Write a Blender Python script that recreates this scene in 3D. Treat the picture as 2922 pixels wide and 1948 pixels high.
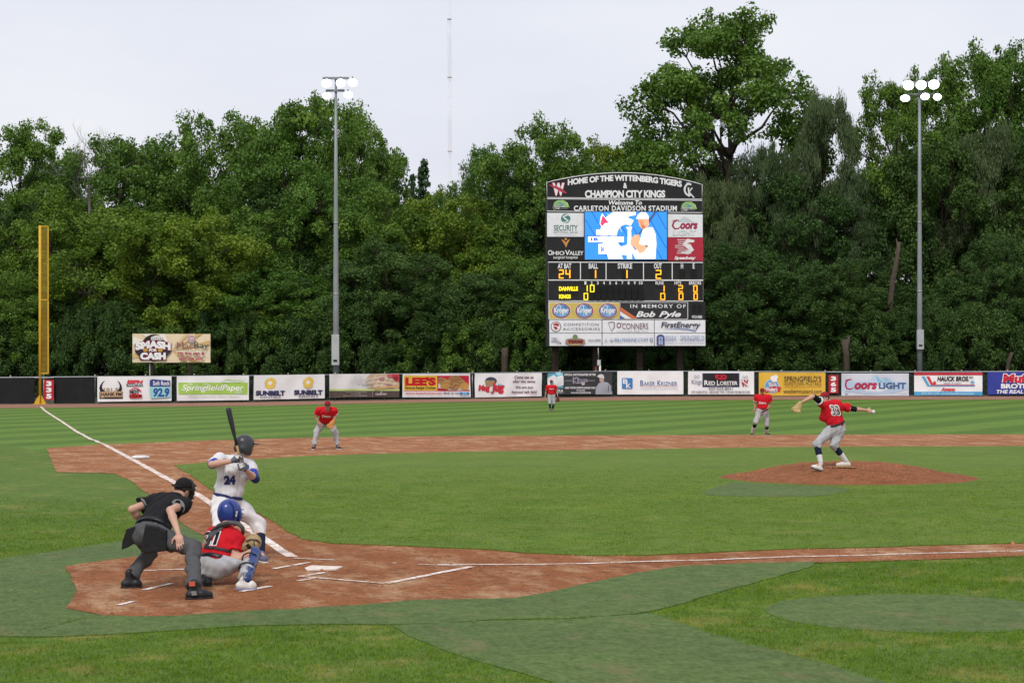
import bpy, bmesh, math, random
import numpy as np
from mathutils import Vector, Matrix
from mathutils.bvhtree import BVHTree

random.seed(7)
RNG = np.random.default_rng(7)
SC = bpy.context.scene
COL = SC.collection
for o in list(bpy.data.objects):
    bpy.data.objects.remove(o)

# ------------------------------------------------------------------ camera
# field axes: home plate apex at 0,0 ; first base along +x ; third base along +y
CAM = np.array([-3.766, -22.687, 2.452])
YAW, PITCH, ROLL, FPX = -0.26953, 0.010898, -0.0030666, 5517.1
CX, CY = 1461.0, 974.0
def _basis():
    cy, sy = math.cos(YAW), math.sin(YAW)
    f = np.array([-sy, cy, 0.]); r = np.array([cy, sy, 0.]); u = np.array([0, 0, 1.])
    cp, sp = math.cos(PITCH), math.sin(PITCH)
    f2 = f*cp+u*sp; u2 = -f*sp+u*cp
    cr, sr = math.cos(ROLL), math.sin(ROLL)
    return r*cr+u2*sr, -r*sr+u2*cr, f2
CR, CU, CF = _basis()
cam_d = bpy.data.cameras.new('camera'); cam = bpy.data.objects.new('camera', cam_d); COL.objects.link(cam)
cam_d.sensor_width = 36; cam_d.lens = 36*FPX/2922; cam_d.clip_start = .5; cam_d.clip_end = 4000
M = Matrix.Identity(4)
for i in range(3):
    M[i][0] = CR[i]; M[i][1] = CU[i]; M[i][2] = -CF[i]; M[i][3] = CAM[i]
cam.matrix_world = M
SC.camera = cam

# ------------------------------------------------------------------ sky, sun, exposure
SUN_EL, SUN_AZ = math.radians(50), math.radians(208)     # azimuth clockwise from +y : behind the camera, to its left
world = bpy.data.worlds.new('World'); SC.world = world; world.use_nodes = True
nt = world.node_tree; nt.nodes.clear()
out = nt.nodes.new('ShaderNodeOutputWorld'); bg = nt.nodes.new('ShaderNodeBackground')
sky = nt.nodes.new('ShaderNodeTexSky'); sky.sky_type = 'NISHITA'; sky.sun_disc = False
sky.sun_elevation = SUN_EL; sky.sun_rotation = SUN_AZ; sky.air_density = 1.4; sky.dust_density = 3.5; sky.ozone_density = 1.0
tcw = nt.nodes.new('ShaderNodeTexCoord')
mpw = nt.nodes.new('ShaderNodeMapping'); mpw.inputs['Scale'].default_value = (1.0, 1.0, 3.6)
nzw = nt.nodes.new('ShaderNodeTexNoise'); nzw.inputs['Scale'].default_value = 3.4; nzw.inputs['Detail'].default_value = 5; nzw.inputs['Roughness'].default_value = .5
crw = nt.nodes.new('ShaderNodeValToRGB')
crw.color_ramp.elements[0].position = .30; crw.color_ramp.elements[0].color = (5.85, 6.03, 6.98, 1)
crw.color_ramp.elements[1].position = .72; crw.color_ramp.elements[1].color = (7.15, 7.2, 7.65, 1)
mxw = nt.nodes.new('ShaderNodeMix'); mxw.data_type = 'RGBA'; mxw.inputs['Factor'].default_value = .88
nt.links.new(tcw.outputs['Generated'], mpw.inputs['Vector']); nt.links.new(mpw.outputs[0], nzw.inputs['Vector'])
nt.links.new(nzw.outputs['Fac'], crw.inputs['Fac'])
nt.links.new(sky.outputs['Color'], mxw.inputs['A']); nt.links.new(crw.outputs['Color'], mxw.inputs['B'])
nt.links.new(mxw.outputs['Result'], bg.inputs['Color']); bg.inputs['Strength'].default_value = .1
nt.links.new(bg.outputs[0], out.inputs['Surface'])
sun_d = bpy.data.lights.new('sun', 'SUN'); sun_d.energy = 1.5; sun_d.angle = math.radians(11); sun_d.color = (1, .97, .92)
sun = bpy.data.objects.new('sun', sun_d); COL.objects.link(sun)
sd = Vector((math.sin(SUN_AZ)*math.cos(SUN_EL), math.cos(SUN_AZ)*math.cos(SUN_EL), math.sin(SUN_EL)))
sun.rotation_euler = sd.to_track_quat('Z', 'Y').to_euler(); sun.location = (-20, -40, 60)
vs = SC.view_settings; vs.view_transform = 'Standard'; vs.look = 'None'; vs.exposure = 0.38; vs.gamma = 1; vs.use_curve_mapping = False
SC.cycles.max_bounces = 6; SC.cycles.diffuse_bounces = 3; SC.cycles.transmission_bounces = 4; SC.cycles.transparent_max_bounces = 8

# ------------------------------------------------------------------ helpers
def W(px, py, dep):
    """point at photo pixel (px,py) and camera depth dep (metres)"""
    return CAM+dep*(CF+CR*(px-CX)/FPX+CU*(CY-py)/FPX)
def G(px, py, z=0.):
    d = CF+CR*(px-CX)/FPX+CU*(CY-py)/FPX
    return CAM+d*(z-CAM[2])/d[2]
def depth(p): return float((np.asarray(p)-CAM) @ CF)
V = np.array
BASE = {}
def thing(name, label, cat, loc, group=None, rz=0., sc=None):
    o = bpy.data.objects.new(name, None); COL.objects.link(o); o.empty_display_size = .2
    o.location = tuple(float(c) for c in loc); o.rotation_euler = (0, 0, rz)
    if sc is not None: o.scale = sc
    o['label'] = label; o['category'] = cat
    if group: o['group'] = group
    BASE[o.name] = V(loc, dtype=float)
    return o
def tag(o, label=None, cat=None, group=None, kind=None):
    if label: o['label'] = label
    if cat: o['category'] = cat
    if group: o['group'] = group
    if kind: o['kind'] = kind
    return o
def obj(name, me, mat, parent=None, smooth=False):
    """link mesh me (vertices already relative to the parent's base)"""
    o = bpy.data.objects.new(name, me); COL.objects.link(o)
    if mat is not None and len(me.materials) == 0: me.materials.append(mat)
    if smooth: me.shade_smooth()
    if parent is not None:
        o.parent = parent; BASE[o.name] = BASE.get(parent.name, V([0., 0, 0]))
    else: BASE[o.name] = V([0., 0, 0])
    return o
def mesh_np(name, v, f):
    me = bpy.data.meshes.new(name); me.from_pydata([tuple(map(float, p)) for p in v], [], [tuple(map(int, q)) for q in f]); me.update(); return me
def fast_mesh(name, v, f):
    """numpy arrays v(n,3) f(m,k) -> mesh, quickly"""
    me = bpy.data.meshes.new(name); m, k = f.shape
    me.vertices.add(len(v)); me.vertices.foreach_set('co', np.ascontiguousarray(v, dtype=np.float32).ravel())
    me.loops.add(m*k); me.loops.foreach_set('vertex_index', np.ascontiguousarray(f, dtype=np.int32).ravel())
    me.polygons.add(m); me.polygons.foreach_set('loop_start', np.arange(0, m*k, k, dtype=np.int32))
    me.update(calc_edges=True); me.validate(); return me
class MB:
    """collects world-space shapes and links them as ONE mesh"""
    def __init__(s): s.v = []; s.f = []
    def add(s, v, f):
        n = len(s.v); s.v += [tuple(map(float, p)) for p in v]; s.f += [tuple(int(i)+n for i in q) for q in f]; return s
    def box(s, c, ex, ey, ez, hx, hy, hz):
        c = V(c, dtype=float); ex, ey, ez = V(ex)*hx, V(ey)*hy, V(ez)*hz
        p = [c+a*ex+b*ey+d*ez for d in (-1, 1) for b in (-1, 1) for a in (-1, 1)]
        return s.add(p, [(0, 2, 3, 1), (4, 5, 7, 6), (0, 1, 5, 4), (2, 6, 7, 3), (0, 4, 6, 2), (1, 3, 7, 5)])
    def tube(s, pts, rad, n=8, cap=True):
        pts = [V(p, dtype=float) for p in pts]
        if np.isscalar(rad): rad = [rad]*len(pts)
        vs_, fs = [], []; ref = V([.3, .2, .93])
        for i, p in enumerate(pts):
            t = pts[min(i+1, len(pts)-1)]-pts[max(i-1, 0)]; t = t/(np.linalg.norm(t)+1e-9)
            a = np.cross(t, ref); 
            if np.linalg.norm(a) < .1: a = np.cross(t, V([1., 0, 0]))
            a /= np.linalg.norm(a); b = np.cross(t, a)
            for k in range(n):
                th = 2*math.pi*k/n; vs_.append(p+rad[i]*(math.cos(th)*a+math.sin(th)*b))
        for i in range(len(pts)-1):
            for k in range(n): fs.append((i*n+k, i*n+(k+1) % n, (i+1)*n+(k+1) % n, (i+1)*n+k))
        if cap: fs.append(tuple(range(n-1, -1, -1))); fs.append(tuple((len(pts)-1)*n+k for k in range(n)))
        return s.add(vs_, fs)
    def build(s, name, mat, parent=None, smooth=False):
        b = BASE.get(parent.name, V([0., 0, 0])) if parent is not None else V([0., 0, 0])
        me = mesh_np(name, V(s.v)-b, s.f)
        return obj(name, me, mat, parent, smooth)

# ------------------------------------------------------------------ materials
MATS = {}
def nodes_of(m):
    m.use_nodes = True; t = m.node_tree; p = t.nodes.get('Principled BSDF'); return t, p
def mat(name, col, rough=.7, var=.12, scale=6., bump=0., bscale=40., metal=0., spec=.3, emit=None, estr=0., coord='Object', detail=4):
    """principled with noise-varied colour and fine relief"""
    if name in MATS: return MATS[name]
    m = bpy.data.materials.new(name); t, p = nodes_of(m); L = t.links
    p.inputs['Roughness'].default_value = rough; p.inputs['Metallic'].default_value = metal; p.inputs['Specular IOR Level'].default_value = spec
    tc = t.nodes.new('ShaderNodeTexCoord'); nz = t.nodes.new('ShaderNodeTexNoise'); nz.inputs['Scale'].default_value = scale; nz.inputs['Detail'].default_value = detail
    L.new(tc.outputs[coord], nz.inputs['Vector'])
    cr = t.nodes.new('ShaderNodeValToRGB'); e = cr.color_ramp.elements
    e[0].position = .3; e[0].color = tuple(c*(1-var) for c in col)+(1,); e[1].position = .7; e[1].color = tuple(min(1, c*(1+var)) for c in col)+(1,)
    L.new(nz.outputs['Fac'], cr.inputs['Fac']); L.new(cr.outputs['Color'], p.inputs['Base Color'])
    if bump:
        nb = t.nodes.new('ShaderNodeTexNoise'); nb.inputs['Scale'].default_value = bscale; nb.inputs['Detail'].default_value = 3; L.new(tc.outputs[coord], nb.inputs['Vector'])
        bp = t.nodes.new('ShaderNodeBump'); bp.inputs['Strength'].default_value = bump; bp.inputs['Distance'].default_value = .02
        L.new(nb.outputs['Fac'], bp.inputs['Height']); L.new(bp.outputs['Normal'], p.inputs['Normal'])
    if emit is not None:
        p.inputs['Emission Color'].default_value = emit+(1,); p.inputs['Emission Strength'].default_value = estr
    MATS[name] = m; return m
def ramp(t, fac, stops):
    cr = t.nodes.new('ShaderNodeValToRGB'); r = cr.color_ramp
    while len(r.elements) < len(stops): r.elements.new(.5)
    for e, (p, c) in zip(r.elements, stops): e.position = p; e.color = tuple(c)+(1,)
    t.links.new(fac, cr.inputs['Fac']); return cr.outputs['Color']
def noise(t, vec, scale, detail=4, rough=.55, dist=0.):
    n = t.nodes.new('ShaderNodeTexNoise'); n.inputs['Scale'].default_value = scale; n.inputs['Detail'].default_value = detail
    n.inputs['Roughness'].default_value = rough; n.inputs['Distortion'].default_value = dist
    t.links.new(vec, n.inputs['Vector']); return n.outputs['Fac']
def mixc(t, fac, a, b, mode='MIX'):
    m = t.nodes.new('ShaderNodeMix'); m.data_type = 'RGBA'; m.blend_type = mode
    for s, v in (('Factor', fac), ('A', a), ('B', b)):
        i = m.inputs[s]
        if hasattr(v, 'is_linked') or hasattr(v, 'links'): t.links.new(v, i)
        elif s == 'Factor': i.default_value = v
        else: i.default_value = tuple(v)+(1,)
    return m.outputs['Result']
def fmath(t, op, a, b=None, c=None):
    n = t.nodes.new('ShaderNodeMath'); n.operation = op
    for i, v in enumerate((a, b, c)):
        if v is None: continue
        if hasattr(v, 'links'): t.links.new(v, n.inputs[i])
        else: n.inputs[i].default_value = v
    return n.outputs[0]
def mapr(t, v, a, b, c=0., d=1.):
    n = t.nodes.new('ShaderNodeMapRange'); t.links.new(v, n.inputs['Value'])
    for k, x in zip(('From Min', 'From Max', 'To Min', 'To Max'), (a, b, c, d)): n.inputs[k].default_value = x
    return n.outputs['Result']
def ground_pos(t):
    g = t.nodes.new('ShaderNodeNewGeometry'); return g.outputs['Position']
def stretch(t, vec, sx, sy, rz=0.):
    m = t.nodes.new('ShaderNodeMapping'); m.inputs['Scale'].default_value = (sx, sy, 1); m.inputs['Rotation'].default_value = (0, 0, rz)
    t.links.new(vec, m.inputs['Vector']); return m.outputs[0]

def blade_mat(m, t, p, c):
    tr = t.nodes.new('ShaderNodeBsdfTranslucent'); t.links.new(c, tr.inputs['Color']); mx = t.nodes.new('ShaderNodeMixShader'); mx.inputs['Fac'].default_value = .45
    t.links.new(p.outputs[0], mx.inputs[1]); t.links.new(tr.outputs[0], mx.inputs[2]); t.links.new(mx.outputs[0], t.nodes['Material Output'].inputs['Surface']); return m
def grass_mat(name, stripes, dark, mid, light, dry, dryamt, fine=38., blade=False):
    m = bpy.data.materials.new(name); t, p = nodes_of(m); pos = ground_pos(t)
    n1 = noise(t, pos, .55, 5, .6); n2 = noise(t, pos, 5.0, 4, .6); n3 = noise(t, pos, fine, 2, .6)
    f = fmath(t, 'ADD', fmath(t, 'MULTIPLY', n2, .55), fmath(t, 'MULTIPLY', n3, .45))
    c = ramp(t, f, [(.30, dark), (.50, mid), (.72, light)])
    nd = noise(t, pos, 1.15, 6, .62); nd2 = noise(t, pos, 13., 3, .6)
    df = mapr(t, fmath(t, 'ADD', fmath(t, 'MULTIPLY', nd, .7), fmath(t, 'MULTIPLY', nd2, .3)), .52, .66)
    c = mixc(t, fmath(t, 'MULTIPLY', df, dryamt), c, dry)
    c = mixc(t, .55, c, ramp(t, n1, [(.3, (.72, .74, .70)), (.7, (1.18, 1.14, 1.05))]), 'MULTIPLY')
    if stripes:
        sx = t.nodes.new('ShaderNodeSeparateXYZ'); t.links.new(pos, sx.inputs[0])
        wob = fmath(t, 'MULTIPLY', noise(t, pos, .12, 2), 1.2)
        v = fmath(t, 'MULTIPLY', fmath(t, 'ADD', fmath(t, 'SUBTRACT', sx.outputs[0], sx.outputs[1]), wob), .7071*2*math.pi/3.9)
        s = mapr(t, fmath(t, 'SINE', v), -.55, .55)
        c = mixc(t, 1., c, ramp(t, s, [(0., (.80, .86, .74)), (1., (1.22, 1.14, 1.25))]), 'MULTIPLY')
    t.links.new(c, p.inputs['Base Color']); p.inputs['Roughness'].default_value = .75; p.inputs['Specular IOR Level'].default_value = .15
    if blade: return blade_mat(m, t, p, c)
    bp = t.nodes.new('ShaderNodeBump'); bp.inputs['Strength'].default_value = .5; bp.inputs['Distance'].default_value = .04
    t.links.new(f, bp.inputs['Height']); t.links.new(bp.outputs[0], p.inputs['Normal'])
    MATS[name] = m; return m
M_OUT = grass_mat('outfield_grass', True, (.058, .125, .012), (.092, .175, .018), (.130, .220, .032), (.18, .19, .05), .15)
M_INF = grass_mat('infield_grass', False, (.060, .110, .009), (.104, .172, .016), (.152, .222, .032), (.22, .205, .06), .35)
M_FOUL = grass_mat('foul_grass', False, (.040, .080, .007), (.082, .150, .013), (.135, .200, .028), (.25, .205, .065), .6, 26.)
br = lambda k, *cs: [tuple(x*k for x in c) for c in cs]
M_INFB = grass_mat('infield_blade', False, *br(1.6, (.050, .106, .010), (.104, .172, .016), (.152, .222, .032), (.22, .205, .06)), .35, blade=True)
M_FOULB = grass_mat('foul_blade', False, *br(1.9, (.038, .072, .006), (.078, .136, .010), (.125, .180, .022), (.25, .205, .065)), .75, 26., blade=True)
def turf_mat():
    m = bpy.data.materials.new('artificial_turf'); t, p = nodes_of(m); pos = ground_pos(t)
    f = fmath(t, 'ADD', fmath(t, 'MULTIPLY', noise(t, pos, 4.5, 6, .7), .45), fmath(t, 'MULTIPLY', noise(t, stretch(t, pos, 1., .45, .25), 22, 3, .7), .55))
    c = ramp(t, f, [(.36, (.040, .078, .014)), (.5, (.078, .126, .028)), (.64, (.120, .172, .052))])
    d = mapr(t, noise(t, stretch(t, pos, 1., .5, .7), 1.6, 5, .65), .56, .74)
    c = mixc(t, fmath(t, 'MULTIPLY', d, .6), c, (.20, .145, .075))
    c = mixc(t, .6, c, ramp(t, noise(t, pos, .5, 4, .6), [(.3, (.78, .80, .76)), (.7, (1.2, 1.16, 1.1))]), 'MULTIPLY')
    t.links.new(c, p.inputs['Base Color']); p.inputs['Roughness'].default_value = .8; p.inputs['Specular IOR Level'].default_value = .2
    bp = t.nodes.new('ShaderNodeBump'); bp.inputs['Strength'].default_value = .4; bp.inputs['Distance'].default_value = .02
    t.links.new(f, bp.inputs['Height']); t.links.new(bp.outputs[0], p.inputs['Normal'])
    return m
M_TURF = turf_mat()
def dirt_mat(name, dark, mid, light, scuff):
    m = bpy.data.materials.new(name); t, p = nodes_of(m); pos = ground_pos(t)
    n1 = noise(t, pos, 1.2, 6, .62); n2 = noise(t, pos, 24, 4, .6); n3 = noise(t, pos, 6, 5, .65, .4)
    f = fmath(t, 'ADD', fmath(t, 'MULTIPLY', n1, .5), fmath(t, 'MULTIPLY', n2, .5))
    c = ramp(t, f, [(.37, dark), (.5, mid), (.63, light)])
    if name == 'infield_clay':                       # the home circle is a darker, redder clay mix, kept damp
        vl = t.nodes.new('ShaderNodeVectorMath'); vl.operation = 'LENGTH'; t.links.new(pos, vl.inputs[0])
        c = mixc(t, mapr(t, fmath(t, 'ADD', vl.outputs['Value'], fmath(t, 'MULTIPLY', n1, 6.)), 8., 17., 1., 0.), c, mixc(t, 1., c, (.84, .75, .66), 'MULTIPLY'))
        c = mixc(t, mapr(t, noise(t, pos, .7, 5, .65), .46, .64), c, mixc(t, 1., c, (.80, .74, .69), 'MULTIPLY'))
        c = mixc(t, fmath(t, 'MULTIPLY', mapr(t, noise(t, stretch(t, pos, 1., .4, .5), 1.5, 6, .7), .48, .64), .65), c, (.64, .41, .235))
    s = mapr(t, fmath(t, 'MULTIPLY', n3, fmath(t, 'ADD', n1, .5)), .50, .74)
    c = mixc(t, fmath(t, 'MULTIPLY', s, scuff), c, tuple(x*.42 for x in dark))
    t.links.new(c, p.inputs['Base Color']); p.inputs['Roughness'].default_value = .9; p.inputs['Specular IOR Level'].default_value = .15
    bp = t.nodes.new('ShaderNodeBump'); bp.inputs['Strength'].default_value = 1.; bp.inputs['Distance'].default_value = .07
    t.links.new(fmath(t, 'ADD', n2, n3), bp.inputs['Height']); t.links.new(bp.outputs[0], p.inputs['Normal'])
    return m
M_DIRT = dirt_mat('infield_clay', (.31, .124, .050), (.44, .186, .082), (.56, .258, .130), .8)
M_MOUND = dirt_mat('mound_clay', (.24, .085, .034), (.33, .125, .054), (.41, .170, .080), .6)
M_TRACK = dirt_mat('track_cinder', (.27, .135, .085), (.35, .185, .125), (.42, .235, .165), .3)
M_SOIL = mat('woodland_floor', (.035, .045, .018), .95, .4, 1.5, .5, 8)
def chalk_mat():
    m = bpy.data.materials.new('chalk'); t, p = nodes_of(m); pos = ground_pos(t)
    n = noise(t, pos, 17, 5, .7); n2 = noise(t, pos, 2.5, 3, .6)
    f = mapr(t, fmath(t, 'ADD', fmath(t, 'MULTIPLY', n, .6), fmath(t, 'MULTIPLY', n2, .4)), .40, .58)
    c = mixc(t, f, (.48, .25, .15), (.82, .80, .76))
    t.links.new(c, p.inputs['Base Color']); p.inputs['Roughness'].default_value = .95; p.inputs['Specular IOR Level'].default_value = .1
    return m
M_CHALK = chalk_mat()
M_WHITE = mat('white_paint', (.78, .78, .77), .6, .06, 5)
M_STEEL = mat('galvanised_steel', (.34, .36, .37), .45, .12, 6, 0, 40, .6)
M_POLE = mat('grey_pole_paint', (.26, .28, .29), .5, .08, 2, 0, 40, .2)
M_BLACK = mat('black_cloth', (.012, .012, .013), .85, .3, 9, .3, 60)

# ------------------------------------------------------------------ the ground
def smooth_noise(seed):
    r = np.random.default_rng(seed); ks = r.normal(size=(10, 2))*r.uniform(1.5, 14, (10, 1)); ph = r.uniform(0, 6.28, 10); am = 1/np.sqrt(np.linalg.norm(ks, axis=1))
    return lambda p: float(np.sum(am*np.sin(ks @ V(p[:2])+ph))/np.sum(am))
def outline(px=None, pts=None, step=.22, jit=.03, closed=True, seed=1):
    """resample a ground outline and roughen it"""
    P = [V(G(*q)[:2]) for q in px] if px is not None else [V(q[:2], dtype=float) for q in pts]
    nz = smooth_noise(seed); nz2 = smooth_noise(seed+50); out_ = []
    n = len(P)
    for i in range(n if closed else n-1):
        a, b = P[i], P[(i+1) % n]; L = np.linalg.norm(b-a); k = max(1, min(140, int(L/step)))
        for j in range(k):
            q = a+(b-a)*j/k
            out_.append(q+jit*V([nz(q*1.6), nz2(q*1.6)]))
    return out_
def sheet(name, poly, z, m, skirt=0., parent=None):
    bm = bmesh.new(); vs_ = [bm.verts.new((p[0], p[1], z)) for p in poly]
    f = bm.faces.new(vs_); bm.normal_update()
    if f.normal.z < 0: f.normal_flip()
    if skirt:
        n = len(vs_); lo = [bm.verts.new((p[0], p[1], z-skirt)) for p in poly]
        for i in range(n): bm.faces.new((vs_[i], vs_[(i+1) % n], lo[(i+1) % n], lo[i]))
        bmesh.ops.recalc_face_normals(bm, faces=[q for q in bm.faces if q is not f])
    bmesh.ops.triangulate(bm, faces=bm.faces[:], ngon_method='EAR_CLIP')
    me = bpy.data.meshes.new(name); bm.to_mesh(me); bm.free()
    o = obj(name, me, m, parent)
    if parent is None: o['kind'] = 'structure'
    return o
# terrain to the horizon, then the mown field lying on it
sheet('terrain', [(-1500, -300), (1500, -300), (1500, 2500), (-1500, 2500)], -.03, M_SOIL)
# fence line in plan, from photo pixels of its foot and top
FX = [-260, 0, 275, 500, 760, 930, 1200, 1461, 1763, 2000, 2162, 2400, 2700, 2922, 3250]
FB = [1155, 1153.5, 1152, 1150, 1147, 1144, 1140, 1136, 1132, 1131, 1130.5, 1130.5, 1130.5, 1131, 1132]
FT = [1079, 1077, 1074.5, 1073, 1071, 1069, 1066, 1063, 1058.8, 1059, 1060, 1061, 1060.5, 1059.5, 1059]
def fence_at(px, off=0.):
    g = G(px, float(np.interp(px, FX, FB))); d = depth(g); t_ = W(px, float(np.interp(px, FX, FT)), d)
    if off:
        h = (CAM-g)*V([1, 1, 0]); h /= np.linalg.norm(h); g = g+h*off; t_ = t_+h*off
    return g, t_
fl = [fence_at(x)[0] for x in np.linspace(-260, 3250, 40)]
sheet('field_grass', [(-40, -40), (90, -40)]+[(f[0]+.02*0, f[1]+.3) for f in fl[::-1]]+[(-14, 90), (-40, 60)], 0., M_OUT)
# grass of foul territory round home
foul = [(-30, -30), (70, -30), (70, -1.2)]+[tuple(G(x, y)[:2]) for x, y in [(2922, 1580), (1400, 1650), (700, 1600), (300, 1320), (140, 1300), (60, 1275), (-200, 1272)]]+[(-30, 36)]
sheet('foul_ground_grass', outline(pts=foul, step=.8, jit=.05), .004, M_FOUL)
# warning track along the fence
wt = [fence_at(x)[0]+V([0, .6, 0]) for x in np.linspace(-260, 3250, 60)]
WX = [-260, 0, 380, 760, 1100, 1461, 1800, 2200, 2922, 3250]; WY = [1167, 1164.5, 1161, 1157, 1150, 1144.5, 1142.3, 1140.5, 1140, 1140.5]
wi = outline(pts=[G(x, float(np.interp(x, WX, WY))) for x in np.linspace(3250, -260, 60)], step=.5, jit=.12, closed=False, seed=4)
sheet('warning_track', [p[:2] for p in wt]+wi, .010, M_TRACK)
# infield clay
S = 1.24235
dirt_px = [(x*S, y*S) for x, y in [(107, 1030), (235, 1021), (470, 1012), (720, 1005), (1000, 1002), (1400, 1000), (1700, 999), (2100, 998), (2352, 998)]]
dirt_a = [G(*q)[:2] for q in dirt_px]
dirt_b = [(13.04+27*math.cos(a), 13.04+27*math.sin(a)) for a in np.radians(np.arange(45, -22, -6))]+[(36, -3), (27, -3.3), (25, -1.2)]
dirt_c = [G(*q)[:2] for q in [(2922, 1588), (2629, 1599), (2371, 1606), (2112, 1610.6), (1950, 1618), (1820, 1636.5), (1736, 1656), (1659, 1672), (1568, 1693), (1465, 1709), (1400, 1712),
    (1190, 1716), (1012, 1730), (833, 1742), (714, 1745), (595, 1754), (506, 1761), (381, 1763), (298, 1760), (256, 1751), (190, 1736), (205, 1718), (220, 1688), (205, 1653), (190, 1623), (181, 1617), (238, 1608), (309, 1599), (381, 1590), (446, 1576),
    (520, 1566), (575, 1556), (592, 1540), (584, 1531), (552, 1515), (517, 1492), (470, 1452), (436, 1419.5), (407, 1398.5), (374, 1372.6), (326, 1351.6), (294, 1350), (161, 1348)]]
sheet('infield_dirt', outline(pts=list(dirt_a)+dirt_b+dirt_c, step=.12, jit=.045, seed=2), .012, M_DIRT)
inf = [G(*q)[:2] for q in [(494, 1329), (552, 1361), (604, 1401.7), (690, 1440), (762, 1479), (821, 1519), (863, 1542), (952, 1553), (1071, 1557), (1250, 1564.5), (1400, 1571), (1497, 1581), (1659, 1587), (1853, 1588), (1982, 1581), (2241, 1570), (2500, 1564), (2694, 1557.5), (2922, 1552)]]
inf += [(22, 1.1), (25, 1.3), (26.2, 3), (26.4, 24.5)]
inf += [G(*q)[:2] for q in [(2922, 1274.6), (2236, 1277), (1739, 1284.6), (1242, 1292), (894, 1302), (596, 1320.6)]]
INF_POLY = outline(pts=inf, step=.12, jit=.05, seed=3)
sheet('infield_grass', INF_POLY, .026, M_INF, .012)
# artificial turf round home, the dugout path and the on-deck circle
R5 = lambda x, y: (x/1.68, 1480+y/1.68)
R4 = lambda x, y: (1400+x/1.5453, 1520+y/1.5453)
ring_out = [(-160, 1610), (0, 1594), (150, 1575), (300, 1552), (430, 1528), (517, 1497), (560, 1518), (596, 1540)]
ring_in = [(575, 1560), (446, 1580), (381, 1594), (309, 1603), (238, 1612), (186, 1620), (205, 1653), (222, 1688), (208, 1718), (196, 1736), (258, 1750)]
turf_l = ring_out+ring_in+[R5(505, 468), R5(400, 480), R5(150, 545), R5(0, 563), (-160, 1826)]
TURF = []
TURF.append(outline(px=turf_l, step=.15, jit=.05, seed=6))
turf_n = [R5(0, 568), R5(150, 549), R5(400, 484), (298, 1759), (381, 1762), (506, 1760), (595, 1753), (714, 1744), (833, 1741), (1012, 1729), (1190, 1715), (1400, 1711), (1465, 1708), (1568, 1692), (1659, 1671), (1736, 1655), (1820, 1635.5), (1950, 1617), (2112, 1609.6), (2330, 1605)]
turf_n += [R4(1420, 150), R4(1300, 187), R4(1150, 228), R4(1000, 268), R4(850, 312), R4(700, 352), R4(640, 360), R4(350, 381), R4(0, 388)] + [R5(2100, 506), R5(1880, 512), R5(1700, 509), R5(1200, 516), R5(830, 540), R5(500, 560), R5(200, 572)]
TURF.append(outline(px=turf_n, step=.15, jit=.05, seed=7))
turf_p = [R5(1890, 514), R4(0, 391), R4(350, 384), R4(640, 363), R4(705, 357), R4(850, 405), R4(1000, 455), R4(1250, 520), R4(1500, 590), R4(1740, 661), (2900, 2092), (2100, 2250), (1900, 2080), R4(250, 661), R4(100, 612), R5(2352, 702), R5(2100, 622), R5(1960, 562)]
TURF.append(outline(px=turf_p, step=.15, jit=.05, seed=8))
oc = G(2615, 1747)
TURF.append(outline(pts=[(oc[0]+1.46*math.cos(a), oc[1]+1.46*math.sin(a)) for a in np.linspace(0, 2*math.pi, 48, endpoint=False)], step=.12, jit=.05, seed=9))
for k, nm in enumerate(['turf_mat', 'turf_mat', 'turf_path', 'on_deck_turf']):
    sheet(nm, TURF[k], (.0085, .0165, .0125, .0085)[k], M_TURF, .0125)
mt = [R3 for R3 in [(1960+x/2.445, 1220+y/2.445) for x, y in [(330, 385), (100, 460), (150, 480), (400, 492), (870, 492), (1010, 475), (1150, 442), (1020, 420), (600, 405)]]]
MT_POLY = outline(px=mt, step=.15, jit=.08, seed=10)
sheet('mound_turf', MT_POLY, .030, M_TURF, .004)
# pitcher's mound
mc = (G(2052, 1363)+G(2798, 1365))/2; mr = np.linalg.norm(G(2052, 1363)-G(2798, 1365))/2
MOUND_C = mc
def mound_h(x, y):
    d = V([x-mc[0], y-mc[1]]); r = np.linalg.norm(d)/mr
    h = .27*float(np.clip((1-r)/.68, 0, 1)); h = h*h*(3-2*h/.27)/.27 if h < .27 else .27
    return h
def make_mound():
    bm = bmesh.new(); nr, na = 26, 96; nz = smooth_noise(21); rings = []
    for i in range(nr+1):
        rr = mr*i/nr; ring = []
        for k in range(na if i else 1):
            a = 2*math.pi*k/na; rj = rr*(1+(.015*math.sin(5*a)+.012*math.sin(11*a+1))*(i/nr))
            x, y = mc[0]+rj*math.cos(a), mc[1]+rj*math.sin(a)
            ring.append(bm.verts.new((x, y, .034+mound_h(x, y)+.012*nz((x*1.3, y*1.3))*(1 if i < nr else 0)-(.02 if i == nr else 0))))
        rings.append(ring)
    for i in range(nr):
        a, b = rings[i], rings[i+1]
        for k in range(na):
            if i == 0: bm.faces.new((a[0], b[k], b[(k+1) % na]))
            else: bm.faces.new((a[k], b[k], b[(k+1) % na], a[(k+1) % na]))
    me = bpy.data.meshes.new('pitchers_mound'); bm.to_mesh(me); bm.free()
    o = obj('pitchers_mound', me, M_MOUND, None, True); o['kind'] = 'structure'
make_mound()
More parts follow.
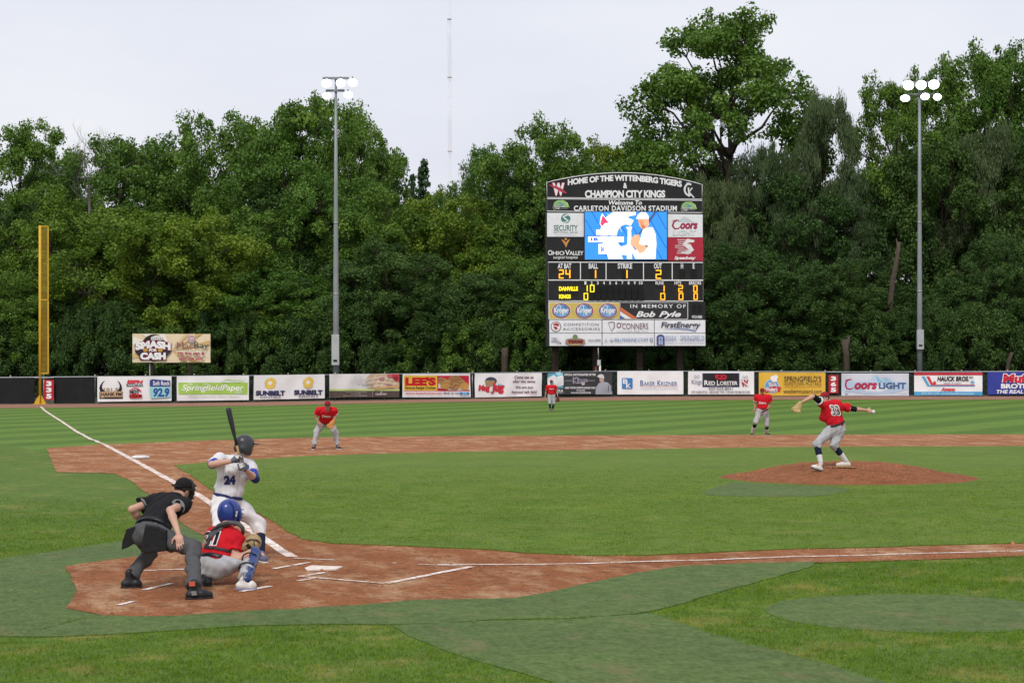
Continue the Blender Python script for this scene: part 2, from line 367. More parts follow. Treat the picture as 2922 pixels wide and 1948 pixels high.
# standing blades of grass where they are near enough to see
def in_poly(P, poly):
    x, y = P[:, 0], P[:, 1]; ins = np.zeros(len(P), bool); q = V([[p[0], p[1]] for p in poly])
    j = len(q)-1
    for i in range(len(q)):
        if q[i, 1] != q[j, 1]:
            c = ((q[i, 1] > y) != (q[j, 1] > y)) & (x < (q[j, 0]-q[i, 0])*(y-q[i, 1])/(q[j, 1]-q[i, 1])+q[i, 0]); ins ^= c
        j = i
    return ins
def vnoise(P, sc, seed):
    r = np.random.default_rng(seed); k = r.normal(size=(14, 2)); k = k/np.linalg.norm(k, axis=1)[:, None]*r.uniform(.5, 1.6, (14, 1))*sc; ph = r.uniform(0, 6.28, 14)
    return np.sin(P @ k.T+ph).sum(1)/5.3
def blades(name, label, cat, n, d0, d1, z, keep, hgt, wid, m, seed):
    r = np.random.default_rng(seed); dd = np.sqrt(r.uniform(d0**2, d1**2, n)); u = r.uniform(-1.25, 1.25, n)*1461/FPX
    P = CAM[None, :2]+dd[:, None]*(CF[:2]/np.linalg.norm(CF[:2]))[None]+(dd*u)[:, None]*(CR[:2]/np.linalg.norm(CR[:2]))[None]
    fade = r.uniform(0, 1, n) < np.clip((d1-dd)/(d1-d0)/.55, 0, 1); P = P[fade]; P = P[keep(P)]; n = len(P); cl = vnoise(P, 3.2, seed+1)*.5+vnoise(P, 11., seed+2)*.5
    h = hgt*np.clip(.75+.45*cl+r.normal(size=n)*.22, .25, 1.7); a = r.uniform(0, 6.28, n); w = wid*r.uniform(.7, 1.3, n)
    ex = np.stack([np.cos(a), np.sin(a), np.zeros(n)], 1)*w[:, None]/2; B0 = np.concatenate([P, np.full((n, 1), z)], 1); lean = np.stack([r.normal(size=n)*.55, r.normal(size=n)*.55, np.ones(n)], 1)*h[:, None]
    v = np.stack([B0-ex, B0+ex, B0+lean], 1).reshape(-1, 3); me = fast_mesh(name, v, np.arange(3*n).reshape(-1, 3)); o = obj(name, me, m); tag(o, label, cat, None, 'stuff'); return o
DIRT_POLY = outline(pts=list(dirt_a)+dirt_b+dirt_c, step=.5, jit=.02, seed=2)
def keep_foul(P):
    r = np.random.default_rng(9); Q = P+r.normal(size=P.shape)*.05; k = in_poly(P, foul) & ~in_poly(Q, DIRT_POLY)
    for T in TURF: k &= ~in_poly(Q, T)
    return k
blades('foul_grass_blades', 'tufted mown grass of foul ground in front of and beside home plate', 'grass', 520000, 13.0, 36, .003, keep_foul, .036, .009, M_FOULB, 71)
blades('infield_grass_blades', 'short mown grass of the infield between home and the mound', 'grass', 420000, 23, 46, .025, lambda P: in_poly(P+np.random.default_rng(8).normal(size=P.shape)*.035, INF_POLY) & (np.hypot(P[:, 0]-mc[0], P[:, 1]-mc[1]) > mr) & ~in_poly(P, MT_POLY), .020, .011, M_INFB, 73)
def clods(name, label, cat, n, ctr, rad, z, keep, s0, s1, m, seed):
    r = np.random.default_rng(seed); a = r.uniform(0, 6.28, n); q = rad*np.sqrt(r.uniform(0, 1, n)); P = np.stack([ctr[0]+q*np.cos(a), ctr[1]+q*np.sin(a)], 1); P = P[keep(P)]; P = P[vnoise(P, 1.6, seed+3)+r.normal(size=len(P))*.4 > .1]; n = len(P)
    s_ = s0+(s1-s0)*r.uniform(0, 1, n)**3; T = V([[1, 0, 0], [-.5, .87, 0], [-.5, -.87, 0], [.1, 0, .8]]); th = r.uniform(0, 6.28, n); c, sn = np.cos(th), np.sin(th)
    v = np.zeros((n, 4, 3)); J_ = r.uniform(.6, 1.3, (n, 4, 3)); base = T[None]*J_*s_[:, None, None]; v[:, :, 0] = base[:, :, 0]*c[:, None]-base[:, :, 1]*sn[:, None]+P[:, :1]; v[:, :, 1] = base[:, :, 0]*sn[:, None]+base[:, :, 1]*c[:, None]+P[:, 1:]
    zz = V([z(x, y) if callable(z) else z for x, y in P]); v[:, :, 2] = base[:, :, 2]+zz[:, None]
    f = (np.arange(n)[:, None, None]*4+V([[0, 1, 3], [1, 2, 3], [2, 0, 3]])[None]).reshape(-1, 3); o = obj(name, fast_mesh(name, v.reshape(-1, 3), f), m); tag(o, label, cat, None, 'stuff')
M_CLOD = mat('loose_clay', (.30, .118, .056), .95, .35, 3); M_CLODL = mat('loose_dry_clay', (.38, .16, .085), .95, .3, 3)
clods('loose_clay', 'loose clay crumbs and cleat clods on the dirt round home plate', 'clay crumbs', 26000, (0, 0), 9.5, .0125, lambda P: in_poly(P, DIRT_POLY) & ~in_poly(P, INF_POLY), .006, .030, M_CLOD, 81)
clods('mound_clay_crumbs', 'loose clay crumbs dug up on the pitcher\'s mound', 'clay crumbs', 3500, mc, mr*.9, lambda x, y: .034+mound_h(x, y), lambda P: np.ones(len(P), bool), .012, .05, M_CLOD, 83)
clods('skin_clay_crumbs', 'loose clay crumbs on the infield dirt beyond the grass', 'clay crumbs', 15000, (13.04, 13.04), 28., .0125, lambda P: in_poly(P, DIRT_POLY) & ~in_poly(P, INF_POLY) & (np.hypot(P[:, 0], P[:, 1]) > 9), .012, .05, M_CLODL, 85)
# chalk lines: ragged strips
def chalk(pts, wid, z, seed, gap=0., wob=.012):
    v, f = [], []; r = np.random.default_rng(seed); nz = smooth_noise(seed+100)
    P = [V(p[:2], dtype=float) for p in pts]; path = []
    for a, b in zip(P[:-1], P[1:]):
        L = np.linalg.norm(b-a); k = max(2, int(L/.06)) if L < 30 else int(L/.25)
        path += [a+(b-a)*j/k for j in range(k)]
    path.append(P[-1])
    for i, p in enumerate(path):
        t_ = path[min(i+1, len(path)-1)]-path[max(i-1, 0)]; t_ /= np.linalg.norm(t_); n = V([-t_[1], t_[0]])
        c = p+n*wob*2.0*nz(p*.5); w = wid/2*(1+.20*nz(p*2.2)+.07*r.normal())
        v += [(c[0]+n[0]*w, c[1]+n[1]*w, z+.002*nz(p*2)), (c[0]-n[0]*w, c[1]-n[1]*w, z)]
    for i in range(len(path)-1):
        if gap and nz(path[i]*1.1) > gap: continue
        f.append((2*i, 2*i+1, 2*i+3, 2*i+2))
    return v, f
def line_obj(name, pts, wid, z=.018, seed=1, gap=0., wob=.012):
    v, f = chalk(pts, wid, z, seed, gap, wob); o = obj(name, mesh_np(name, v, f), M_CHALK); o['kind'] = 'structure'; return o
g2 = lambda x, y: G(x, y)[:2]
r1 = lambda x, y: g2(300+x/2.1, 1540+y/2.1)
line_obj('foul_line', [r1(1120, 108), g2(560, 1411), g2(374, 1310), g2(297, 1268.5)], .145, .018, 31, 0, .015)
line_obj('foul_line', [g2(297, 1267.5), g2(255, 1251), g2(215, 1229), g2(180, 1205), g2(150, 1186), g2(130, 1173), g2(116, 1160)], .12, .012, 32, 0, .02)
line_obj('foul_line', [r1(1990, 154), r1(2340, 155), g2(1700, 1610), g2(2160, 1594.5), g2(2922, 1573.5), (27, .02)], .085, .018, 33, 0, .035)
BI, BO, FI, FO = r1(1165, 226), r1(1680, 269), r1(1718, 145), r1(2200, 167)
line_obj('batters_box_line', [BI, FI], .08, .0185, 34, .28)
line_obj('batters_box_line', [FI, FO], .04, .0190, 35, .15)
line_obj('batters_box_line', [FO, BO], .10, .0195, 36)
line_obj('batters_box_line', [BO, BI], .07, .0200, 37, .35)
line_obj('batters_box_line', [r1(230, 190), r1(560, 180), r1(910, 198), r1(1270, 132)], .07, .0185, 38, .02)
line_obj('batters_box_line', [r1(1375, 126), r1(1255, 122), r1(960, 106)], .06, .0190, 39, .05)
line_obj('catchers_box_line', [r1(735, 332), r1(1250, 236)], .08, .0185, 40, .1)
line_obj('catchers_box_line', [r1(230, 308), r1(395, 268)], .08, .0185, 41, .1)
line_obj('catchers_box_line', [r1(80, 398), r1(165, 376)], .07, .0185, 42, .1)
# home plate and third base
plate = [r1(1196, 178), r1(1238, 163), r1(1425, 170), r1(1385, 186), r1(1210, 191)]
hp = thing('home_plate', 'white rubber home plate dusted with clay between the batter\'s boxes', 'home plate', (*plate[0], .012))
mb = MB(); n = len(plate)
mb.add([(*p, .026) for p in plate]+[(*p, .010) for p in plate], [tuple(range(n))]+[(i, (i+1) % n, n+(i+1) % n, n+i) for i in range(n)])
M_PLATE = mat('dusty_white_rubber', (.70, .60, .53), .8, .16, 9)
mb.build('plate_slab', M_PLATE, hp)
def bag(p0):
    t_ = thing('third_base', 'white square base bag lying on the left foul line', 'base', (p0[0], p0[1], .012))
    bm = bmesh.new(); bmesh.ops.create_cube(bm, size=1)
    bmesh.ops.bevel(bm, geom=bm.edges[:]+bm.verts[:], offset=.18, segments=3, affect='EDGES')
    for v in bm.verts: v.co = Vector((v.co.x*.43+.21, v.co.y*.43-.05, v.co.z*.085+.042))
    me = bpy.data.meshes.new('bag'); bm.to_mesh(me); bm.free(); obj('bag', me, mat('bag_canvas', (.72, .70, .67), .7, .08, 12), t_, True)
    m2 = MB().box(V([p0[0]+.21, p0[1]-.05, .017]), (1, 0, 0), (0, 1, 0), (0, 0, 1), .19, .19, .006); m2.build('base_plate', M_STEEL, t_)
bag(G(377, 1309.5))

# ------------------------------------------------------------------ trees
def leaf_mat(name, dark, mid, light, trans=.27):
    m = bpy.data.materials.new(name); t, p = nodes_of(m); L = t.links
    at = t.nodes.new('ShaderNodeAttribute'); at.attribute_name = 'tint'
    oi = t.nodes.new('ShaderNodeObjectInfo')
    g = t.nodes.new('ShaderNodeNewGeometry')
    n1 = noise(t, g.outputs['Position'], .16, 3, .5)
    f = fmath(t, 'ADD', fmath(t, 'MULTIPLY', at.outputs['Fac'], .62), fmath(t, 'MULTIPLY', n1, .38))
    c = ramp(t, f, [(.22, dark), (.50, mid), (.80, light)])
    c = mixc(t, 1., c, ramp(t, oi.outputs['Random'], [(0., (.78, .88, .84)), (.5, (1, 1, 1)), (1., (1.16, 1.10, .92))]), 'MULTIPLY')
    L.new(c, p.inputs['Base Color']); p.inputs['Roughness'].default_value = .55; p.inputs['Specular IOR Level'].default_value = .25
    tr = t.nodes.new('ShaderNodeBsdfTranslucent'); L.new(mixc(t, 1., c, (1.1, 1.25, .55), 'MULTIPLY'), tr.inputs['Color'])
    mx = t.nodes.new('ShaderNodeMixShader'); mx.inputs['Fac'].default_value = trans
    L.new(p.outputs[0], mx.inputs[1]); L.new(tr.outputs[0], mx.inputs[2])
    L.new(mx.outputs[0], t.nodes['Material Output'].inputs['Surface'])
    return m
LEAF = {
 'green': leaf_mat('leaf_green', (.046, .100, .014), (.096, .182, .026), (.170, .280, .050)),
 'lime': leaf_mat('leaf_lime', (.070, .122, .012), (.138, .215, .022), (.220, .305, .042)),
 'dark': leaf_mat('leaf_dark_shade', (.026, .060, .013), (.056, .112, .024), (.105, .182, .044)),  # dark-leaved trees; also shade of the lower wood put into leaf colour
 'olive': leaf_mat('leaf_olive', (.048, .074, .026), (.088, .126, .050), (.150, .200, .092)),
 'spruce': leaf_mat('leaf_spruce', (.024, .054, .022), (.042, .086, .036), (.066, .124, .054), .15),
}
M_BARK = mat('bark', (.055, .043, .032), .9, .35, 3, .6, 14)
M_BARKP = mat('pale_bark', (.19, .15, .11), .9, .25, 3, .6, 14)
M_BARKT = mat('dull_bark', (.078, .060, .043), .9, .25, 3, .6, 14)
M_BARKG = mat('grey_dead_wood', (.20, .18, .17), .9, .2, 3)
def limb(p0, d, L, up, rnd, r, n=6):
    pts = [p0]; d = d/np.linalg.norm(d); p = p0.copy()
    for i in range(n):
        d = d+V([0, 0, up])+r.normal(size=3)*rnd; d /= np.linalg.norm(d); p = p+d*L/n; pts.append(p)
    return pts
def leaves(cl, seed, size, per, flat=.8, droop=0., jitter=.65):
    """cl: list of (centre, radius). returns leaf quads and tint"""
    r = np.random.default_rng(seed); C = V([c for c, _ in cl]); Rr = V([q for _, q in cl])
    cnt = np.maximum(12, (per*(Rr/np.mean(Rr))**2)).astype(int); idx = np.repeat(np.arange(len(cl)), cnt); n = len(idx)
    d = r.normal(size=(n, 3)); d /= np.linalg.norm(d, axis=1)[:, None]
    u = r.uniform(0, 1, n)**.42
    # lumpy, not round: each cluster gets its own stretched axes
    ax = r.uniform(.65, 1.35, (len(cl), 3)); ax[:, 2] *= flat
    p = C[idx]+d*ax[idx]*(Rr[idx]*u*r.uniform(.8, 1.25, n))[:, None]
    p[:, 2] -= droop*r.uniform(0, 1, n)*Rr[idx]
    nrm = d*.55+V([0, 0, .55])+r.normal(size=(n, 3))*jitter; nrm /= np.linalg.norm(nrm, axis=1)[:, None]
    a = np.cross(nrm, r.normal(size=(n, 3))); a /= np.linalg.norm(a, axis=1)[:, None]
    if droop: a = a*.5+V([0, 0, -.8]); a /= np.linalg.norm(a, axis=1)[:, None]
    b = np.cross(nrm, a); b /= (np.linalg.norm(b, axis=1)[:, None]+1e-9)
    s = size*r.uniform(.45, 1.6, n); wd = .32 if not droop else .17
    v = np.stack([p-a*(s*.5)[:, None], p+b*(s*wd)[:, None]+a*(s*.05)[:, None], p+a*(s*.5)[:, None], p-b*(s*wd)[:, None]+a*(s*.05)[:, None]], 1).reshape(-1, 3)
    f = np.arange(4*n).reshape(-1, 4)
    ct = r.uniform(.12, .88, len(cl)); tint = np.clip(ct[idx]*.6+r.uniform(0, .4, n), 0, 1)
    return v, f, np.repeat(tint, 4)
def make_tree(seed, style, H=18., R=6.5, zc=.55, rz=.47, nl=16, lobe=.36, nc=15, per=110, size=.30, crad=.85, bare=.12, droop=0., fork=.25, rho_=(.56, .84)):
    """trunk, limbs to a set of lobes spread through the crown's volume, twigs and leaf clusters on every lobe"""
    r = np.random.default_rng(seed); mb = MB(); cl = []
    tr = [V([0., 0, 0])]; p = tr[0].copy(); lean = r.normal(size=2)*.03
    nseg = 9; top = .80*H
    for i in range(nseg):
        p = p+V([lean[0]+r.normal()*.04, lean[1]+r.normal()*.04, 1.])*top/nseg; tr.append(p)
    rad0 = .018*H
    mb.tube(tr, [rad0*(1.35 if i == 0 else 1)*(1-.86*i/nseg) for i in range(nseg+1)], 8)
    at_h = lambda h: V([np.interp(h, [q[2] for q in tr], [q[k] for q in tr]) for k in range(2)]+[h])
    if style == 'conifer':
        for i in range(34):
            t = .06+.93*i/34; L = R*(1-t)*r.uniform(.8, 1.1)+.25; c = at_h(t*H)
            for k in range(6):
                a = r.uniform(0, 6.28); d = V([math.cos(a), math.sin(a), -.05])
                for s_ in (.35, .65, .95): cl.append((c+d*L*s_+V([0, 0, -.18*L*s_]), .26*L*(1.15-s_)+.22))
    else:
        C0 = V([0, 0, zc*H]); az = r.uniform(0, 6.28)
        for i in range(nl):
            zz = -.80+1.76*((i+.5)/nl)**.85; zz = min(.92, zz+r.normal()*.05); az += 2.4+r.normal()*.3
            q = math.sqrt(max(.04, 1-zz*zz)); rho = r.uniform(*rho_)
            lc = C0+V([math.cos(az)*q*R*rho, math.sin(az)*q*R*rho, zz*rz*H*r.uniform(.74, .86)])
            lr = lobe*R*r.uniform(.72, 1.22)
            h0 = max(bare*H, min(top, lc[2]-fork*H*r.uniform(.5, 1.1))); c0 = at_h(h0)
            L = np.linalg.norm(lc-c0); m1 = c0+(lc-c0)*.5+V([r.normal()*.06*L, r.normal()*.06*L, -.10*L])
            rl = rad0*.55*(1-.6*h0/H)
            lp = [c0, c0+(m1-c0)*.5+V([0, 0, -.02*L]), m1, m1+(lc-m1)*.5+r.normal(size=3)*.03*L, lc]
            mb.tube(lp, [rl, rl*.82, rl*.62, rl*.45, rl*.25], 6, False)
            for k in range(nc):
                d = r.normal(size=3); d[2] = d[2]*.8+.25; d /= np.linalg.norm(d)
                # favour the outer, upper side of the lobe
                o_ = (lc-C0)/(np.linalg.norm(lc-C0)+1e-6)
                if d @ o_ < -.35 and r.uniform() < .7: d = -d
                c = lc+d*lr*V([1, 1, .8])*r.uniform(.55, 1.12)
                cl.append((c, crad*r.uniform(.5, 1.15)))
                if k % 2 == 0: mb.tube([lc-(lc-m1)*.15, lc+(c-lc)*.5+r.normal(size=3)*.12, c], [rl*.22, rl*.14, rl*.05], 4, False)
        for k in range(4): cl.append((C0+V([r.normal()*.25*R, r.normal()*.25*R, rz*H*r.uniform(.6, .95)]), crad))
    v, f, tint = leaves(cl, seed+1, size, per, .8, droop)
    me = fast_mesh('crown', v, f)
    a = me.attributes.new('tint', 'FLOAT', 'POINT'); a.data.foreach_set('value', tint.astype(np.float32))
    tm = mesh_np('trunk', mb.v, mb.f); tm.shade_smooth()
    return dict(trunk=tm, crown=me, H=np.percentile(v[:, 2], 99.95), R=np.percentile(np.linalg.norm(v[:, :2], axis=1), 97))
PROTO = {
 'round': [make_tree(11, 'round', lobe=.40, nc=17, per=165, size=.215, crad=.95), make_tree(23, 'round', nl=20, lobe=.37, nc=15, per=165, size=.215, crad=.9), make_tree(37, 'round', R=7.2, nl=16, lobe=.42, nc=18, per=165, size=.22, crad=.95), make_tree(47, 'round', nl=23, lobe=.34, nc=13, R=6.9, per=165, size=.215)],
 'tall': [make_tree(41, 'tall', H=24, R=6.6, zc=.6, rz=.40, nl=21, lobe=.36, nc=15, per=150, size=.24, bare=.2, crad=.9), make_tree(59, 'tall', H=24, R=6., zc=.62, rz=.38, nl=18, lobe=.38, nc=15, per=150, size=.24, bare=.25, crad=.9)],
 'willow': [make_tree(61, 'willow', H=17, R=5.5, zc=.58, rz=.44, nl=20, lobe=.36, nc=15, per=190, size=.24, crad=.85, droop=.45, bare=.15, fork=.4), make_tree(67, 'willow', H=17, R=5.8, zc=.58, rz=.44, nl=22, lobe=.33, nc=14, per=190, size=.24, crad=.85, droop=.45, bare=.15, fork=.4)],
 'bush': [make_tree(71, 'bush', H=6., R=3.4, zc=.42, rz=.56, nl=12, lobe=.38, nc=12, per=130, size=.17, bare=.04, crad=.6), make_tree(83, 'bush', H=6., R=3.8, zc=.42, rz=.56, nl=14, lobe=.35, nc=12, per=130, size=.18, bare=.04, crad=.65)],
 'conifer': [make_tree(91, 'conifer', H=16, R=3.4, per=24, size=.27)],
}
# one finer mesh for the giant cottonwood standing over the scoreboard
PROTO['giant'] = [make_tree(113, 'tall', H=27, R=8.6, zc=.60, rz=.41, nl=42, lobe=.24, nc=13, per=120, size=.25, crad=.92, bare=.22, fork=.2, rho_=(.25, .86))]
# things on the ground one can find, left to right (view px), used to say which tree is meant
REFS = [(-60, 'left picture edge'), (105, 'yellow foul pole'), (300, 'horned radio banner'), (395, 'tan billboard'), (490, 'green newspaper banner'), (665, 'two-sun banner'), (772, 'left light pole'), (880, 'waffle banner'), (1003, 'fried chicken banner'), (1165, 'red mug banner'), (1330, 'dark photographer banner'), (1436, 'scoreboard centre'), (1560, 'scoreboard\'s right half'), (1655, 'black lobster banner'), (1820, 'yellow mustard banner'), (1915, 'red 365 marker'), (2010, 'silver beer banner'), (2112, 'right light pole'), (2180, 'white furnace banner'), (2310, 'right-edge blue banner'), (2420, 'right picture edge')]
def near_ref(vx): return min(REFS, key=lambda q: abs(q[0]-vx))[1]
TREES = []
def tree(vx, vtop, vhalf, d, style, leaf, row, k=None, desc=None, bark=None):
    TREES.append([vx, vtop, vhalf, d, style, leaf, row, k, desc, bark])
back = [(30, 272, 120, 172, 'tall', 'green'), (128, 350, 100, 180, 'round', 'green'), (275, 308, 150, 172, 'round', 'green'), (400, 316, 120, 176, 'round', 'green'), (520, 252, 125, 169, 'round', 'green'), (660, 242, 130, 163, 'round', 'green'), (725, 220, 150, 166, 'round', 'green'), (805, 250, 80, 163, 'round', 'green'), (878, 338, 74, 168, 'round', 'green'),
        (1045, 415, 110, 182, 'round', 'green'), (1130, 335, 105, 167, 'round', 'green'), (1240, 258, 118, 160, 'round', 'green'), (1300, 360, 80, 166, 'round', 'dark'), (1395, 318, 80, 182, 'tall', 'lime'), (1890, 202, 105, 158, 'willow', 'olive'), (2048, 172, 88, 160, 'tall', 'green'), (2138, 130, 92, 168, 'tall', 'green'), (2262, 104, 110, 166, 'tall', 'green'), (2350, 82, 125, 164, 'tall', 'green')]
for i, b in enumerate(back): tree(*b, 'back', i)
tree(1664, 26, 248, 166, 'giant', 'green', 'giant', 0, 'giant cottonwood rising above the scoreboard, tallest tree of all')
tree(1490, 300, 85, 168, 'tall', 'green', 'back', 1)
tree(982, 366, 58, 174, 'conifer', 'spruce', 'spruce', 0, 'dark pointed spruce against the sky right of the left light pole')
tree(946, 400, 38, 176, 'conifer', 'spruce', 'spruce', 0, 'shorter dark spruce just left of the taller pointed spruce')
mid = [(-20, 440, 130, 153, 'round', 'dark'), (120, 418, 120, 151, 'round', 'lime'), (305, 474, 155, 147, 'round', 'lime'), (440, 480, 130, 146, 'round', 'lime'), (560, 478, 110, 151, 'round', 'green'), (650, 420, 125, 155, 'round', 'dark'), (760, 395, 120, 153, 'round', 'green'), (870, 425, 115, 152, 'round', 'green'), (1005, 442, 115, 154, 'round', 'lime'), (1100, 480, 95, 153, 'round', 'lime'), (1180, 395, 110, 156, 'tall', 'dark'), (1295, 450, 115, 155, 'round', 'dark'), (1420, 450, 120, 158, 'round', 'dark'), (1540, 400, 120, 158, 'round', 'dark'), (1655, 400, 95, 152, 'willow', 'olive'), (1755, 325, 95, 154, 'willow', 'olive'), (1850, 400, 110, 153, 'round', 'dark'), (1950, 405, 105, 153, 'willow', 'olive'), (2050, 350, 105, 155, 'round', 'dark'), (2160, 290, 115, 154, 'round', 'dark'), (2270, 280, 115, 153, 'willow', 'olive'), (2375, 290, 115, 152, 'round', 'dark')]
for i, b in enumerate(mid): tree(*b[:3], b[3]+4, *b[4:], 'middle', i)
rr = np.random.default_rng(5)
x = -30
while x < 2400:
    top = 575+rr.uniform(-45, 95)+(40 if x < 700 else 0); tree(x, top, rr.uniform(80, 115), 149+rr.uniform(-1.5, 2.5), 'round', ['green', 'dark', 'green', 'dark', 'dark'][rr.integers(5)] if x < 1250 else ['dark', 'dark', 'dark'][rr.integers(3)], 'front', int(rr.integers(4))); x += rr.uniform(78, 105)  # dark leaf here paints the shade low in the wood, throughout on the right
x = -20
while x < 2400:
    tree(x, 735+rr.uniform(-45, 55), rr.uniform(55, 85), 145+rr.uniform(0, 1.2), 'bush', ['green', 'dark', 'dark', 'dark'][rr.integers(4)] if x < 1250 else ['dark', 'dark', 'dark'][rr.integers(3)], 'bush', int(rr.integers(2))); x += rr.uniform(52, 76)  # shrubs likewise: shade under the trees is painted with the dark leaf
x = -120
while x < 2500:
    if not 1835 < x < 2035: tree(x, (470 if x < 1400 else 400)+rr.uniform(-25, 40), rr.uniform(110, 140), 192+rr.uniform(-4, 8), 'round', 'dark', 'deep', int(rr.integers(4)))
    x += rr.uniform(125, 155)
DESC = {'back': {'tall': 'tall loose-crowned tree', 'round': 'tall full-crowned tree', 'willow': 'wispy grey-green willow'}, 'middle': {'round': 'mid-height leafy tree', 'tall': 'mid-height leaning tree', 'willow': 'mid-height olive-green willow'}, 'front': {'round': 'lower tree at the wood edge'}, 'bush': {'bush': 'shrub just behind the fence'}, 'deep': {'round': 'shaded tree deep in the wood'}}
COLW = {'green': 'green', 'lime': 'yellow-green', 'dark': 'dark green', 'olive': 'olive', 'spruce': 'dark'}
labs = {}
for T in TREES:
    vx, vtop, vhalf, d, style, leaf, row, k, desc, bark = T
    key = desc or f"{COLW[leaf]} {DESC[row][style]} above the {near_ref(vx)}".replace('green olive-green', 'olive-green').replace('olive mid-height olive-green', 'mid-height olive-green').replace('olive wispy', 'wispy')
    labs.setdefault(key, []).append(T)
ORD = [[''], ['left of two, ', 'right of two, '], ['leftmost of three, ', 'middle of three, ', 'rightmost of three, ']]
for key, L in labs.items():
    L.sort(key=lambda T: T[0])
    for i, T in enumerate(L):
        vx, vtop, vhalf, d, style, leaf, row, k, desc, bark = T
        pr = PROTO[style][(k or 0) % len(PROTO[style])]
        if len(L) == 1: lab = key
        elif len(L) <= 3: lab = ORD[len(L)-1][i]+key
        else: lab = f"{['first', 'second', 'third', 'fourth', 'fifth', 'sixth'][i]} from left, {key}"
        b = W(vx*S, 1030, d); b[2] = -.02
        wide = 1.0 if row in ('giant', 'spruce') or style in ('bush', 'willow') else 1.12 if 850 < vx < 1160 and row == 'back' else 1.22 if style == 'tall' else 1.42
        Ht = W(vx*S, vtop*S, d)[2]; rad = vhalf*wide*S*d/FPX
        nm = {'bush': 'shrub', 'conifer': 'spruce_tree', 'willow': 'willow_tree', 'giant': 'cottonwood_tree'}.get(style, 'broadleaf_tree')
        grp = {'back': 'trees along the back of the wood', 'middle': 'mid-height trees behind the fence', 'front': 'lower trees at the front of the wood', 'bush': 'shrubs behind the outfield fence', 'deep': 'trees deep in the wood', 'spruce': 'spruces', 'giant': 'giant tree'}[row]
        hsh = (int(vx*7.3)+int(vtop)*3) % 628/100
        if style == 'giant': hsh = .4
        t_ = thing(nm, lab, {'bush': 'shrub', 'conifer': 'spruce', 'willow': 'willow'}.get(style, 'tree'), b, grp, hsh, (rad/pr['R'], rad/pr['R'], Ht/pr['H']))
        for part, m_ in (('trunk', M_BARK), ('crown', LEAF[leaf])):
            o = bpy.data.objects.new(part, pr[part]); COL.objects.link(o); o.parent = t_
            if len(pr[part].materials) == 0: pr[part].materials.append(None)
            o.material_slots[0].link = 'OBJECT'; o.material_slots[0].material = m_
# the tangle under the trees: nobody could count it
def undergrowth():
    r = np.random.default_rng(77); cl = []
    for k in range(520):
        vx = r.uniform(-60, 2420); d = r.choice([153., 160., 170., 182.])+r.uniform(-2, 2); b = W(vx*S, 1030, d); cl.append((V([b[0], b[1], r.uniform(.2, 5.5)]), r.uniform(.9, 1.9)))
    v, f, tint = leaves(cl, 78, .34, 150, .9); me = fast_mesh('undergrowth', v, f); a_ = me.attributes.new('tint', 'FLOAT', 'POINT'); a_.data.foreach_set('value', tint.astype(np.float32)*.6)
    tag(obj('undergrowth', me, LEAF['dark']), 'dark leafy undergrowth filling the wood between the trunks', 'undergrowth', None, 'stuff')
undergrowth()
# the bare dead tree sticking out of the wood on the left
def dead_tree(vx, vtop, d):
    b = W(vx*S, 1030, d); b[2] = 0; Ht = W(vx*S, vtop*S, d)[2]; r = np.random.default_rng(15); mb = MB(); mt_ = MB()
    mt_.tube([b, b+V([.2, 0, Ht*.4]), b+V([0, .1, Ht*.78])], [.28, .2, .10], 8)
    def rec(p, dr, L, rad, lv):
        pts = limb(p, dr, L, .05, .12, r, 4); mb.tube(pts, [rad*(1-.6*k/4) for k in range(5)], 4, False)
        if lv == 0: return
        for k in range(4 if lv > 1 else 5):
            q = pts[1+k % 4]; d2 = (pts[-1]-pts[0])/L+r.normal(size=3)*V([.62, .4, .35]); rec(q, d2, L*r.uniform(.5, .72), rad*.5, lv-1)
    for k in range(5): rec(b+V([0, .1, Ht*(.70+.015*k)]), V([(k-2)*.40, r.normal()*.3, .9]), Ht*.145, .07, 3)
    t_ = thing('dead_tree', 'bare grey dead tree with fine twigs against the sky, far left', 'dead tree', b)
    mt_.build('trunk', M_BARKG, t_); mb.build('branches', M_BARKG, t_)
dead_tree(205, 288, 169)
def trunk_piece(name, label, pts, rad, d, m, cat='tree trunk', fork=None):
    P = [W(x, y, d) for x, y in pts]; P[0][2] = -.05
    t_ = thing(name, label, cat, P[0]); mb = MB(); mb.tube(P, rad, 9); mb.build('trunk', m, t_, True)
    if fork:
        m2 = MB(); m2.tube([W(x, y, d) for x, y in fork], [rad[-1]*.8, rad[-1]*.5, rad[-1]*.35][:len(fork)], 7); m2.build('limb', m, t_, True)
trunk_piece('leaning_trunk', 'pale leaning tree trunk showing in dark leaves left of the right light pole', [(2530, 1080), (2540, 860), (2548, 800), (2560, 735), (2566, 690)], [.30, .24, .22, .18, .11], 146.3, M_BARKT, fork=[(2556, 760), (2562, 715), (2558, 680)])
trunk_piece('tree_stump', 'broken pale tree stump among shrubs above the yellow mustard banner', [(2416, 1080), (2415, 1010), (2410, 968)], [.28, .24, .27], 143.6, M_BARKT, 'stump', fork=[(2416, 1000), (2420, 975), (2423, 958)])
trunk_piece('tree_stump', 'grey broken trunk standing left of the scoreboard posts', [(1440, 1080), (1440, 1020), (1441, 992)], [.30, .27, .24], 143.6, M_BARKT, 'stump')
trunk_piece('leaning_trunk', 'thin leaning trunk in the dark shrubs at the far right', [(2868, 1080), (2878, 1030), (2888, 1005)], [.2, .17, .14], 143.6, M_BARKT)

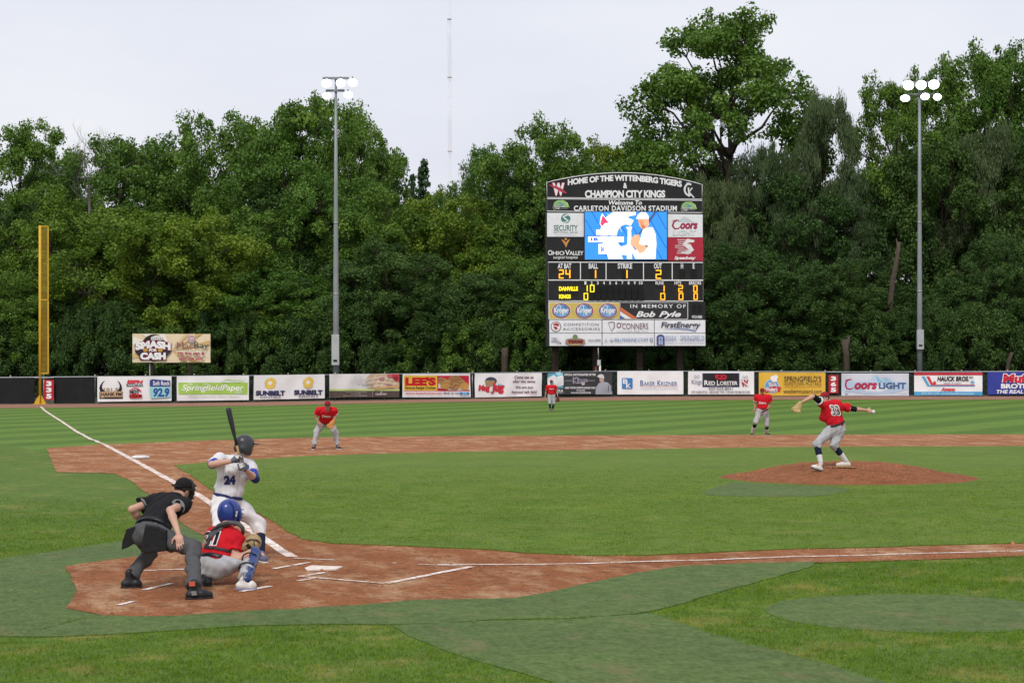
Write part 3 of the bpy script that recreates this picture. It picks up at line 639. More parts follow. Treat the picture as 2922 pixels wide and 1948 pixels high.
# ------------------------------------------------------------------ signs: flat print laid on real panels
def ink(c, e=0.):
    n = 'ink_%02d_%02d_%02d_%d' % (int(c[0]*99), int(c[1]*99), int(c[2]*99), int(e*10))
    if e: return mat(n, tuple(x*.4 for x in c), .6, .03, 3, emit=tuple(c), estr=e)
    return mat(n, c, .55, .05, 3)
K = (.015, .015, .017); WH = (.82, .82, .82); RED = (.50, .022, .035); NAVY = (.02, .035, .16); BLUE = (.04, .13, .45); GREY = (.25, .26, .28); LGREY = (.50, .51, .53)
YEL = (.72, .47, .06); GRN = (.25, .45, .07); TAN = (.55, .36, .20); TEAL = (.30, .62, .62); BROWN = (.09, .065, .055); MAR = (.22, .012, .03); ORA = (.75, .28, .03); AMB = (1., .42, .02)
_TXT = {}
def text_mesh(s, bold=0., shear=0., spacing=1., serif=False):
    key = (s, bold, shear, spacing)
    if key in _TXT: return _TXT[key]
    cu = bpy.data.curves.new('t', 'FONT'); cu.body = s; cu.size = 1; cu.offset = bold; cu.shear = shear; cu.space_character = spacing; cu.resolution_u = 3; cu.fill_mode = 'BOTH'
    o = bpy.data.objects.new('t', cu); COL.objects.link(o)
    dg = bpy.context.evaluated_depsgraph_get(); me = bpy.data.meshes.new_from_object(o.evaluated_get(dg))
    v = np.zeros(len(me.vertices)*3); me.vertices.foreach_get('co', v); v = v.reshape(-1, 3)[:, :2]
    f = [tuple(p.vertices) for p in me.polygons]
    bpy.data.objects.remove(o); bpy.data.curves.remove(cu); bpy.data.meshes.remove(me)
    lo, hi = v.min(0), v.max(0); v = (v-lo)/(hi-lo)
    _TXT[key] = (v, f); return v, f
class Sign:
    """a bilinear panel between four world corners; print positions are given in the picture of the panel"""
    def __init__(s, root, corners, px, sc, org, wave=0., seed=0, panel='panel', pmat=None, thick=.05, grid=(1, 1)):
        s.root, s.c = root, [V(c, dtype=float) for c in corners]           # TL TR BL BR
        s.px = [((x*1./sc)+org[0], (y*1./sc)+org[1]) for x, y in px]; s.sc, s.org = sc, org
        n = np.cross(s.c[1]-s.c[0], s.c[2]-s.c[0]); n /= np.linalg.norm(n)
        if n @ (CAM-s.c[0]) < 0: n = -n
        s.n, s.wave, s.k = n, wave, 0
        s.Wd = np.linalg.norm(s.c[1]-s.c[0]); s.Ht = np.linalg.norm(s.c[2]-s.c[0])
        r = np.random.default_rng(seed); s.wv = [(r.uniform(.35, 1.1)*(1 if r.uniform() < .6 else -1), r.uniform(.3, 1.2), r.uniform(0, 6.28), r.uniform(.4, 1)) for _ in range(6)]
        s.panel(panel, pmat, thick, grid)
    def uv(s, X, Y):
        x, y = X/s.sc+s.org[0], Y/s.sc+s.org[1]; (xl, yt), (xr, ytr), (xl2, yb), (xr2, ybr) = s.px
        u = (x-xl)/(xr-xl); t_ = yt+(ytr-yt)*u; b_ = yb+(ybr-yb)*u
        return u, (y-t_)/(b_-t_)
    def disp(s, u, v):
        if not s.wave: return 0.
        x, y = u*s.Wd, v*s.Ht; h = 0.
        for a, b, p, w in s.wv: h += w*math.sin(a*4.2*x+b*3.4*y+p+.6*math.sin(1.3*x+p))
        return s.wave*h/2.2
    def P(s, u, v, off=0.):
        a, b, c, d = s.c
        return a*(1-u)*(1-v)+b*u*(1-v)+c*(1-u)*v+d*u*v+s.n*(off+s.disp(min(1, max(0, u)), min(1, max(0, v))))
    def panel(s, name, m, thick, grid):
        nx, ny = grid; v, f = [], []
        for j in range(ny+1):
            for i in range(nx+1): v.append(s.P(i/nx, j/ny))
        for j in range(ny):
            for i in range(nx): a = j*(nx+1)+i; f.append((a, a+nx+1, a+nx+2, a+1))
        if thick:
            q = len(v); v += [p-s.n*thick for p in v]
            f += [tuple(x+q for x in reversed(g)) for g in f]
            rim = [i for i in range(nx+1)]+[(j+1)*(nx+1)-1 for j in range(1, ny+1)]+[ny*(nx+1)+i for i in range(nx-1, -1, -1)]+[j*(nx+1) for j in range(ny-1, 0, -1)]
            f += [(rim[i], rim[(i+1) % len(rim)], rim[(i+1) % len(rim)]+q, rim[i]+q) for i in range(len(rim))]
        mb = MB(); mb.add(v, f); s.face = mb.build(name, m, s.root, bool(s.wave))
    def lay(s, name, v2, f, m, parent=None):
        """v2 in picture coordinates"""
        s.k += 1; off = .010+.004*s.k+(.008 if s.wave else 0)
        if s.wave or len(f) > 60000:
            bm = bmesh.new(); vs_ = [bm.verts.new((x, y, 0)) for x, y in v2]
            for q in f:
                try: bm.faces.new([vs_[i] for i in q])
                except ValueError: pass
            bmesh.ops.triangulate(bm, faces=bm.faces[:])
            mx = .28*s.sc/s.Wd*(s.px[1][0]-s.px[0][0])
            for _ in range(5):
                es = [e for e in bm.edges if e.calc_length() > mx]
                if not es: break
                bmesh.ops.subdivide_edges(bm, edges=es, cuts=1); bmesh.ops.triangulate(bm, faces=[g for g in bm.faces if len(g.verts) > 3])
            bm.verts.index_update(); v2 = [(q.co.x, q.co.y) for q in bm.verts]; f = [tuple(q.index for q in g.verts) for g in bm.faces]; bm.free()
        mb = MB(); mb.add([s.P(*s.uv(x, y), off) for x, y in v2], f)
        return mb.build(name, ink(m) if isinstance(m, tuple) else m, parent or s.root)
    def r(s, x0, y0, x1, y1, m, name='print_panel'): return s.lay(name, [(x0, y0), (x1, y0), (x1, y1), (x0, y1)], [(0, 3, 2, 1)], m)
    def p(s, pts, m, name='print_shape'): return s.lay(name, pts, [tuple(range(len(pts)))], m)
    def e(s, cx, cy, rx, ry, m, n=28, name='print_disc'): return s.p([(cx+rx*math.cos(a), cy+ry*math.sin(a)) for a in np.linspace(0, 2*math.pi, n, endpoint=False)], m, name)
    def st(s, pts, w, m, name='print_stroke', close=False):
        """stroke of the given width along pts"""
        P = [V(q, dtype=float) for q in pts]; P = P+[P[0]] if close else P; L, R_ = [], []
        if close and not np.isscalar(w): w = list(w)+[w[0]]
        for i, q in enumerate(P):
            a, b = P[max(0, i-1)], P[min(len(P)-1, i+1)]
            if close and i in (0, len(P)-1): a, b = P[-2], P[1]
            t_ = (b-a)/(np.linalg.norm(b-a)+1e-9); n = V([-t_[1], t_[0]])*(w if np.isscalar(w) else w[i])/2; L.append(q+n); R_.append(q-n)
        k = len(P); return s.lay(name, [tuple(q) for q in L+R_], [(i, i+1, k+i+1, k+i) for i in range(k-1)], m)
    def t(s, txt, x0, y0, x1, y1, m, bold=0., shear=0., spacing=1., name='lettering', fn=None):
        v, f = text_mesh(txt, bold, shear, spacing); q = [(x0+(x1-x0)*a, y1+(y0-y1)*b) for a, b in v]
        if fn: q = [fn(*z) for z in q]
        if ' ' not in txt: return s.lay(name, q, f, m)
        # each word is a piece of its own: split where the gap is wider than inside a word
        iv = sorted((min(v[i][0] for i in g), max(v[i][0] for i in g), k) for k, g in enumerate(f)); n = len(txt.split()); ends = []; hi = iv[0][1]
        for a, b, k in iv[1:]:
            if a > hi: ends.append((a-hi, a))
            hi = max(hi, b)
        cuts = sorted(x for _, x in sorted(ends, reverse=True)[:n-1]); grp = {}
        for a, b, k in iv: grp.setdefault(sum(a >= c-1e-6 for c in cuts), []).append(f[k])
        for g in grp.values():
            us = sorted({i for h_ in g for i in h_}); mp = {a: b for b, a in enumerate(us)}; s.lay(name, [q[i] for i in us], [tuple(mp[i] for i in h_) for h_ in g], m); s.k -= 1
        s.k += 1
    def arc(s, cx, cy, rx, ry, a0, a1, w, m, n=20, name='print_arc'): return s.st([(cx+rx*math.cos(a), cy+ry*math.sin(a)) for a in np.linspace(math.radians(a0), math.radians(a1), n)], w, m, name)

# ------------------------------------------------------------------ outfield fence
M_SCREEN = mat('black_windscreen', (.012, .013, .014), .85, .25, 2, .2, 30)
M_GSCREEN = mat('green_windscreen', (.018, .034, .022), .85, .25, 2, .2, 30)
def build_fence():
    g0, _ = fence_at(-200)
    t_ = thing('outfield_fence', 'long chain-link outfield fence with top rail and dark windscreen behind the banners', 'fence', g0)
    xs = np.linspace(-240, 3200, 110); mb = MB(); mb.tube([fence_at(x)[1]+V([0, 0, .0]) for x in xs], .036, 6); mb.build('top_rail', M_STEEL, t_, True)
    mb = MB(); mb.tube([fence_at(x)[0]+V([0, 0, .06]) for x in xs], .012, 5); mb.build('bottom_wire', M_STEEL, t_, True)
    post_src = [(x/3.0947+o) for o, L in ((0, [385, 838, 1285, 1715, 2150]), (700, [378, 795, 1230, 1615, 2005]), (1440, [108, 490, 890, 1275, 1665, 2065]), (2162, [208, 595, 997, 1390, 1800, 2207])) for x in L]
    post_src = [-180, -70, 30]+post_src+[3010, 3140]
    for x in post_src:
        g, tp = fence_at(x, -.06); m2 = MB(); m2.tube([g-V([0, 0, .2]), tp+V([0, 0, .06])], .035, 8); po = m2.build('post', M_STEEL, t_, True)
        m3 = MB(); m3.tube([tp+V([0, 0, .055]), tp+V([0, 0, .11]), tp+V([0, 0, .14])], [.045, .042, .012], 8); m3.build('post_cap', mat('post_cap_tin', (.55, .45, .36), .5, .1, 5, metal=.4), po, True)
    def screen(x0, x1, lo, hi, m, off=-.10):
        v, f = [], []; n = max(2, int((x1-x0)/30))
        for i, x in enumerate(np.linspace(x0, x1, n+1)):
            g, tp = fence_at(x, off); w = V([.02*math.sin(x*.21), .03*math.sin(x*.13), 0])
            v += [g+(tp-g)*lo+w, g+(tp-g)*(lo+hi)/2-w*.7, g+(tp-g)*hi]
        for i in range(n):
            a = 3*i; f += [(a, a+3, a+4, a+1), (a+1, a+4, a+5, a+2)]
        mb = MB(); mb.add(v, f); mb.build('windscreen', m, t_, True)
    screen(-240, 99, .03, .985, M_SCREEN, .05); screen(154, 270, .03, .985, M_SCREEN, .05)
    screen(276, 740, .02, .985, M_GSCREEN); screen(742, 1440, .04, .985, M_GSCREEN); screen(1442, 2160, .03, .985, M_GSCREEN); screen(2162, 3200, .03, .985, M_GSCREEN)
    # woven wire of the fence, coarse diamond lattice near the open bays
    mb = MB()
    for x in np.arange(-240, 3200, 16.):
        (g, tp), (g2_, tp2) = fence_at(x), fence_at(x+60)
        mb.tube([g, tp2], .004, 3, False); mb.tube([tp, g2_], .004, 3, False)
    o = mb.build('woven_wire', M_STEEL, t_); o['kind'] = 'stuff'
build_fence()
def vinyl(c): return mat('vinyl_%02d_%02d_%02d' % tuple(int(q*99) for q in c), c, .45, .05, 1.2, .15, 5)
BN = 0
def banner(name, label, reg, XL, XR, ytl, ytr, ybl, ybr, col):
    global BN; BN += 1
    org = {'A': (0, 1040), 'B': (700, 1040), 'C': (1440, 1040), 'D': (2162, 1040)}[reg]; sc = 3.0947
    q = [(XL, ytl), (XR, ytr), (XL, ybl), (XR, ybr)]; cs = []
    for X, Y in q:
        x, y = X/sc+org[0], Y/sc+org[1]; d = depth(fence_at(x)[0])-.30; cs.append(W(x, y, d))
    g = fence_at((XL+XR)/2/sc+org[0])[0]; g[2] = (cs[2][2]+cs[3][2])/2
    root = thing(name, label, 'banner', g, 'advertising banners on the outfield fence')
    return Sign(root, cs, q, sc, org, .034, BN*13, 'cloth', vinyl(col), .0, (26, 9))
B = banner('advertising_banner', 'white banner with black bull horns and several radio station marks', 'A', 860, 1515, 106, 103, 328, 318, WH)
B.p([(925, 138), (900, 158), (882, 185), (876, 212), (886, 236), (935, 240), (925, 226), (905, 214), (900, 190), (907, 165)], K, 'horn'); B.p([(1033, 138), (1055, 155), (1071, 182), (1077, 210), (1068, 236), (1030, 238), (1036, 224), (1050, 212), (1056, 190), (1050, 165)], K, 'horn')
B.r(878, 236, 1083, 300, K); B.p([(884, 240), (1078, 235), (1082, 285), (888, 293)], TAN); B.t('101.5', 915, 203, 1042, 233, (.42, .28, .16), .03); B.t('HANK FM', 893, 246, 1072, 277, K, .03); B.r(915, 286, 1050, 296, K)
B.t('ESPN', 1118, 135, 1260, 167, (.62, .03, .05), .06, .2); B.r(1115, 172, 1258, 190, (.05, .05, .06)); B.t('WING 1410', 1125, 175, 1250, 187, WH, .02)
B.arc(1192, 258, 52, 52, 200, 340, 9, (.6, .03, .04)); B.t('HOT', 1142, 222, 1228, 260, K, .05); B.p([(1136, 268), (1165, 256), (1252, 262), (1250, 292), (1180, 298), (1140, 294)], (.62, .02, .03)); B.t('102.9', 1148, 266, 1245, 290, K, .03)
B.p([(1320, 138), (1340, 128), (1502, 140), (1502, 192), (1320, 192)], (.04, .06, .24)); B.t('Soft Rock', 1348, 144, 1498, 182, WH, .02); B.p([(1320, 195), (1502, 195), (1505, 285), (1325, 298)], TEAL); B.t('92.9', 1350, 206, 1495, 286, (.03, .08, .30), .05, .1)
B = banner('advertising_banner', 'white banner with wide lime-green band and slanted white newspaper name', 'A', 1562, 2198, 102, 97, 320, 312, WH)
B.r(1575, 158, 2185, 262, (.36, .58, .10)); B.t('SpringfieldPaper', 1605, 176, 2155, 244, WH, .015, .25); B.t('My', 1662, 164, 1702, 188, WH, .0, .2); B.t('.com', 2065, 232, 2138, 256, WH, 0, .2); B.t('Where Community News Matters', 1655, 268, 2110, 296, (.62, .68, .55), 0, .2)
B.st([(1945, 150), (2000, 130), (2070, 140), (2165, 128)], [1, 7, 6, 1], (.45, .65, .2)); B.st([(1950, 156), (2040, 160), (2110, 156), (2165, 134)], [1, 7, 8, 1], (.45, .65, .2)); B.st([(1780, 182), (1810, 172), (1850, 180)], [1, 6, 2], WH)
B = banner('advertising_banner', 'white banner with two yellow suns over dark blue lettering', 'B', 75, 700, 95, 85, 310, 297, WH)
for dx, dy in ((0, 0), (334, -6)):
    cx, cy = 216+dx, 164+dy; pts = []
    for k in range(24):
        a = 2*math.pi*k/24; rr_ = (54 if k % 2 == 0 else 38); pts.append((cx+rr_*math.cos(a+.12*(k % 2)), cy+rr_*.95*math.sin(a+.12*(k % 2))))
    B.p(pts, (.78, .55, .10), 'sun_emblem'); B.e(cx, cy-2, 18, 17, WH); B.t('SUNBELT', 92+dx, 229+dy, 345+dx, 274+dy, (.025, .03, .09), .06); B.t('RENTALS', 130+dx, 279+dy, 308+dx, 296+dy, GREY, .02)
B = banner('advertising_banner', 'white and brown banner with a waffle and berries printed at right', 'B', 742, 1358, 83, 80, 290, 287, (.72, .72, .71))
B.r(742, 232, 1358, 288, BROWN); B.r(742, 214, 1358, 231, (.50, .60, .22)); B.p([(1100, 82), (1356, 82), (1356, 212), (1300, 212), (1190, 206), (1090, 208), (1060, 170), (1065, 120)], (.55, .42, .30), 'waffle_print')
for k in range(5): B.st([(1075+k*55, 208-k*2), (1150+k*48, 92+k*9)], 9, (.72, .60, .44), 'waffle_ridge')
for k in range(3): B.st([(1068, 130+k*36), (1180, 116+k*36), (1340, 140+k*34)], 9, (.72, .60, .44), 'waffle_ridge')
B.e(1200, 125, 26, 14, (.42, .18, .20)); B.e(1262, 182, 24, 14, (.40, .22, .20)); B.p([(1245, 82), (1356, 82), (1356, 145), (1325, 150), (1290, 110)], (.50, .05, .06), 'berry_print'); B.e(1270, 98, 24, 14, (.62, .12, .18)); B.e(1325, 120, 22, 18, (.28, .02, .04))
B.st([(1130, 212), (1240, 200), (1355, 190)], 14, (.62, .36, .14)); B.t('At the', 950, 95, 1030, 118, (.55, .55, .55)); B.t('COMFORT', 920, 122, 1105, 156, (.60, .60, .60)); B.t('of', 985, 166, 1008, 184, GREY); B.t('Home.', 1020, 163, 1125, 194, (.20, .20, .20), .0)
B.t('Casseroles & Suites by Cortes', 875, 238, 1058, 248, (.55, .53, .5)); B.t('Springfield, OH', 920, 252, 1010, 262, (.55, .53, .5)); B.r(850, 271, 1062, 275, (.4, .38, .36)); B.r(1111, 236, 1113, 282, LGREY); B.t('COUNTRY', 1140, 252, 1240, 268, WH, .01); B.st([(1185, 250), (1192, 236)], 5, WH)
B = banner('advertising_banner', 'white banner with yellow panel, red lettering and fried chicken picture', 'B', 1388, 1988, 83, 80, 288, 288, WH)
B.r(1400, 95, 1690, 229, YEL); B.r(1690, 97, 1975, 229, (.52, .015, .04)); B.t("LEE'S", 1410, 110, 1678, 186, (.52, .01, .015), .07); B.t('Famous Recipe Chicken', 1410, 190, 1675, 224, K, .02)
B.p([(1695, 205), (1830, 230), (1972, 222), (1975, 180), (1700, 160)], (.62, .60, .58), 'plate_print')
for x_, y_, a_, b_ in ((1740, 150, 44, 34), (1800, 170, 60, 40), (1870, 160, 70, 45), (1930, 190, 42, 36), (1845, 120, 60, 22), (1760, 190, 48, 26), (1840, 195, 46, 30), (1720, 125, 25, 18)):
    B.e(x_, y_, a_, b_, (.42+.1*math.sin(x_), .22+.06*math.sin(x_), .07), 11, 'chicken_print')
for x_, y_ in ((1775, 150), (1850, 170), (1905, 150), (1800, 195), (1870, 205)): B.st([(x_-26, y_+8), (x_, y_-8), (x_+26, y_+4)], 6, (.62, .40, .16))
B.r(1398, 230, 1978, 234, (.55, .02, .04)); B.t('www.leeschicken.net', 1410, 240, 1725, 263, (.55, .02, .04), .01); B.t('find us on', 1742, 240, 1880, 262, K, .01)
for k in range(3): B.r(1885+k*28, 242, 1910+k*28, 264, (.06, .20, .48) if k != 1 else (.1, .45, .7))
B = banner('advertising_banner', 'white banner with red mug lettering and slanted purple invitation text', 'C', -262, 328, 78, 72, 290, 278, WH)
ox = -2290
B.e(2165+ox, 145, 52, 36, (.06, .07, .12)); B.p([(2110+ox, 140), (2200+ox, 140), (2196+ox, 190), (2120+ox, 190)], (.38, .24, .12), 'mug_print'); B.e(2245+ox, 190, 30, 22, (.30, .62, .72)); B.t('Mug', 2055+ox, 178, 2155+ox, 246, (.58, .03, .05), .07, .15); B.t('Jug', 2165+ox, 160, 2285+ox, 258, (.58, .03, .05), .07, .15); B.t('TAVERN', 2130+ox, 236, 2200+ox, 248, GREY)
PUR = (.14, .04, .09)
for s_, q in (('Come see us', (80, 96, 252, 124)), ('after the game.', (65, 135, 268, 166)), ('We are just', (92, 187, 245, 217)), ('beyond left field.', (55, 228, 282, 259))): B.t(s_, *q, PUR, .02, .2)
B = banner('advertising_banner', 'dark charcoal photographer banner with blue corner and ballplayer seen from behind', 'C', 378, 950, 75, 62, 264, 262, (.045, .048, .052))
B.r(379, 75, 515, 208, (.12, .42, .56)); B.p([(440, 72), (480, 66), (512, 76), (470, 100)], (.35, .68, .78)); B.p([(380, 118), (425, 92), (445, 98), (470, 170), (455, 208), (380, 208)], (.80, .82, .82)); B.p([(400, 150), (425, 138), (436, 185), (410, 195)], (.12, .42, .56))
B.p([(452, 110), (505, 90), (515, 112), (486, 128), (492, 146), (515, 138), (515, 182), (470, 196)], (.80, .82, .82)); B.t('ERA', 460, 218, 515, 243, WH, .02); B.r(460, 248, 515, 254, GREY)
B.t('OFFICIAL PHOTOGRAPHER OF THE', 522, 78, 797, 99, WH, .03); B.r(523, 140, 600, 143, LGREY); B.t('Kings', 597, 112, 724, 182, (.55, .54, .56), .06, .05); B.t('Kings', 602, 116, 719, 177, (.06, .05, .12), .02, .05); B.r(722, 140, 790, 143, LGREY); B.t('AND YOUTH SPORTS ACROSS OHIO', 525, 195, 797, 214, WH, .03); B.t('740-225-7025', 625, 221, 702, 233, WH, .02); B.t('WWW.PHOTOSPORTS.COM', 575, 241, 752, 256, WH, .02)
B.p([(795, 262), (800, 205), (822, 165), (860, 148), (905, 158), (935, 190), (945, 235), (946, 262)], (.36, .38, .42), 'player_print'); B.p([(828, 122), (868, 118), (872, 138), (855, 155), (832, 150)], (.52, .33, .28), 'player_print'); B.p([(806, 104), (822, 88), (848, 82), (868, 92), (874, 120), (830, 118)], (.66, .66, .64), 'player_print'); B.t('11', 905, 180, 940, 240, (.12, .13, .16), .02)
B = banner('advertising_banner', 'white banner with blue square monogram and blue capital lettering', 'C', 995, 1578, 58, 58, 263, 262, WH)
B.p([(1043, 118), (1122, 118), (1130, 126), (1130, 207), (1122, 215), (1043, 215), (1035, 207), (1035, 126)], (.05, .22, .52), 'monogram'); B.t('B', 1044, 127, 1086, 168, WH, .03); B.t('K', 1072, 166, 1116, 208, WH, .03)
B.t('B', 1197, 138, 1224, 184, (.06, .12, .32), .01); B.t('AKER', 1228, 150, 1326, 184, (.06, .12, .32), .0); B.t('K', 1348, 138, 1378, 184, (.06, .12, .32), .01); B.t('RIZNER', 1381, 150, 1523, 184, (.06, .12, .32)); B.r(1197, 190, 1525, 193, (.55, .2, .2)); B.t('FINANCIAL PLANNING', 1197, 204, 1523, 218, LGREY, 0, 0, 1.2)
B = banner('advertising_banner', 'white banner with black panel and red lobster in its middle', 'C', 1620, 2203, 60, 62, 263, 263, WH)
B.r(1746, 75, 2073, 198, (.05, .07, .18)); B.r(1754, 79, 2066, 193, K); B.p([(1856, 92), (1880, 84), (1900, 94), (1925, 86), (1955, 92), (1962, 112), (1950, 134), (1925, 130), (1905, 136), (1885, 126), (1862, 122)], (.48, .015, .03), 'lobster_print'); B.e(1895, 106, 12, 8, K); B.e(1935, 108, 10, 8, K)
B.t('R', 1763, 138, 1798, 182, WH, .02); B.t('ED', 1800, 146, 1858, 180, WH, .02); B.t('L', 1874, 138, 1898, 182, WH, .02); B.t('OBSTER', 1900, 146, 2056, 180, WH, .02); B.t('FRESH FISH - LIVE LOBSTER', 1810, 182, 2005, 190, LGREY)
B.t('GO', 1670, 92, 1720, 120, GREY); B.t('Kings', 1650, 130, 1740, 182, (.25, .28, .36), .01); B.t('GO', 2098, 95, 2148, 122, GREY); B.t('W', 2084, 132, 2152, 192, (.40, .05, .06), .08); B.st([(2088, 140), (2115, 158), (2150, 185)], 9, WH)
B.t('937-323-8051', 1800, 202, 2015, 223, (.14, .14, .15), .02); B.t('OFF N BECHTLE - AROUND THE CORNER FROM KROGER', 1645, 231, 2168, 252, (.14, .14, .15), .01)
B = banner('advertising_banner', 'yellow mustard banner with blue round emblem and red ribbon', 'D', 10, 598, 68, 70, 275, 272, (.70, .43, .05))
B.e(126, 190, 66, 62, (.62, .62, .60)); B.e(126, 190, 60, 56, (.10, .36, .62)); B.p([(90, 160), (150, 150), (172, 190), (110, 200)], (.55, .58, .62)); B.e(140, 120, 26, 22, WH); B.e(160, 110, 20, 20, WH); B.r(128, 122, 172, 150, WH); B.e(135, 162, 16, 12, (.45, .3, .32))
B.p([(62, 225), (100, 200), (150, 188), (190, 196), (212, 200), (196, 222), (205, 236), (170, 226), (110, 236), (70, 250)], (.50, .03, .05), 'ribbon_print'); B.t("Woeber's", 74, 196, 176, 236, WH, .03, .15)
B.t("SPRINGFIELD'S", 235, 100, 562, 148, (.10, .075, .03), .012); B.t('HOMETOWN MUSTARD', 232, 152, 562, 185, (.13, .10, .04)); B.r(230, 194, 562, 197, (.25, .17, .04)); B.t('woebermustard.com', 228, 215, 565, 250, (.12, .09, .03), .01)
B = banner('advertising_banner', 'silver banner with pale blue mountains and red script beer lettering', 'D', 740, 1335, 77, 77, 275, 275, (.60, .63, .70))
B.p([(745, 150), (800, 135), (870, 150), (960, 150), (1045, 90), (1085, 120), (1140, 105), (1200, 150), (1330, 160), (1332, 215), (1200, 250), (980, 262), (745, 225)], (.46, .58, .72), 'mountain_print'); B.p([(1045, 92), (1075, 125), (1120, 160), (1060, 150)], (.22, .48, .68), 'mountain_print'); B.p([(1100, 118), (1150, 122), (1200, 165), (1140, 150)], (.30, .55, .72), 'mountain_print'); B.p([(900, 200), (1050, 180), (1180, 215), (1080, 240), (950, 235)], (.66, .70, .76), 'mountain_print')
B.st([(835, 132), (810, 128), (782, 148), (776, 185), (790, 212), (825, 216), (850, 200)], [4, 10, 14, 16, 14, 10, 5], (.42, .03, .08), 'script_letter'); B.st([(766, 140), (790, 130), (812, 136)], [2, 6, 3], (.42, .03, .08)); B.t('oors', 855, 158, 1055, 219, (.42, .03, .08), .05, .2); B.t('LIGHT', 1070, 157, 1310, 214, (.06, .12, .26), .04); B.e(785, 258, 14, 5, (.3, .36, .45)); B.r(765, 240, 810, 243, (.3, .36, .45)); B.r(1250, 253, 1320, 256, (.45, .5, .58))
B = banner('advertising_banner', 'white banner with red top stripe, blue bottom stripe and chevrons', 'D', 1382, 1985, 70, 68, 272, 270, WH)
B.r(1382, 69, 1985, 93, (.50, .03, .05)); B.r(1382, 238, 1985, 271, (.08, .36, .62)); B.p([(1448, 103), (1475, 103), (1520, 184), (1920, 184), (1920, 191), (1500, 191)], (.10, .36, .62), 'chevron_print'); B.p([(1490, 103), (1517, 103), (1552, 175), (1918, 175), (1918, 181), (1532, 181)], (.58, .04, .06), 'chevron_print'); B.p([(1552, 178), (1548, 160), (1566, 140), (1578, 158), (1572, 178)], (.58, .04, .06), 'flame_print')
B.t('HAUCK BROS.', 1588, 103, 1865, 146, K, .04, .15); B.t('INC.', 1868, 103, 1908, 122, K, .02, .15); B.t('heating & cooling', 1645, 155, 1800, 173, GREY, .02); 
for k in range(3): a = k*math.pi/3; B.st([(1897-20*math.cos(a), 154-20*math.sin(a)), (1897+20*math.cos(a), 154+20*math.sin(a))], 6, (.12, .42, .66))
B.t('Amana', 1620, 200, 1745, 232, (.62, .04, .05), .05, .3); B.t('937-342-9190  www.HauckBrothers.com', 1450, 245, 1910, 265, (.55, .72, .82), .01)
B = banner('advertising_banner', 'blue banner with red and white lettering cut by the picture\'s right edge', 'D', 2030, 2640, 65, 62, 264, 262, (.035, .05, .30))
B.t('Muffler', 2158, 76, 2560, 166, WH, .11, .1); B.t('Muffler', 2165, 82, 2552, 160, (.55, .02, .04), .055, .1); B.t('BROTHERS', 2150, 168, 2520, 211, WH, .05); B.t('THE REAL PROS', 2110, 222, 2500, 255, WH, .03, .2)
def marker(label, reg, x0, y0, x1, y1, digs):
    org = {'A': (0, 1040), 'D': (2162, 1040)}[reg]; sc = 3.0947; q = [(x0, y0), (x1, y0), (x0, y1), (x1, y1)]; cs = []
    for X, Y in q: cs.append(W(X/sc+org[0], Y/sc+org[1], depth(fence_at(X/sc+org[0])[0])-.34))
    root = thing('distance_marker', label, 'sign', cs[2], 'distance markers on the fence'); s = Sign(root, cs, q, sc, org, 0, 0, 'board', mat('marker_red', (.45, .02, .03), .5, .06, 3), .03)
    h = (y1-y0)/3.25
    for k, dg_ in enumerate(digs): s.t(dg_, x0+(x1-x0)*.22, y0+(y1-y0)*.07+k*h*1.01, x0+(x1-x0)*.78, y0+(y1-y0)*.07+k*h*1.01+h*.8, WH, .06)
marker('red 335 distance marker beside the yellow foul pole', 'A', 390, 133, 475, 312, '335'); marker('red 365 distance marker between yellow and silver banners', 'D', 627, 92, 712, 252, '365')

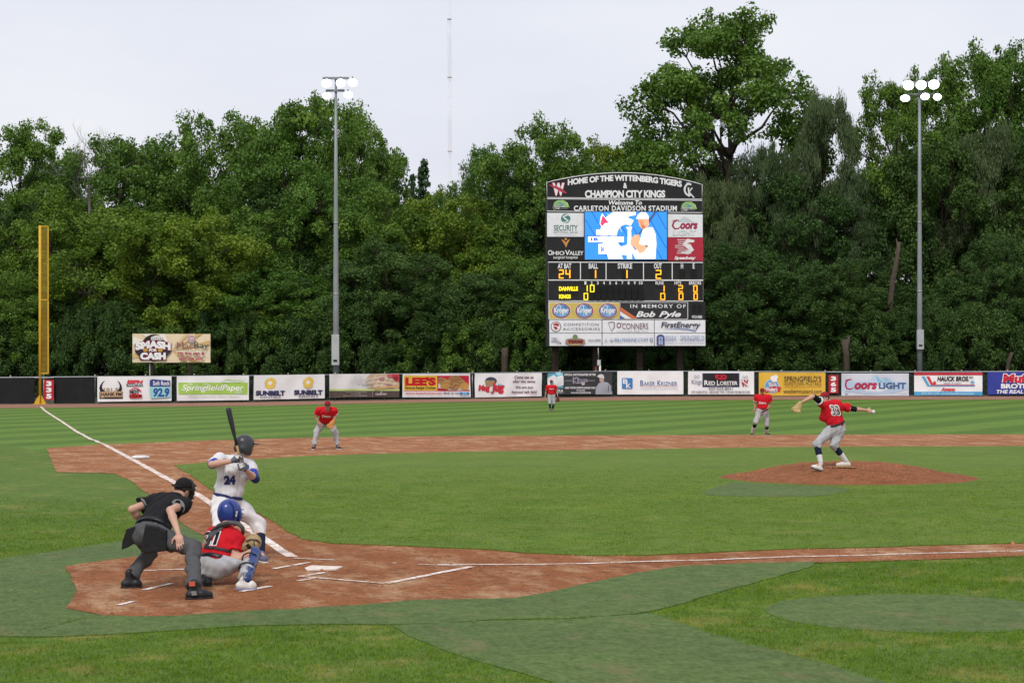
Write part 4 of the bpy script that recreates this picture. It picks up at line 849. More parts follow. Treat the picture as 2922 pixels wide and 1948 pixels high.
# ------------------------------------------------------------------ scoreboard
M_BOARD = mat('scoreboard_black', (.016, .016, .018), .5, .2, 2)
M_BACK = mat('scoreboard_cabinet', (.05, .05, .055), .6, .2, 2)
M_RUST = mat('rusty_column', (.035, .022, .016), .8, .35, 3)
SB_D0, SB_D1 = 140.4, 141.6
def build_scoreboard():
    px = [(98, 200), (2272, 230), (105, 2487), (2275, 2483)]; sc = 4.9; org = (1540, 480)   # lower picture continues at +1225
    cs = [W(x/sc+org[0], y/sc+org[1], d) for (x, y), d in zip(px, (SB_D0, SB_D1, SB_D0, SB_D1))]
    base = (cs[2]+cs[3])/2; base[2] = 0
    root = thing('scoreboard', 'large black scoreboard with arched top, video screen and sponsor panels on rusty columns', 'scoreboard', base)
    s = Sign(root, cs, px, sc, org, 0, 0, 'cabinet', M_BACK, .9)
    Y = lambda y: y+1225          # lower picture rows
    # arched header
    top = [(98+(2272-98)*u, 200+30*u-(152)*math.sin(math.pi*u)**.86*(1 if True else 0)) for u in np.linspace(0, 1, 25)]
    top = [(x, y) for x, y in top]
    v = [s.P(*s.uv(x, y), .012) for x, y in top]+[s.P(*s.uv(x, y), .012) for x, y in [(2272, 436), (98, 410)]]
    w = [p-s.n*.9 for p in v]; n = len(v); mb = MB(); mb.add(v+w, [tuple(range(n)), tuple(range(2*n-1, n-1, -1))]+[(i, (i+1) % n, n+(i+1) % n, n+i) for i in range(n)]); mb.build('arched_header', M_BOARD, root)
    s.k = 3
    s.st(top+[(2268, 434), (102, 410)], 9, WH, 'header_trim', True)
    def fn(x, y):
        u = (x-390)/(1985-390); return (x, y-74*math.sin(math.pi*u)+24*u+6)
    s.t('HOME OF THE WITTENBERG TIGERS', 390, 150, 1985, 236, WH, .045, 0, .95, fn=fn); s.t('&', 1163, 205, 1217, 282, WH, .04); s.t('CHAMPION CITY KINGS', 628, 308, 1750, 414, WH, .045, 0, .95)
    s.t('W', 165, 200, 352, 392, (.45, .03, .08), .12); s.t('W', 178, 206, 342, 384, (.80, .80, .80), .06); s.st([(125, 235), (170, 250), (240, 275), (300, 310), (370, 350)], [6, 24, 40, 46, 14], (.45, .05, .09), 'stripe_emblem')
    s.arc(2085, 300, 62, 78, 60, 300, 26, (.72, .73, .74)); s.st([(2075, 270), (2085, 400)], 20, (.72, .73, .74)); s.st([(2130, 275), (2085, 335), (2155, 415)], 18, (.72, .73, .74)); s.p([(2048, 225), (2045, 200), (2060, 210), (2072, 195), (2084, 210), (2098, 200), (2094, 225)], (.72, .73, .74), 'crown_emblem')
    # welcome strip
    s.p([(98, 424), (2272, 450), (2272, 626), (98, 604)], M_BOARD, 'welcome_panel'); s.st([(102, 428), (2268, 452), (2268, 622), (102, 600)], 9, WH, 'welcome_trim', True)
    s.t('Welcome To', 958, 452, 1422, 514, WH, .03, .2); s.t('CARLETON DAVIDSON STADIUM', 472, 524, 1912, 600, WH, .03, 0, 1.12)
    for dx, dy in ((0, 0), (1785, 24)):
        s.p([(185+dx, 520+dy), (205+dx, 475+dy), (250+dx, 448+dy), (330+dx, 446+dy), (385+dx, 485+dy), (412+dx, 548+dy), (340+dx, 550+dy), (300+dx, 520+dy)], (.30, .50, .16), 'hill_emblem'); s.st([(215+dx, 500+dy), (270+dx, 482+dy), (335+dx, 525+dy)], [4, 18, 26], (.10, .28, .50)); s.st([(360+dx, 500+dy), (375+dx, 480+dy), (388+dx, 525+dy)], 5, WH)
        s.t('National', 198+dx, 520+dy, 335+dx, 546+dy, WH, .02); s.t('Trail', 202+dx, 550+dy, 272+dx, 574+dy, WH, .02); s.r(280+dx, 562+dy, 385+dx, 566+dy, LGREY); s.arc(235+dx, 545+dy, 52, 48, 110, 200, 5, (.45, .6, .4))
    # sponsor panels and the video screen
    s.p([(98, 626), (610, 630), (610, 960), (98, 958)], ink((.78, .79, .81)), 'sponsor_panel'); s.e(356, 705, 65, 66, (.06, .22, .20)); s.st([(412, 668), (372, 656), (322, 680), (352, 710), (392, 735), (345, 762), (310, 750)], [6, 20, 24, 24, 24, 16, 4], (.74, .76, .76), 's_emblem')
    s.t('SECURITY', 192, 796, 522, 878, (.06, .16, .15), .015); s.t('NATIONAL BANK', 188, 884, 525, 914, GREY); s.t('Division of The Park National Bank', 218, 926, 495, 942, LGREY)
    s.p([(1772, 642), (2272, 648), (2272, 968), (1772, 966)], ink((.76, .78, .80)), 'sponsor_panel'); s.p([(1900, 760), (1960, 715), (2010, 675), (2060, 700), (2110, 735), (2170, 760)], (.56, .60, .65), 'mountain_print')
    s.st([(1950, 735), (1905, 728), (1862, 760), (1848, 810), (1880, 848), (1930, 845), (1962, 815)], [6, 20, 26, 28, 26, 18, 8], (.36, .03, .09), 'script_letter'); s.st([(1836, 742), (1870, 728), (1905, 740)], [3, 12, 5], (.36, .03, .09)); s.t('oors', 1955, 766, 2200, 854, (.36, .03, .09), .05, .2); s.t('LIGHT', 1850, 868, 2180, 944, (.45, .47, .50), .04, .2); s.t('LIGHT', 1856, 866, 2176, 936, (.76, .77, .78), .015, .2)
    s.p([(98, 966), (610, 966), (610, 1288), (98, 1284)], M_BOARD, 'sponsor_panel'); s.p([(292, 995), (330, 1010), (356, 1040), (385, 1005), (418, 992), (385, 1045), (360, 1112), (335, 1060)], (.60, .26, .07), 'figure_emblem'); s.e(355, 992, 17, 17, (.60, .26, .07))
    s.t('O', 108, 1146, 168, 1218, WH, .02); s.t('HIO', 172, 1160, 336, 1216, WH, .02); s.t('V', 344, 1146, 412, 1218, WH, .02); s.t('ALLEY', 405, 1160, 600, 1216, WH, .02); s.t('surgical hospital', 182, 1226, 516, 1278, WH, .01)
    s.p([(1772, 970), (2275, 975), (2278, 1300), (1772, 1294)], ink((.42, .025, .05)), 'sponsor_panel')
    s.st([(2150, 1022), (2060, 1015), (2020, 1060), (2075, 1095), (2110, 1140), (2060, 1180), (1970, 1178)], [30, 58, 72, 74, 72, 58, 26], (.78, .76, .76), 's_emblem')
    for k in range(8): s.st([(1935-abs(k-3)*8, 1002+k*27), (2040+10*k, 1004+k*27)], 8, (.78, .76, .76)) if k not in (3, 4) else s.st([(1880, 1002+k*27), (2010, 1004+k*27)], 8, (.78, .76, .76))
    s.t('Speedway', 1870, 1232, 2170, 1290, WH, .04, .25)
    # screen : it glows
    GLOW = lambda c, e=1.: ink(c, e)
    s.r(606, 606, 1776, 1290, M_BOARD, 'screen_bezel'); sb = GLOW((.05, .36, .93), .55); sw = GLOW((1., 1., 1.), .72); sd_ = GLOW((.02, .12, .62), .8)
    s.r(618, 614, 1764, 1278, sb, 'video_screen')
    for k in range(9):
        x0 = 560+k*150; s.p([q for q in [(x0, 614), (x0+14, 614), (x0+394, 1278), (x0+380, 1278)]] if x0 > 615 and x0+394 < 1764 else [(max(620, x0), 614+max(0, 620-x0)*1.75), (max(634, x0+14), 614+max(0, 620-x0)*1.75), (min(1762, x0+394), min(1278, 614+(min(1762, x0+394)-x0-14)*1.75)), (min(1748, x0+380), min(1278, 614+(min(1748, x0+380)-x0)*1.75))], sd_, 'screen_stripe')
    s.arc(1115, 905, 235, 238, 62, 298, 100, sw, 30, 'screen_letter'); s.arc(1190, 960, 175, 215, 50, 300, 92, sw, 24, 'screen_letter'); s.p([(1010, 614), (1330, 614), (1330, 660), (1160, 690), (1090, 790), (1050, 940), (960, 940), (880, 830), (900, 700)], sw, 'screen_letter'); s.p([(890, 1050), (1050, 1045), (1150, 1272), (940, 1272)], sw, 'screen_letter')
    s.p([(1190, 825), (1280, 820), (1262, 870), (1275, 1272), (1200, 1272), (1215, 870)], sw, 'screen_bat'); s.r(775, 862, 960, 940, sw, 'screen_box'); s.r(620, 944, 1160, 952, sd_, 'screen_rule'); s.r(662, 958, 1160, 1038, sw, 'screen_box'); s.r(805, 1060, 960, 1204, sw, 'screen_box'); s.t('1B', 700, 975, 800, 1018, sd_, .05); s.t('24', 835, 1100, 880, 1170, sd_, .05)
    s.p([(860, 632), (958, 772), (900, 780), (862, 830), (822, 790), (838, 680)], sw, 'screen_mark'); s.p([(866, 660), (948, 768), (895, 772), (862, 812), (832, 786), (848, 720)], GLOW((.80, .05, .14), .9), 'screen_mark')
    sk_ = GLOW((.92, .42, .24), .8)
    s.st([(1600, 620), (1500, 760), (1320, 985)], [26, 22, 12], GLOW((.10, .08, .22), .5), 'screen_bat')
    s.p([(1352, 710), (1505, 712), (1512, 800), (1470, 850), (1425, 862), (1380, 815)], sk_, 'screen_face'); s.p([(1330, 712), (1350, 660), (1400, 618), (1470, 622), (1505, 670), (1508, 716)], sw, 'screen_cap')
    s.p([(1425, 862), (1510, 828), (1565, 830), (1605, 930), (1615, 1060), (1600, 1272), (1320, 1272), (1280, 1190), (1330, 1150), (1370, 1060), (1400, 940)], sw, 'screen_jersey'); s.p([(1300, 940), (1370, 930), (1385, 1000), (1370, 1060), (1420, 1080), (1470, 1075), (1488, 1100), (1440, 1170), (1380, 1195), (1320, 1120), (1250, 1070), (1255, 1000)], sk_, 'screen_arm')
    s.p([(1362, 726), (1430, 735), (1440, 790), (1400, 800), (1375, 770)], GLOW((.80, .30, .15), .7), 'screen_face'); s.p([(1392, 800), (1440, 795), (1470, 830), (1425, 858)], GLOW((.62, .22, .12), .6), 'screen_face'); s.st([(1352, 712), (1430, 704), (1506, 714)], 10, GLOW((.62, .68, .85), .8), 'screen_cap'); s.st([(1450, 880), (1430, 960), (1420, 1050)], [4, 10, 5], GLOW((.70, .74, .88), .9), 'screen_jersey'); s.st([(1560, 900), (1540, 1000), (1560, 1120)], [4, 12, 5], GLOW((.70, .74, .88), .9), 'screen_jersey'); s.p([(1448, 1076), (1500, 1090), (1480, 1112)], GLOW((.12, .08, .12), .4), 'screen_jersey')
    for k in range(3): s.st([(930+k*70, 640+k*60), (1010+k*60, 760+k*70)], 5, GLOW((.92, .78, .55), .9), 'screen_stripe')
    # count row
    s.p([(98, Y(80)), (2275, Y(88)), (2275, Y(640)), (98, Y(638))], M_BOARD, 'score_panel'); 
    s.st([(106, Y(90)), (2266, Y(96)), (2266, Y(340)), (106, Y(340))], 12, WH, 'score_trim', True); s.st([(106, Y(342)), (2266, Y(346)), (2266, Y(632)), (106, Y(630))], 10, WH, 'score_trim', True)
    for x in (552, 908, 1430, 1832): s.r(x-6, Y(94), x+6, Y(336), WH, 'score_divider')
    for tx, x0, x1 in (('AT BAT', 236, 424), ('BALL', 666, 794), ('STRIKE', 1070, 1272), ('OUT', 1575, 1686), ('H', 1953, 1985), ('E', 2120, 2146)): s.t(tx, x0, Y(108), x1, Y(182), WH, .03)
    dm = mat('dark_digit', (.006, .006, .006), .4, .1, 3); am = ink(AMB, 1.3); ym = ink((1., .78, .02), 1.0)
    SEG = {'0': 'abcdef', '1': 'bc', '2': 'abged', '4': 'fgbc'}
    def digit(ch, x0, y0, x1, y1, m, w=16):
        ym_ = (y0+y1)/2; seg = {'a': [(x0, y0), (x1, y0)], 'b': [(x1, y0), (x1, ym_)], 'c': [(x1, ym_), (x1, y1)], 'd': [(x0, y1), (x1, y1)], 'e': [(x0, ym_), (x0, y1)], 'f': [(x0, y0), (x0, ym_)], 'g': [(x0, ym_), (x1, ym_)]}
        for c in SEG[ch]:
            (a, b), (c_, d) = seg[c]; dx, dy = (4, 0) if a != c_ else (0, 4); s.st([(a-dx, b-dy), (c_+dx, d+dy)], w, m, 'lit_segment')
    for x0, x1 in ((1928, 2010), (2092, 2176), (690, 730), (1128, 1170)): s.r(x0, Y(195), x1, Y(322), dm, 'dark_digit')
    digit('2', 258, Y(202), 312, Y(312), am); digit('4', 350, Y(202), 402, Y(312), am); digit('1', 720, Y(206), 760, Y(310), am); digit('1', 1150, Y(206), 1196, Y(310), am); digit('2', 1604, Y(206), 1668, Y(316), am)
    for k in range(10):
        x = 617+k*85.5; s.t(str(k+1), x-(13 if k < 9 else 26), Y(358), x+(13 if k < 9 else 24), Y(404), WH, .02)
        if k > 1: s.r(x-36, Y(412), x+34, Y(510), dm, 'dark_digit')
        if k > 0: s.r(x-36, Y(518), x+34, Y(616), dm, 'dark_digit')
    for tx, x0, x1 in (('RUNS', 1590, 1704), ('HITS', 1855, 1950), ('ERRORS', 2060, 2230)): s.t(tx, x0, Y(360), x1, Y(406), WH, .02)
    s.t('DANVILLE', 248, Y(432), 510, Y(492), ym, .05); s.t('KINGS', 248, Y(542), 410, Y(600), ym, .05)
    for ch, x0, x1, y0, y1 in (('1', 600, 638, 418, 498), ('0', 682, 732, 414, 504), ('1', 1665, 1708, 424, 502), ('2', 1912, 1965, 420, 500), ('0', 2122, 2168, 422, 502)): digit(ch, x0, Y(y0), x1, Y(y1), am if x0 > 1000 else ym, 13)
    for ch, x0, x1 in (('0', 592, 642), ('0', 1658, 1714), ('0', 1914, 1966), ('0', 2122, 2168)): digit(ch, x0, Y(528), x1, Y(612), am if x0 > 1000 else ym, 13)
    # memorial row
    s.p([(98, Y(646)), (1082, Y(650)), (1082, Y(888)), (98, Y(888))], WH, 'sponsor_panel'); s.r(108, Y(658), 1076, Y(880), (.62, .48, .12))
    for cx in (272, 592, 918):
        s.e(cx, Y(770), 134, 110, (.72, .66, .55)); s.e(cx, Y(770), 126, 104, (.36, .05, .08)); s.e(cx, Y(770), 108, 88, (.16, .36, .62)); s.p([(cx+10, Y(690)), (cx+60, Y(705)), (cx+95, Y(745)), (cx+60, Y(740))], (.08, .16, .38), 'wing_emblem')
        s.t('Kroger', cx-98, Y(722), cx+104, Y(822), WH, .035); s.arc(cx-34, Y(722), 24, 34, 180, 400, 9, WH); s.arc(cx+8, Y(815), 26, 22, -20, 200, 8, (.55, .68, .8))
    s.p([(1086, Y(650)), (2034, Y(650)), (2034, Y(886)), (1086, Y(886))], WH, 'memorial_panel'); s.r(1090, Y(656), 2026, Y(880), (.03, .03, .034)); s.p([(1086, Y(712)), (1330, Y(880)), (1250, Y(880)), (1086, Y(770))], (.62, .16, .07), 'sash'); s.p([(1086, Y(776)), (1246, Y(880)), (1160, Y(880)), (1086, Y(832))], WH, 'sash'); s.p([(1086, Y(838)), (1152, Y(880)), (1086, Y(880))], (.05, .14, .45), 'sash')
    s.t('IN MEMORY OF', 1228, Y(680), 2002, Y(732), WH, .01, 0, 1.25); s.t('Bob', 1305, Y(776), 1575, Y(858), WH, .03, .35); s.t('Pyle', 1625, Y(776), 1935, Y(880), WH, .03, .35)
    s.r(2044, Y(646), 2276, Y(888), M_BOARD, 'pitch_speed_panel'); s.t('PITCH SPEED', 2088, Y(836), 2232, Y(876), WH, .02); s.r(2085, Y(680), 2150, Y(800), dm, 'dark_digit'); s.r(2165, Y(680), 2232, Y(800), dm, 'dark_digit')
    # six white sponsor panels
    for j, (y0, y1) in enumerate(((898, 1076), (1084, 1256))):
        for i, (x0, x1) in enumerate(((106, 828), (838, 1556), (1564, 2274))): s.r(x0, Y(y0), x1, Y(y1), (.80, .80, .82), 'sponsor_panel')
    GY = (.20, .20, .22)
    s.e(195, Y(990), 72, 74, (.20, .21, .24)); s.e(195, Y(990), 60, 62, WH); s.p([(160, Y(950)), (200, Y(935)), (240, Y(955)), (235, Y(990)), (190, Y(975)), (160, Y(975))], (.42, .05, .07), 'flag_emblem'); s.p([(155, Y(990)), (200, Y(985)), (225, Y(1020)), (185, Y(1035))], (.42, .05, .07), 'flag_emblem')
    s.t('COMPETITION', 304, Y(942), 786, Y(978), GY, 0, 0, 1.15); s.t('ACCESSORIES', 290, Y(1004), 802, Y(1040), GY, 0, 0, 1.15)
    s.st([(918, Y(932)), (960, Y(925)), (1005, Y(930)), (1000, Y(1000)), (965, Y(1052)), (935, Y(985))], [8, 12, 14, 14, 10, 6], (.25, .17, .24), 'harp_emblem', True); s.t("O'", 1034, Y(930), 1112, Y(1008), (.20, .10, .14), .01); s.t('CONNERS', 1112, Y(942), 1474, Y(1024), (.20, .10, .14), .0); s.t('Irish Pub', 1160, Y(1042), 1356, Y(1062), GREY); s.r(1030, Y(1052), 1140, Y(1056), GREY); s.r(1372, Y(1052), 1474, Y(1056), GREY)
    s.t('FirstEnergy', 1652, Y(924), 2204, Y(1028), (.04, .045, .09), .02, .2); s.st([(1680, Y(1022)), (1900, Y(1020)), (2050, Y(1030)), (2140, Y(1050))], [2, 8, 12, 12], (.06, .12, .40))
    s.t('CALL', 132, Y(1138), 215, Y(1168), GY, .02, .3); s.t('AHEAD', 122, Y(1176), 240, Y(1206), GY, .02, .3); s.st([(200, Y(1228)), (235, Y(1220)), (262, Y(1214))], [4, 5, 20], (.05, .06, .12))
    s.p([(330, Y(1165)), (400, Y(1150)), (520, Y(1150)), (590, Y(1165)), (600, Y(1220)), (520, Y(1256)), (400, Y(1256)), (320, Y(1220))], (.30, .28, .24), 'badge'); s.r(352, Y(1172), 572, Y(1224), (.50, .09, .04)); s.t('TEXAS', 362, Y(1176), 562, Y(1220), K, .05); s.e(458, Y(1130), 34, 32, (.16, .26, .10)); s.r(398, Y(1230), 522, Y(1252), (.45, .32, .16)); s.t('322-6500', 632, Y(1162), 812, Y(1190), GY, .02, .3)
    s.t('BILLMARINE.COM', 1000, Y(1146), 1466, Y(1196), (.16, .24, .48), 0, .25); s.r(870, Y(1148), 895, Y(1182), (.62, .64, .66)); s.e(962, Y(1166), 26, 20, (.50, .54, .62)); s.e(962, Y(1166), 18, 13, (.74, .74, .77)); s.e(1514, Y(1166), 24, 22, (.16, .22, .40)); s.e(1514, Y(1166), 15, 14, (.6, .64, .72)); s.r(845, Y(1192), 920, Y(1196), LGREY); s.r(940, Y(1192), 985, Y(1196), LGREY); s.r(1492, Y(1194), 1535, Y(1198), LGREY)
    s.p([(1588, Y(1244)), (1588, Y(1130)), (1612, Y(1104)), (1645, Y(1096)), (1678, Y(1106)), (1698, Y(1132)), (1698, Y(1244))], (.06, .08, .26), 'arch_emblem'); s.p([(1614, Y(1240)), (1614, Y(1140)), (1644, Y(1118)), (1674, Y(1140)), (1674, Y(1240))], (.40, .46, .66), 'arch_emblem'); s.r(1640, Y(1118), 1647, Y(1240), (.06, .08, .26)); s.r(1614, Y(1166), 1674, Y(1172), (.06, .08, .26))
    s.t('ESSEX', 1714, Y(1120), 1866, Y(1188), (.20, .25, .44), 0); s.t('of', 1880, Y(1140), 1902, Y(1182), (.55, .58, .66), 0, .3); s.t('SPRINGFIELD', 1918, Y(1116), 2252, Y(1190), (.20, .25, .44), 0); s.t('Skilled Nursing & Rehabilitation', 1714, Y(1208), 2240, Y(1240), (.56, .58, .64), 0, .2)
    # columns
    for u in (.055, .315, .60, .86):
        b_ = s.P(u, 1.); m2 = MB(); m2.box(V([b_[0], b_[1], b_[2]*.5+.1])-s.n*.45, (s.c[1]-s.c[0])/s.Wd, s.n, (0, 0, 1), .22, .16, b_[2]*.5+.15); m2.build('column', M_RUST, root)
build_scoreboard()
# conduit and meter box under the board
def meter():
    d = 138.9; b = W(1712, 1100, d); b[2] = 0; t_ = thing('meter_box', 'pale electric box on a thin conduit below the scoreboard', 'electric box', b, )
    m2 = MB(); m2.tube([b, W(1712, 1040, d)], .07, 8); m2.build('stand', M_WHITE, t_, True); m2 = MB(); m2.tube([W(1708, 1030, d), W(1707, 992, d)], .035, 6); m2.build('conduit', M_STEEL, t_, True)
    c = W(1709, 1034.5, d); m2 = MB(); m2.box(c, CR, (-CR[1], CR[0], 0), (0, 0, 1), .125, .08, .20); bx = m2.build('box', mat('box_grey', (.46, .48, .46), .5, .08, 4), t_)
    m2 = MB(); m2.box(c-V([-CR[1], CR[0], 0])*.085, CR, (-CR[1], CR[0], 0), (0, 0, 1), .10, .008, .17); m2.build('lid', mat('box_lid', (.52, .54, .52), .5, .08, 4), bx)
meter()
# tan billboard
def billboard():
    sc = 9.046; org = (360, 940); px = [(162, 108), (2172, 115), (162, 850), (2172, 852)]; d = 121.
    cs = [W(x/sc+org[0], y/sc+org[1], d) for x, y in px]; b = (cs[2]+cs[3])/2; b[2] = 0
    root = thing('billboard', 'tan billboard with baseball emblem standing on posts behind the fence at left', 'billboard', b)
    s = Sign(root, cs, px, sc, org, 0, 0, 'panel', ink((.76, .62, .42)), .12)
    for k, (a0, a1, c) in enumerate([(0, 12, (.72, .62, .48)), (22, 30, (.60, .40, .14)), (38, 46, (.62, .42, .16)), (150, 160, (.72, .62, .48)), (168, 176, (.62, .44, .2)), (188, 200, (.82, .76, .66)), (208, 222, (.82, .76, .66)), (232, 246, (.84, .79, .70)), (310, 318, (.64, .48, .24)), (326, 332, (.60, .40, .14)), (345, 352, (.60, .42, .18))]):
        cx, cy = 1180, 540; P_ = [(cx, cy)]
        for a in (a0, a1):
            ca, sa = math.cos(math.radians(a)), math.sin(math.radians(a)); L = min((2165-cx)/ca if ca > 0 else (170-cx)/ca if ca < 0 else 1e9, (845-cy)/sa if sa > 0 else (116-cy)/sa if sa < 0 else 1e9); P_.append((cx+L*ca, cy+L*sa))
        s.p(P_, c, 'sunray_print')
    s.e(720, 470, 330, 345, K, 40, 'ball_emblem'); s.p([(640, 200), (760, 150), (880, 165), (960, 215), (990, 270), (640, 270)], (.72, .70, .68), 'ball_emblem')
    for k in range(7): s.st([(650+k*48, 200+abs(k-3)*4), (640+k*52, 255)], 12, (.12, .01, .02))
    MR = (.14, .008, .03)
    s.p([(228, 370), (420, 300), (560, 275), (850, 275), (1000, 300), (1175, 350), (1165, 430), (1175, 560), (960, 690), (1045, 700), (1045, 790), (380, 790), (345, 760), (345, 690), (235, 580)], MR, 'shield_emblem'); s.p([(240, 570), (440, 500), (560, 580), (350, 690)], (.03, .02, .035)); s.p([(1165, 570), (960, 500), (900, 580), (1050, 690)], (.03, .02, .035))
    def fn(x, y): u = (x-245)/(1155-245); return (x, y-60*math.sin(math.pi*u)+0*u)
    s.t('SMASH', 245, 345, 1155, 540, WH, .07, fn=fn); s.t('CASH', 372, 590, 1030, 778, WH, .07); s.r(580, 484, 820, 578, MR); s.t('FOR', 598, 492, 806, 568, WH, .06)
    for x in (505, 890): s.p([(x-65, 525), (x-40, 485), (x+45, 480), (x+70, 530), (x+40, 572), (x-40, 575)], (.55, .30, .05), 'peanut_emblem')
    s.e(1690, 236, 102, 98, WH); s.e(1690, 236, 92, 88, (.30, .05, .09)); s.e(1690, 236, 74, 72, (.62, .52, .52)); s.arc(1690, 236, 46, 44, 20, 330, 14, (.35, .12, .18)); s.t('THE', 1266, 372, 1306, 470, (.3, .4, .42), .02, fn=lambda x, y: (1266+(470-y)*.40, 470-(x-1266)*2.4)); s.t('Mac', 1318, 322, 1735, 490, (.30, .10, .12), .0); s.t('Ray', 1766, 322, 2140, 535, (.04, .08, .09), .0)
    s.t('Hit this sign &', 1330, 566, 2045, 682, (.80, .72, .66), .07); s.t('Hit this sign &', 1338, 572, 2040, 672, (.34, .015, .04), .04); s.t('split the pot!', 1370, 695, 2010, 815, (.80, .72, .66), .07); s.t('split the pot!', 1376, 700, 2002, 810, (.34, .015, .04), .04)
    for x in (665, 1660):
        P_ = W(x/sc+org[0], 1076, d+.25); m2 = MB(); top = W(x/sc+org[0], 940+90/sc, d+.25); m2.tube([V([P_[0], P_[1], -.1]), top], .13, 8); m2.build('post', M_RUST, root, True)
    P_ = W(612/sc+org[0], 1076, d+.1); m2 = MB(); m2.tube([V([P_[0], P_[1], -.1]), W(612/sc+org[0], 940+850/sc, d+.1)], .03, 6); m2.build('conduit', M_STEEL, root, True)
billboard()
# ------------------------------------------------------------------ foul pole
M_YEL = mat('foul_pole_yellow', (.62, .38, .03), .5, .10, 1.5)
def foul_pole():
    d = depth(fence_at(114)[0])-.2; X = lambda x: 60+x/2.7042; Yv = lambda y: 600+y/2.7034
    b = W(X(147), 1150.5, d); b[2] = .01; tp = W(X(145), Yv(117), d)
    t_ = thing('foul_pole', 'tall yellow foul pole with wire screen wing at the left foul line', 'foul pole', b)
    r = 10.5/2.7042*d/FPX; m2 = MB(); m2.tube([b, V([b[0], b[1], tp[2]])], r, 14); m2.build('pole', M_YEL, t_, True)
    ex = V([CR[0], CR[1], 0]); ex /= np.linalg.norm(ex); ey = V([-ex[1], ex[0], 0])
    m2 = MB()
    for a, bb in ((ex, ey),): 
        h = .55; w = .34
        for sx in (1, -1):
            for ax in (a, bb):
                q = [b+ax*sx*r*.9+V([0, 0, .02]), b+ax*sx*w+V([0, 0, .02]), b+ax*sx*w+V([0, 0, .10]), b+ax*sx*r*.9+V([0, 0, h])]; n_ = np.cross(ax, V([0, 0, 1]))*.015; m2.add([p+n_ for p in q]+[p-n_ for p in q], [(0, 1, 2, 3), (7, 6, 5, 4), (0, 4, 5, 1), (1, 5, 6, 2), (2, 6, 7, 3), (3, 7, 4, 0)])
        m2.box(b+V([0, 0, .01]), a, bb, V([0, 0, 1.]), w+.05, w+.05, .012)
    m2.build('base_gusset', M_YEL, t_)
    zt, zm, zb = W(X(147), Yv(123), d)[2], W(X(147), Yv(690), d)[2], W(X(147), Yv(1257), d)[2]; xr = 63/2.7042*d/FPX
    for z in (zt, zm, zb): m2 = MB(); m2.box(V([b[0], b[1], z])+ex*(xr/2+r*.4), ex, ey, V([0, 0, 1.]), xr/2, .03, .032); m2.build('wing_bar', M_YEL, t_)
    m2 = MB(); m2.box(V([b[0], b[1], (zt+zb)/2])+ex*xr, ex, ey, V([0, 0, 1.]), .035, .03, (zt-zb)/2+.03); m2.build('wing_rail', M_YEL, t_)
    m2 = MB(); wm = mat('yellow_wire', (.34, .21, .02), .6, .1, 4)
    for z in np.arange(zb+.05, zt, .075): m2.box(V([b[0], b[1], z])+ex*(xr/2+r*.5), ex, ey, V([0, 0, 1.]), xr/2-r*.5, .006, .0085)
    for k in range(1, 9): m2.box(V([b[0], b[1], (zt+zb)/2])+ex*(r+(xr-r)*k/9), ex, ey, V([0, 0, 1.]), .0085, .005, (zt-zb)/2)
    o = m2.build('wing_screen', wm, t_); o['kind'] = 'stuff'
    # short gate rail by the pole
    m2 = MB(); m2.tube([W(98, 1077.5, d-.1), W(153, 1077.5, d-.1)], .035, 8); m2.build('tie_bar', M_STEEL, t_, True)
foul_pole()
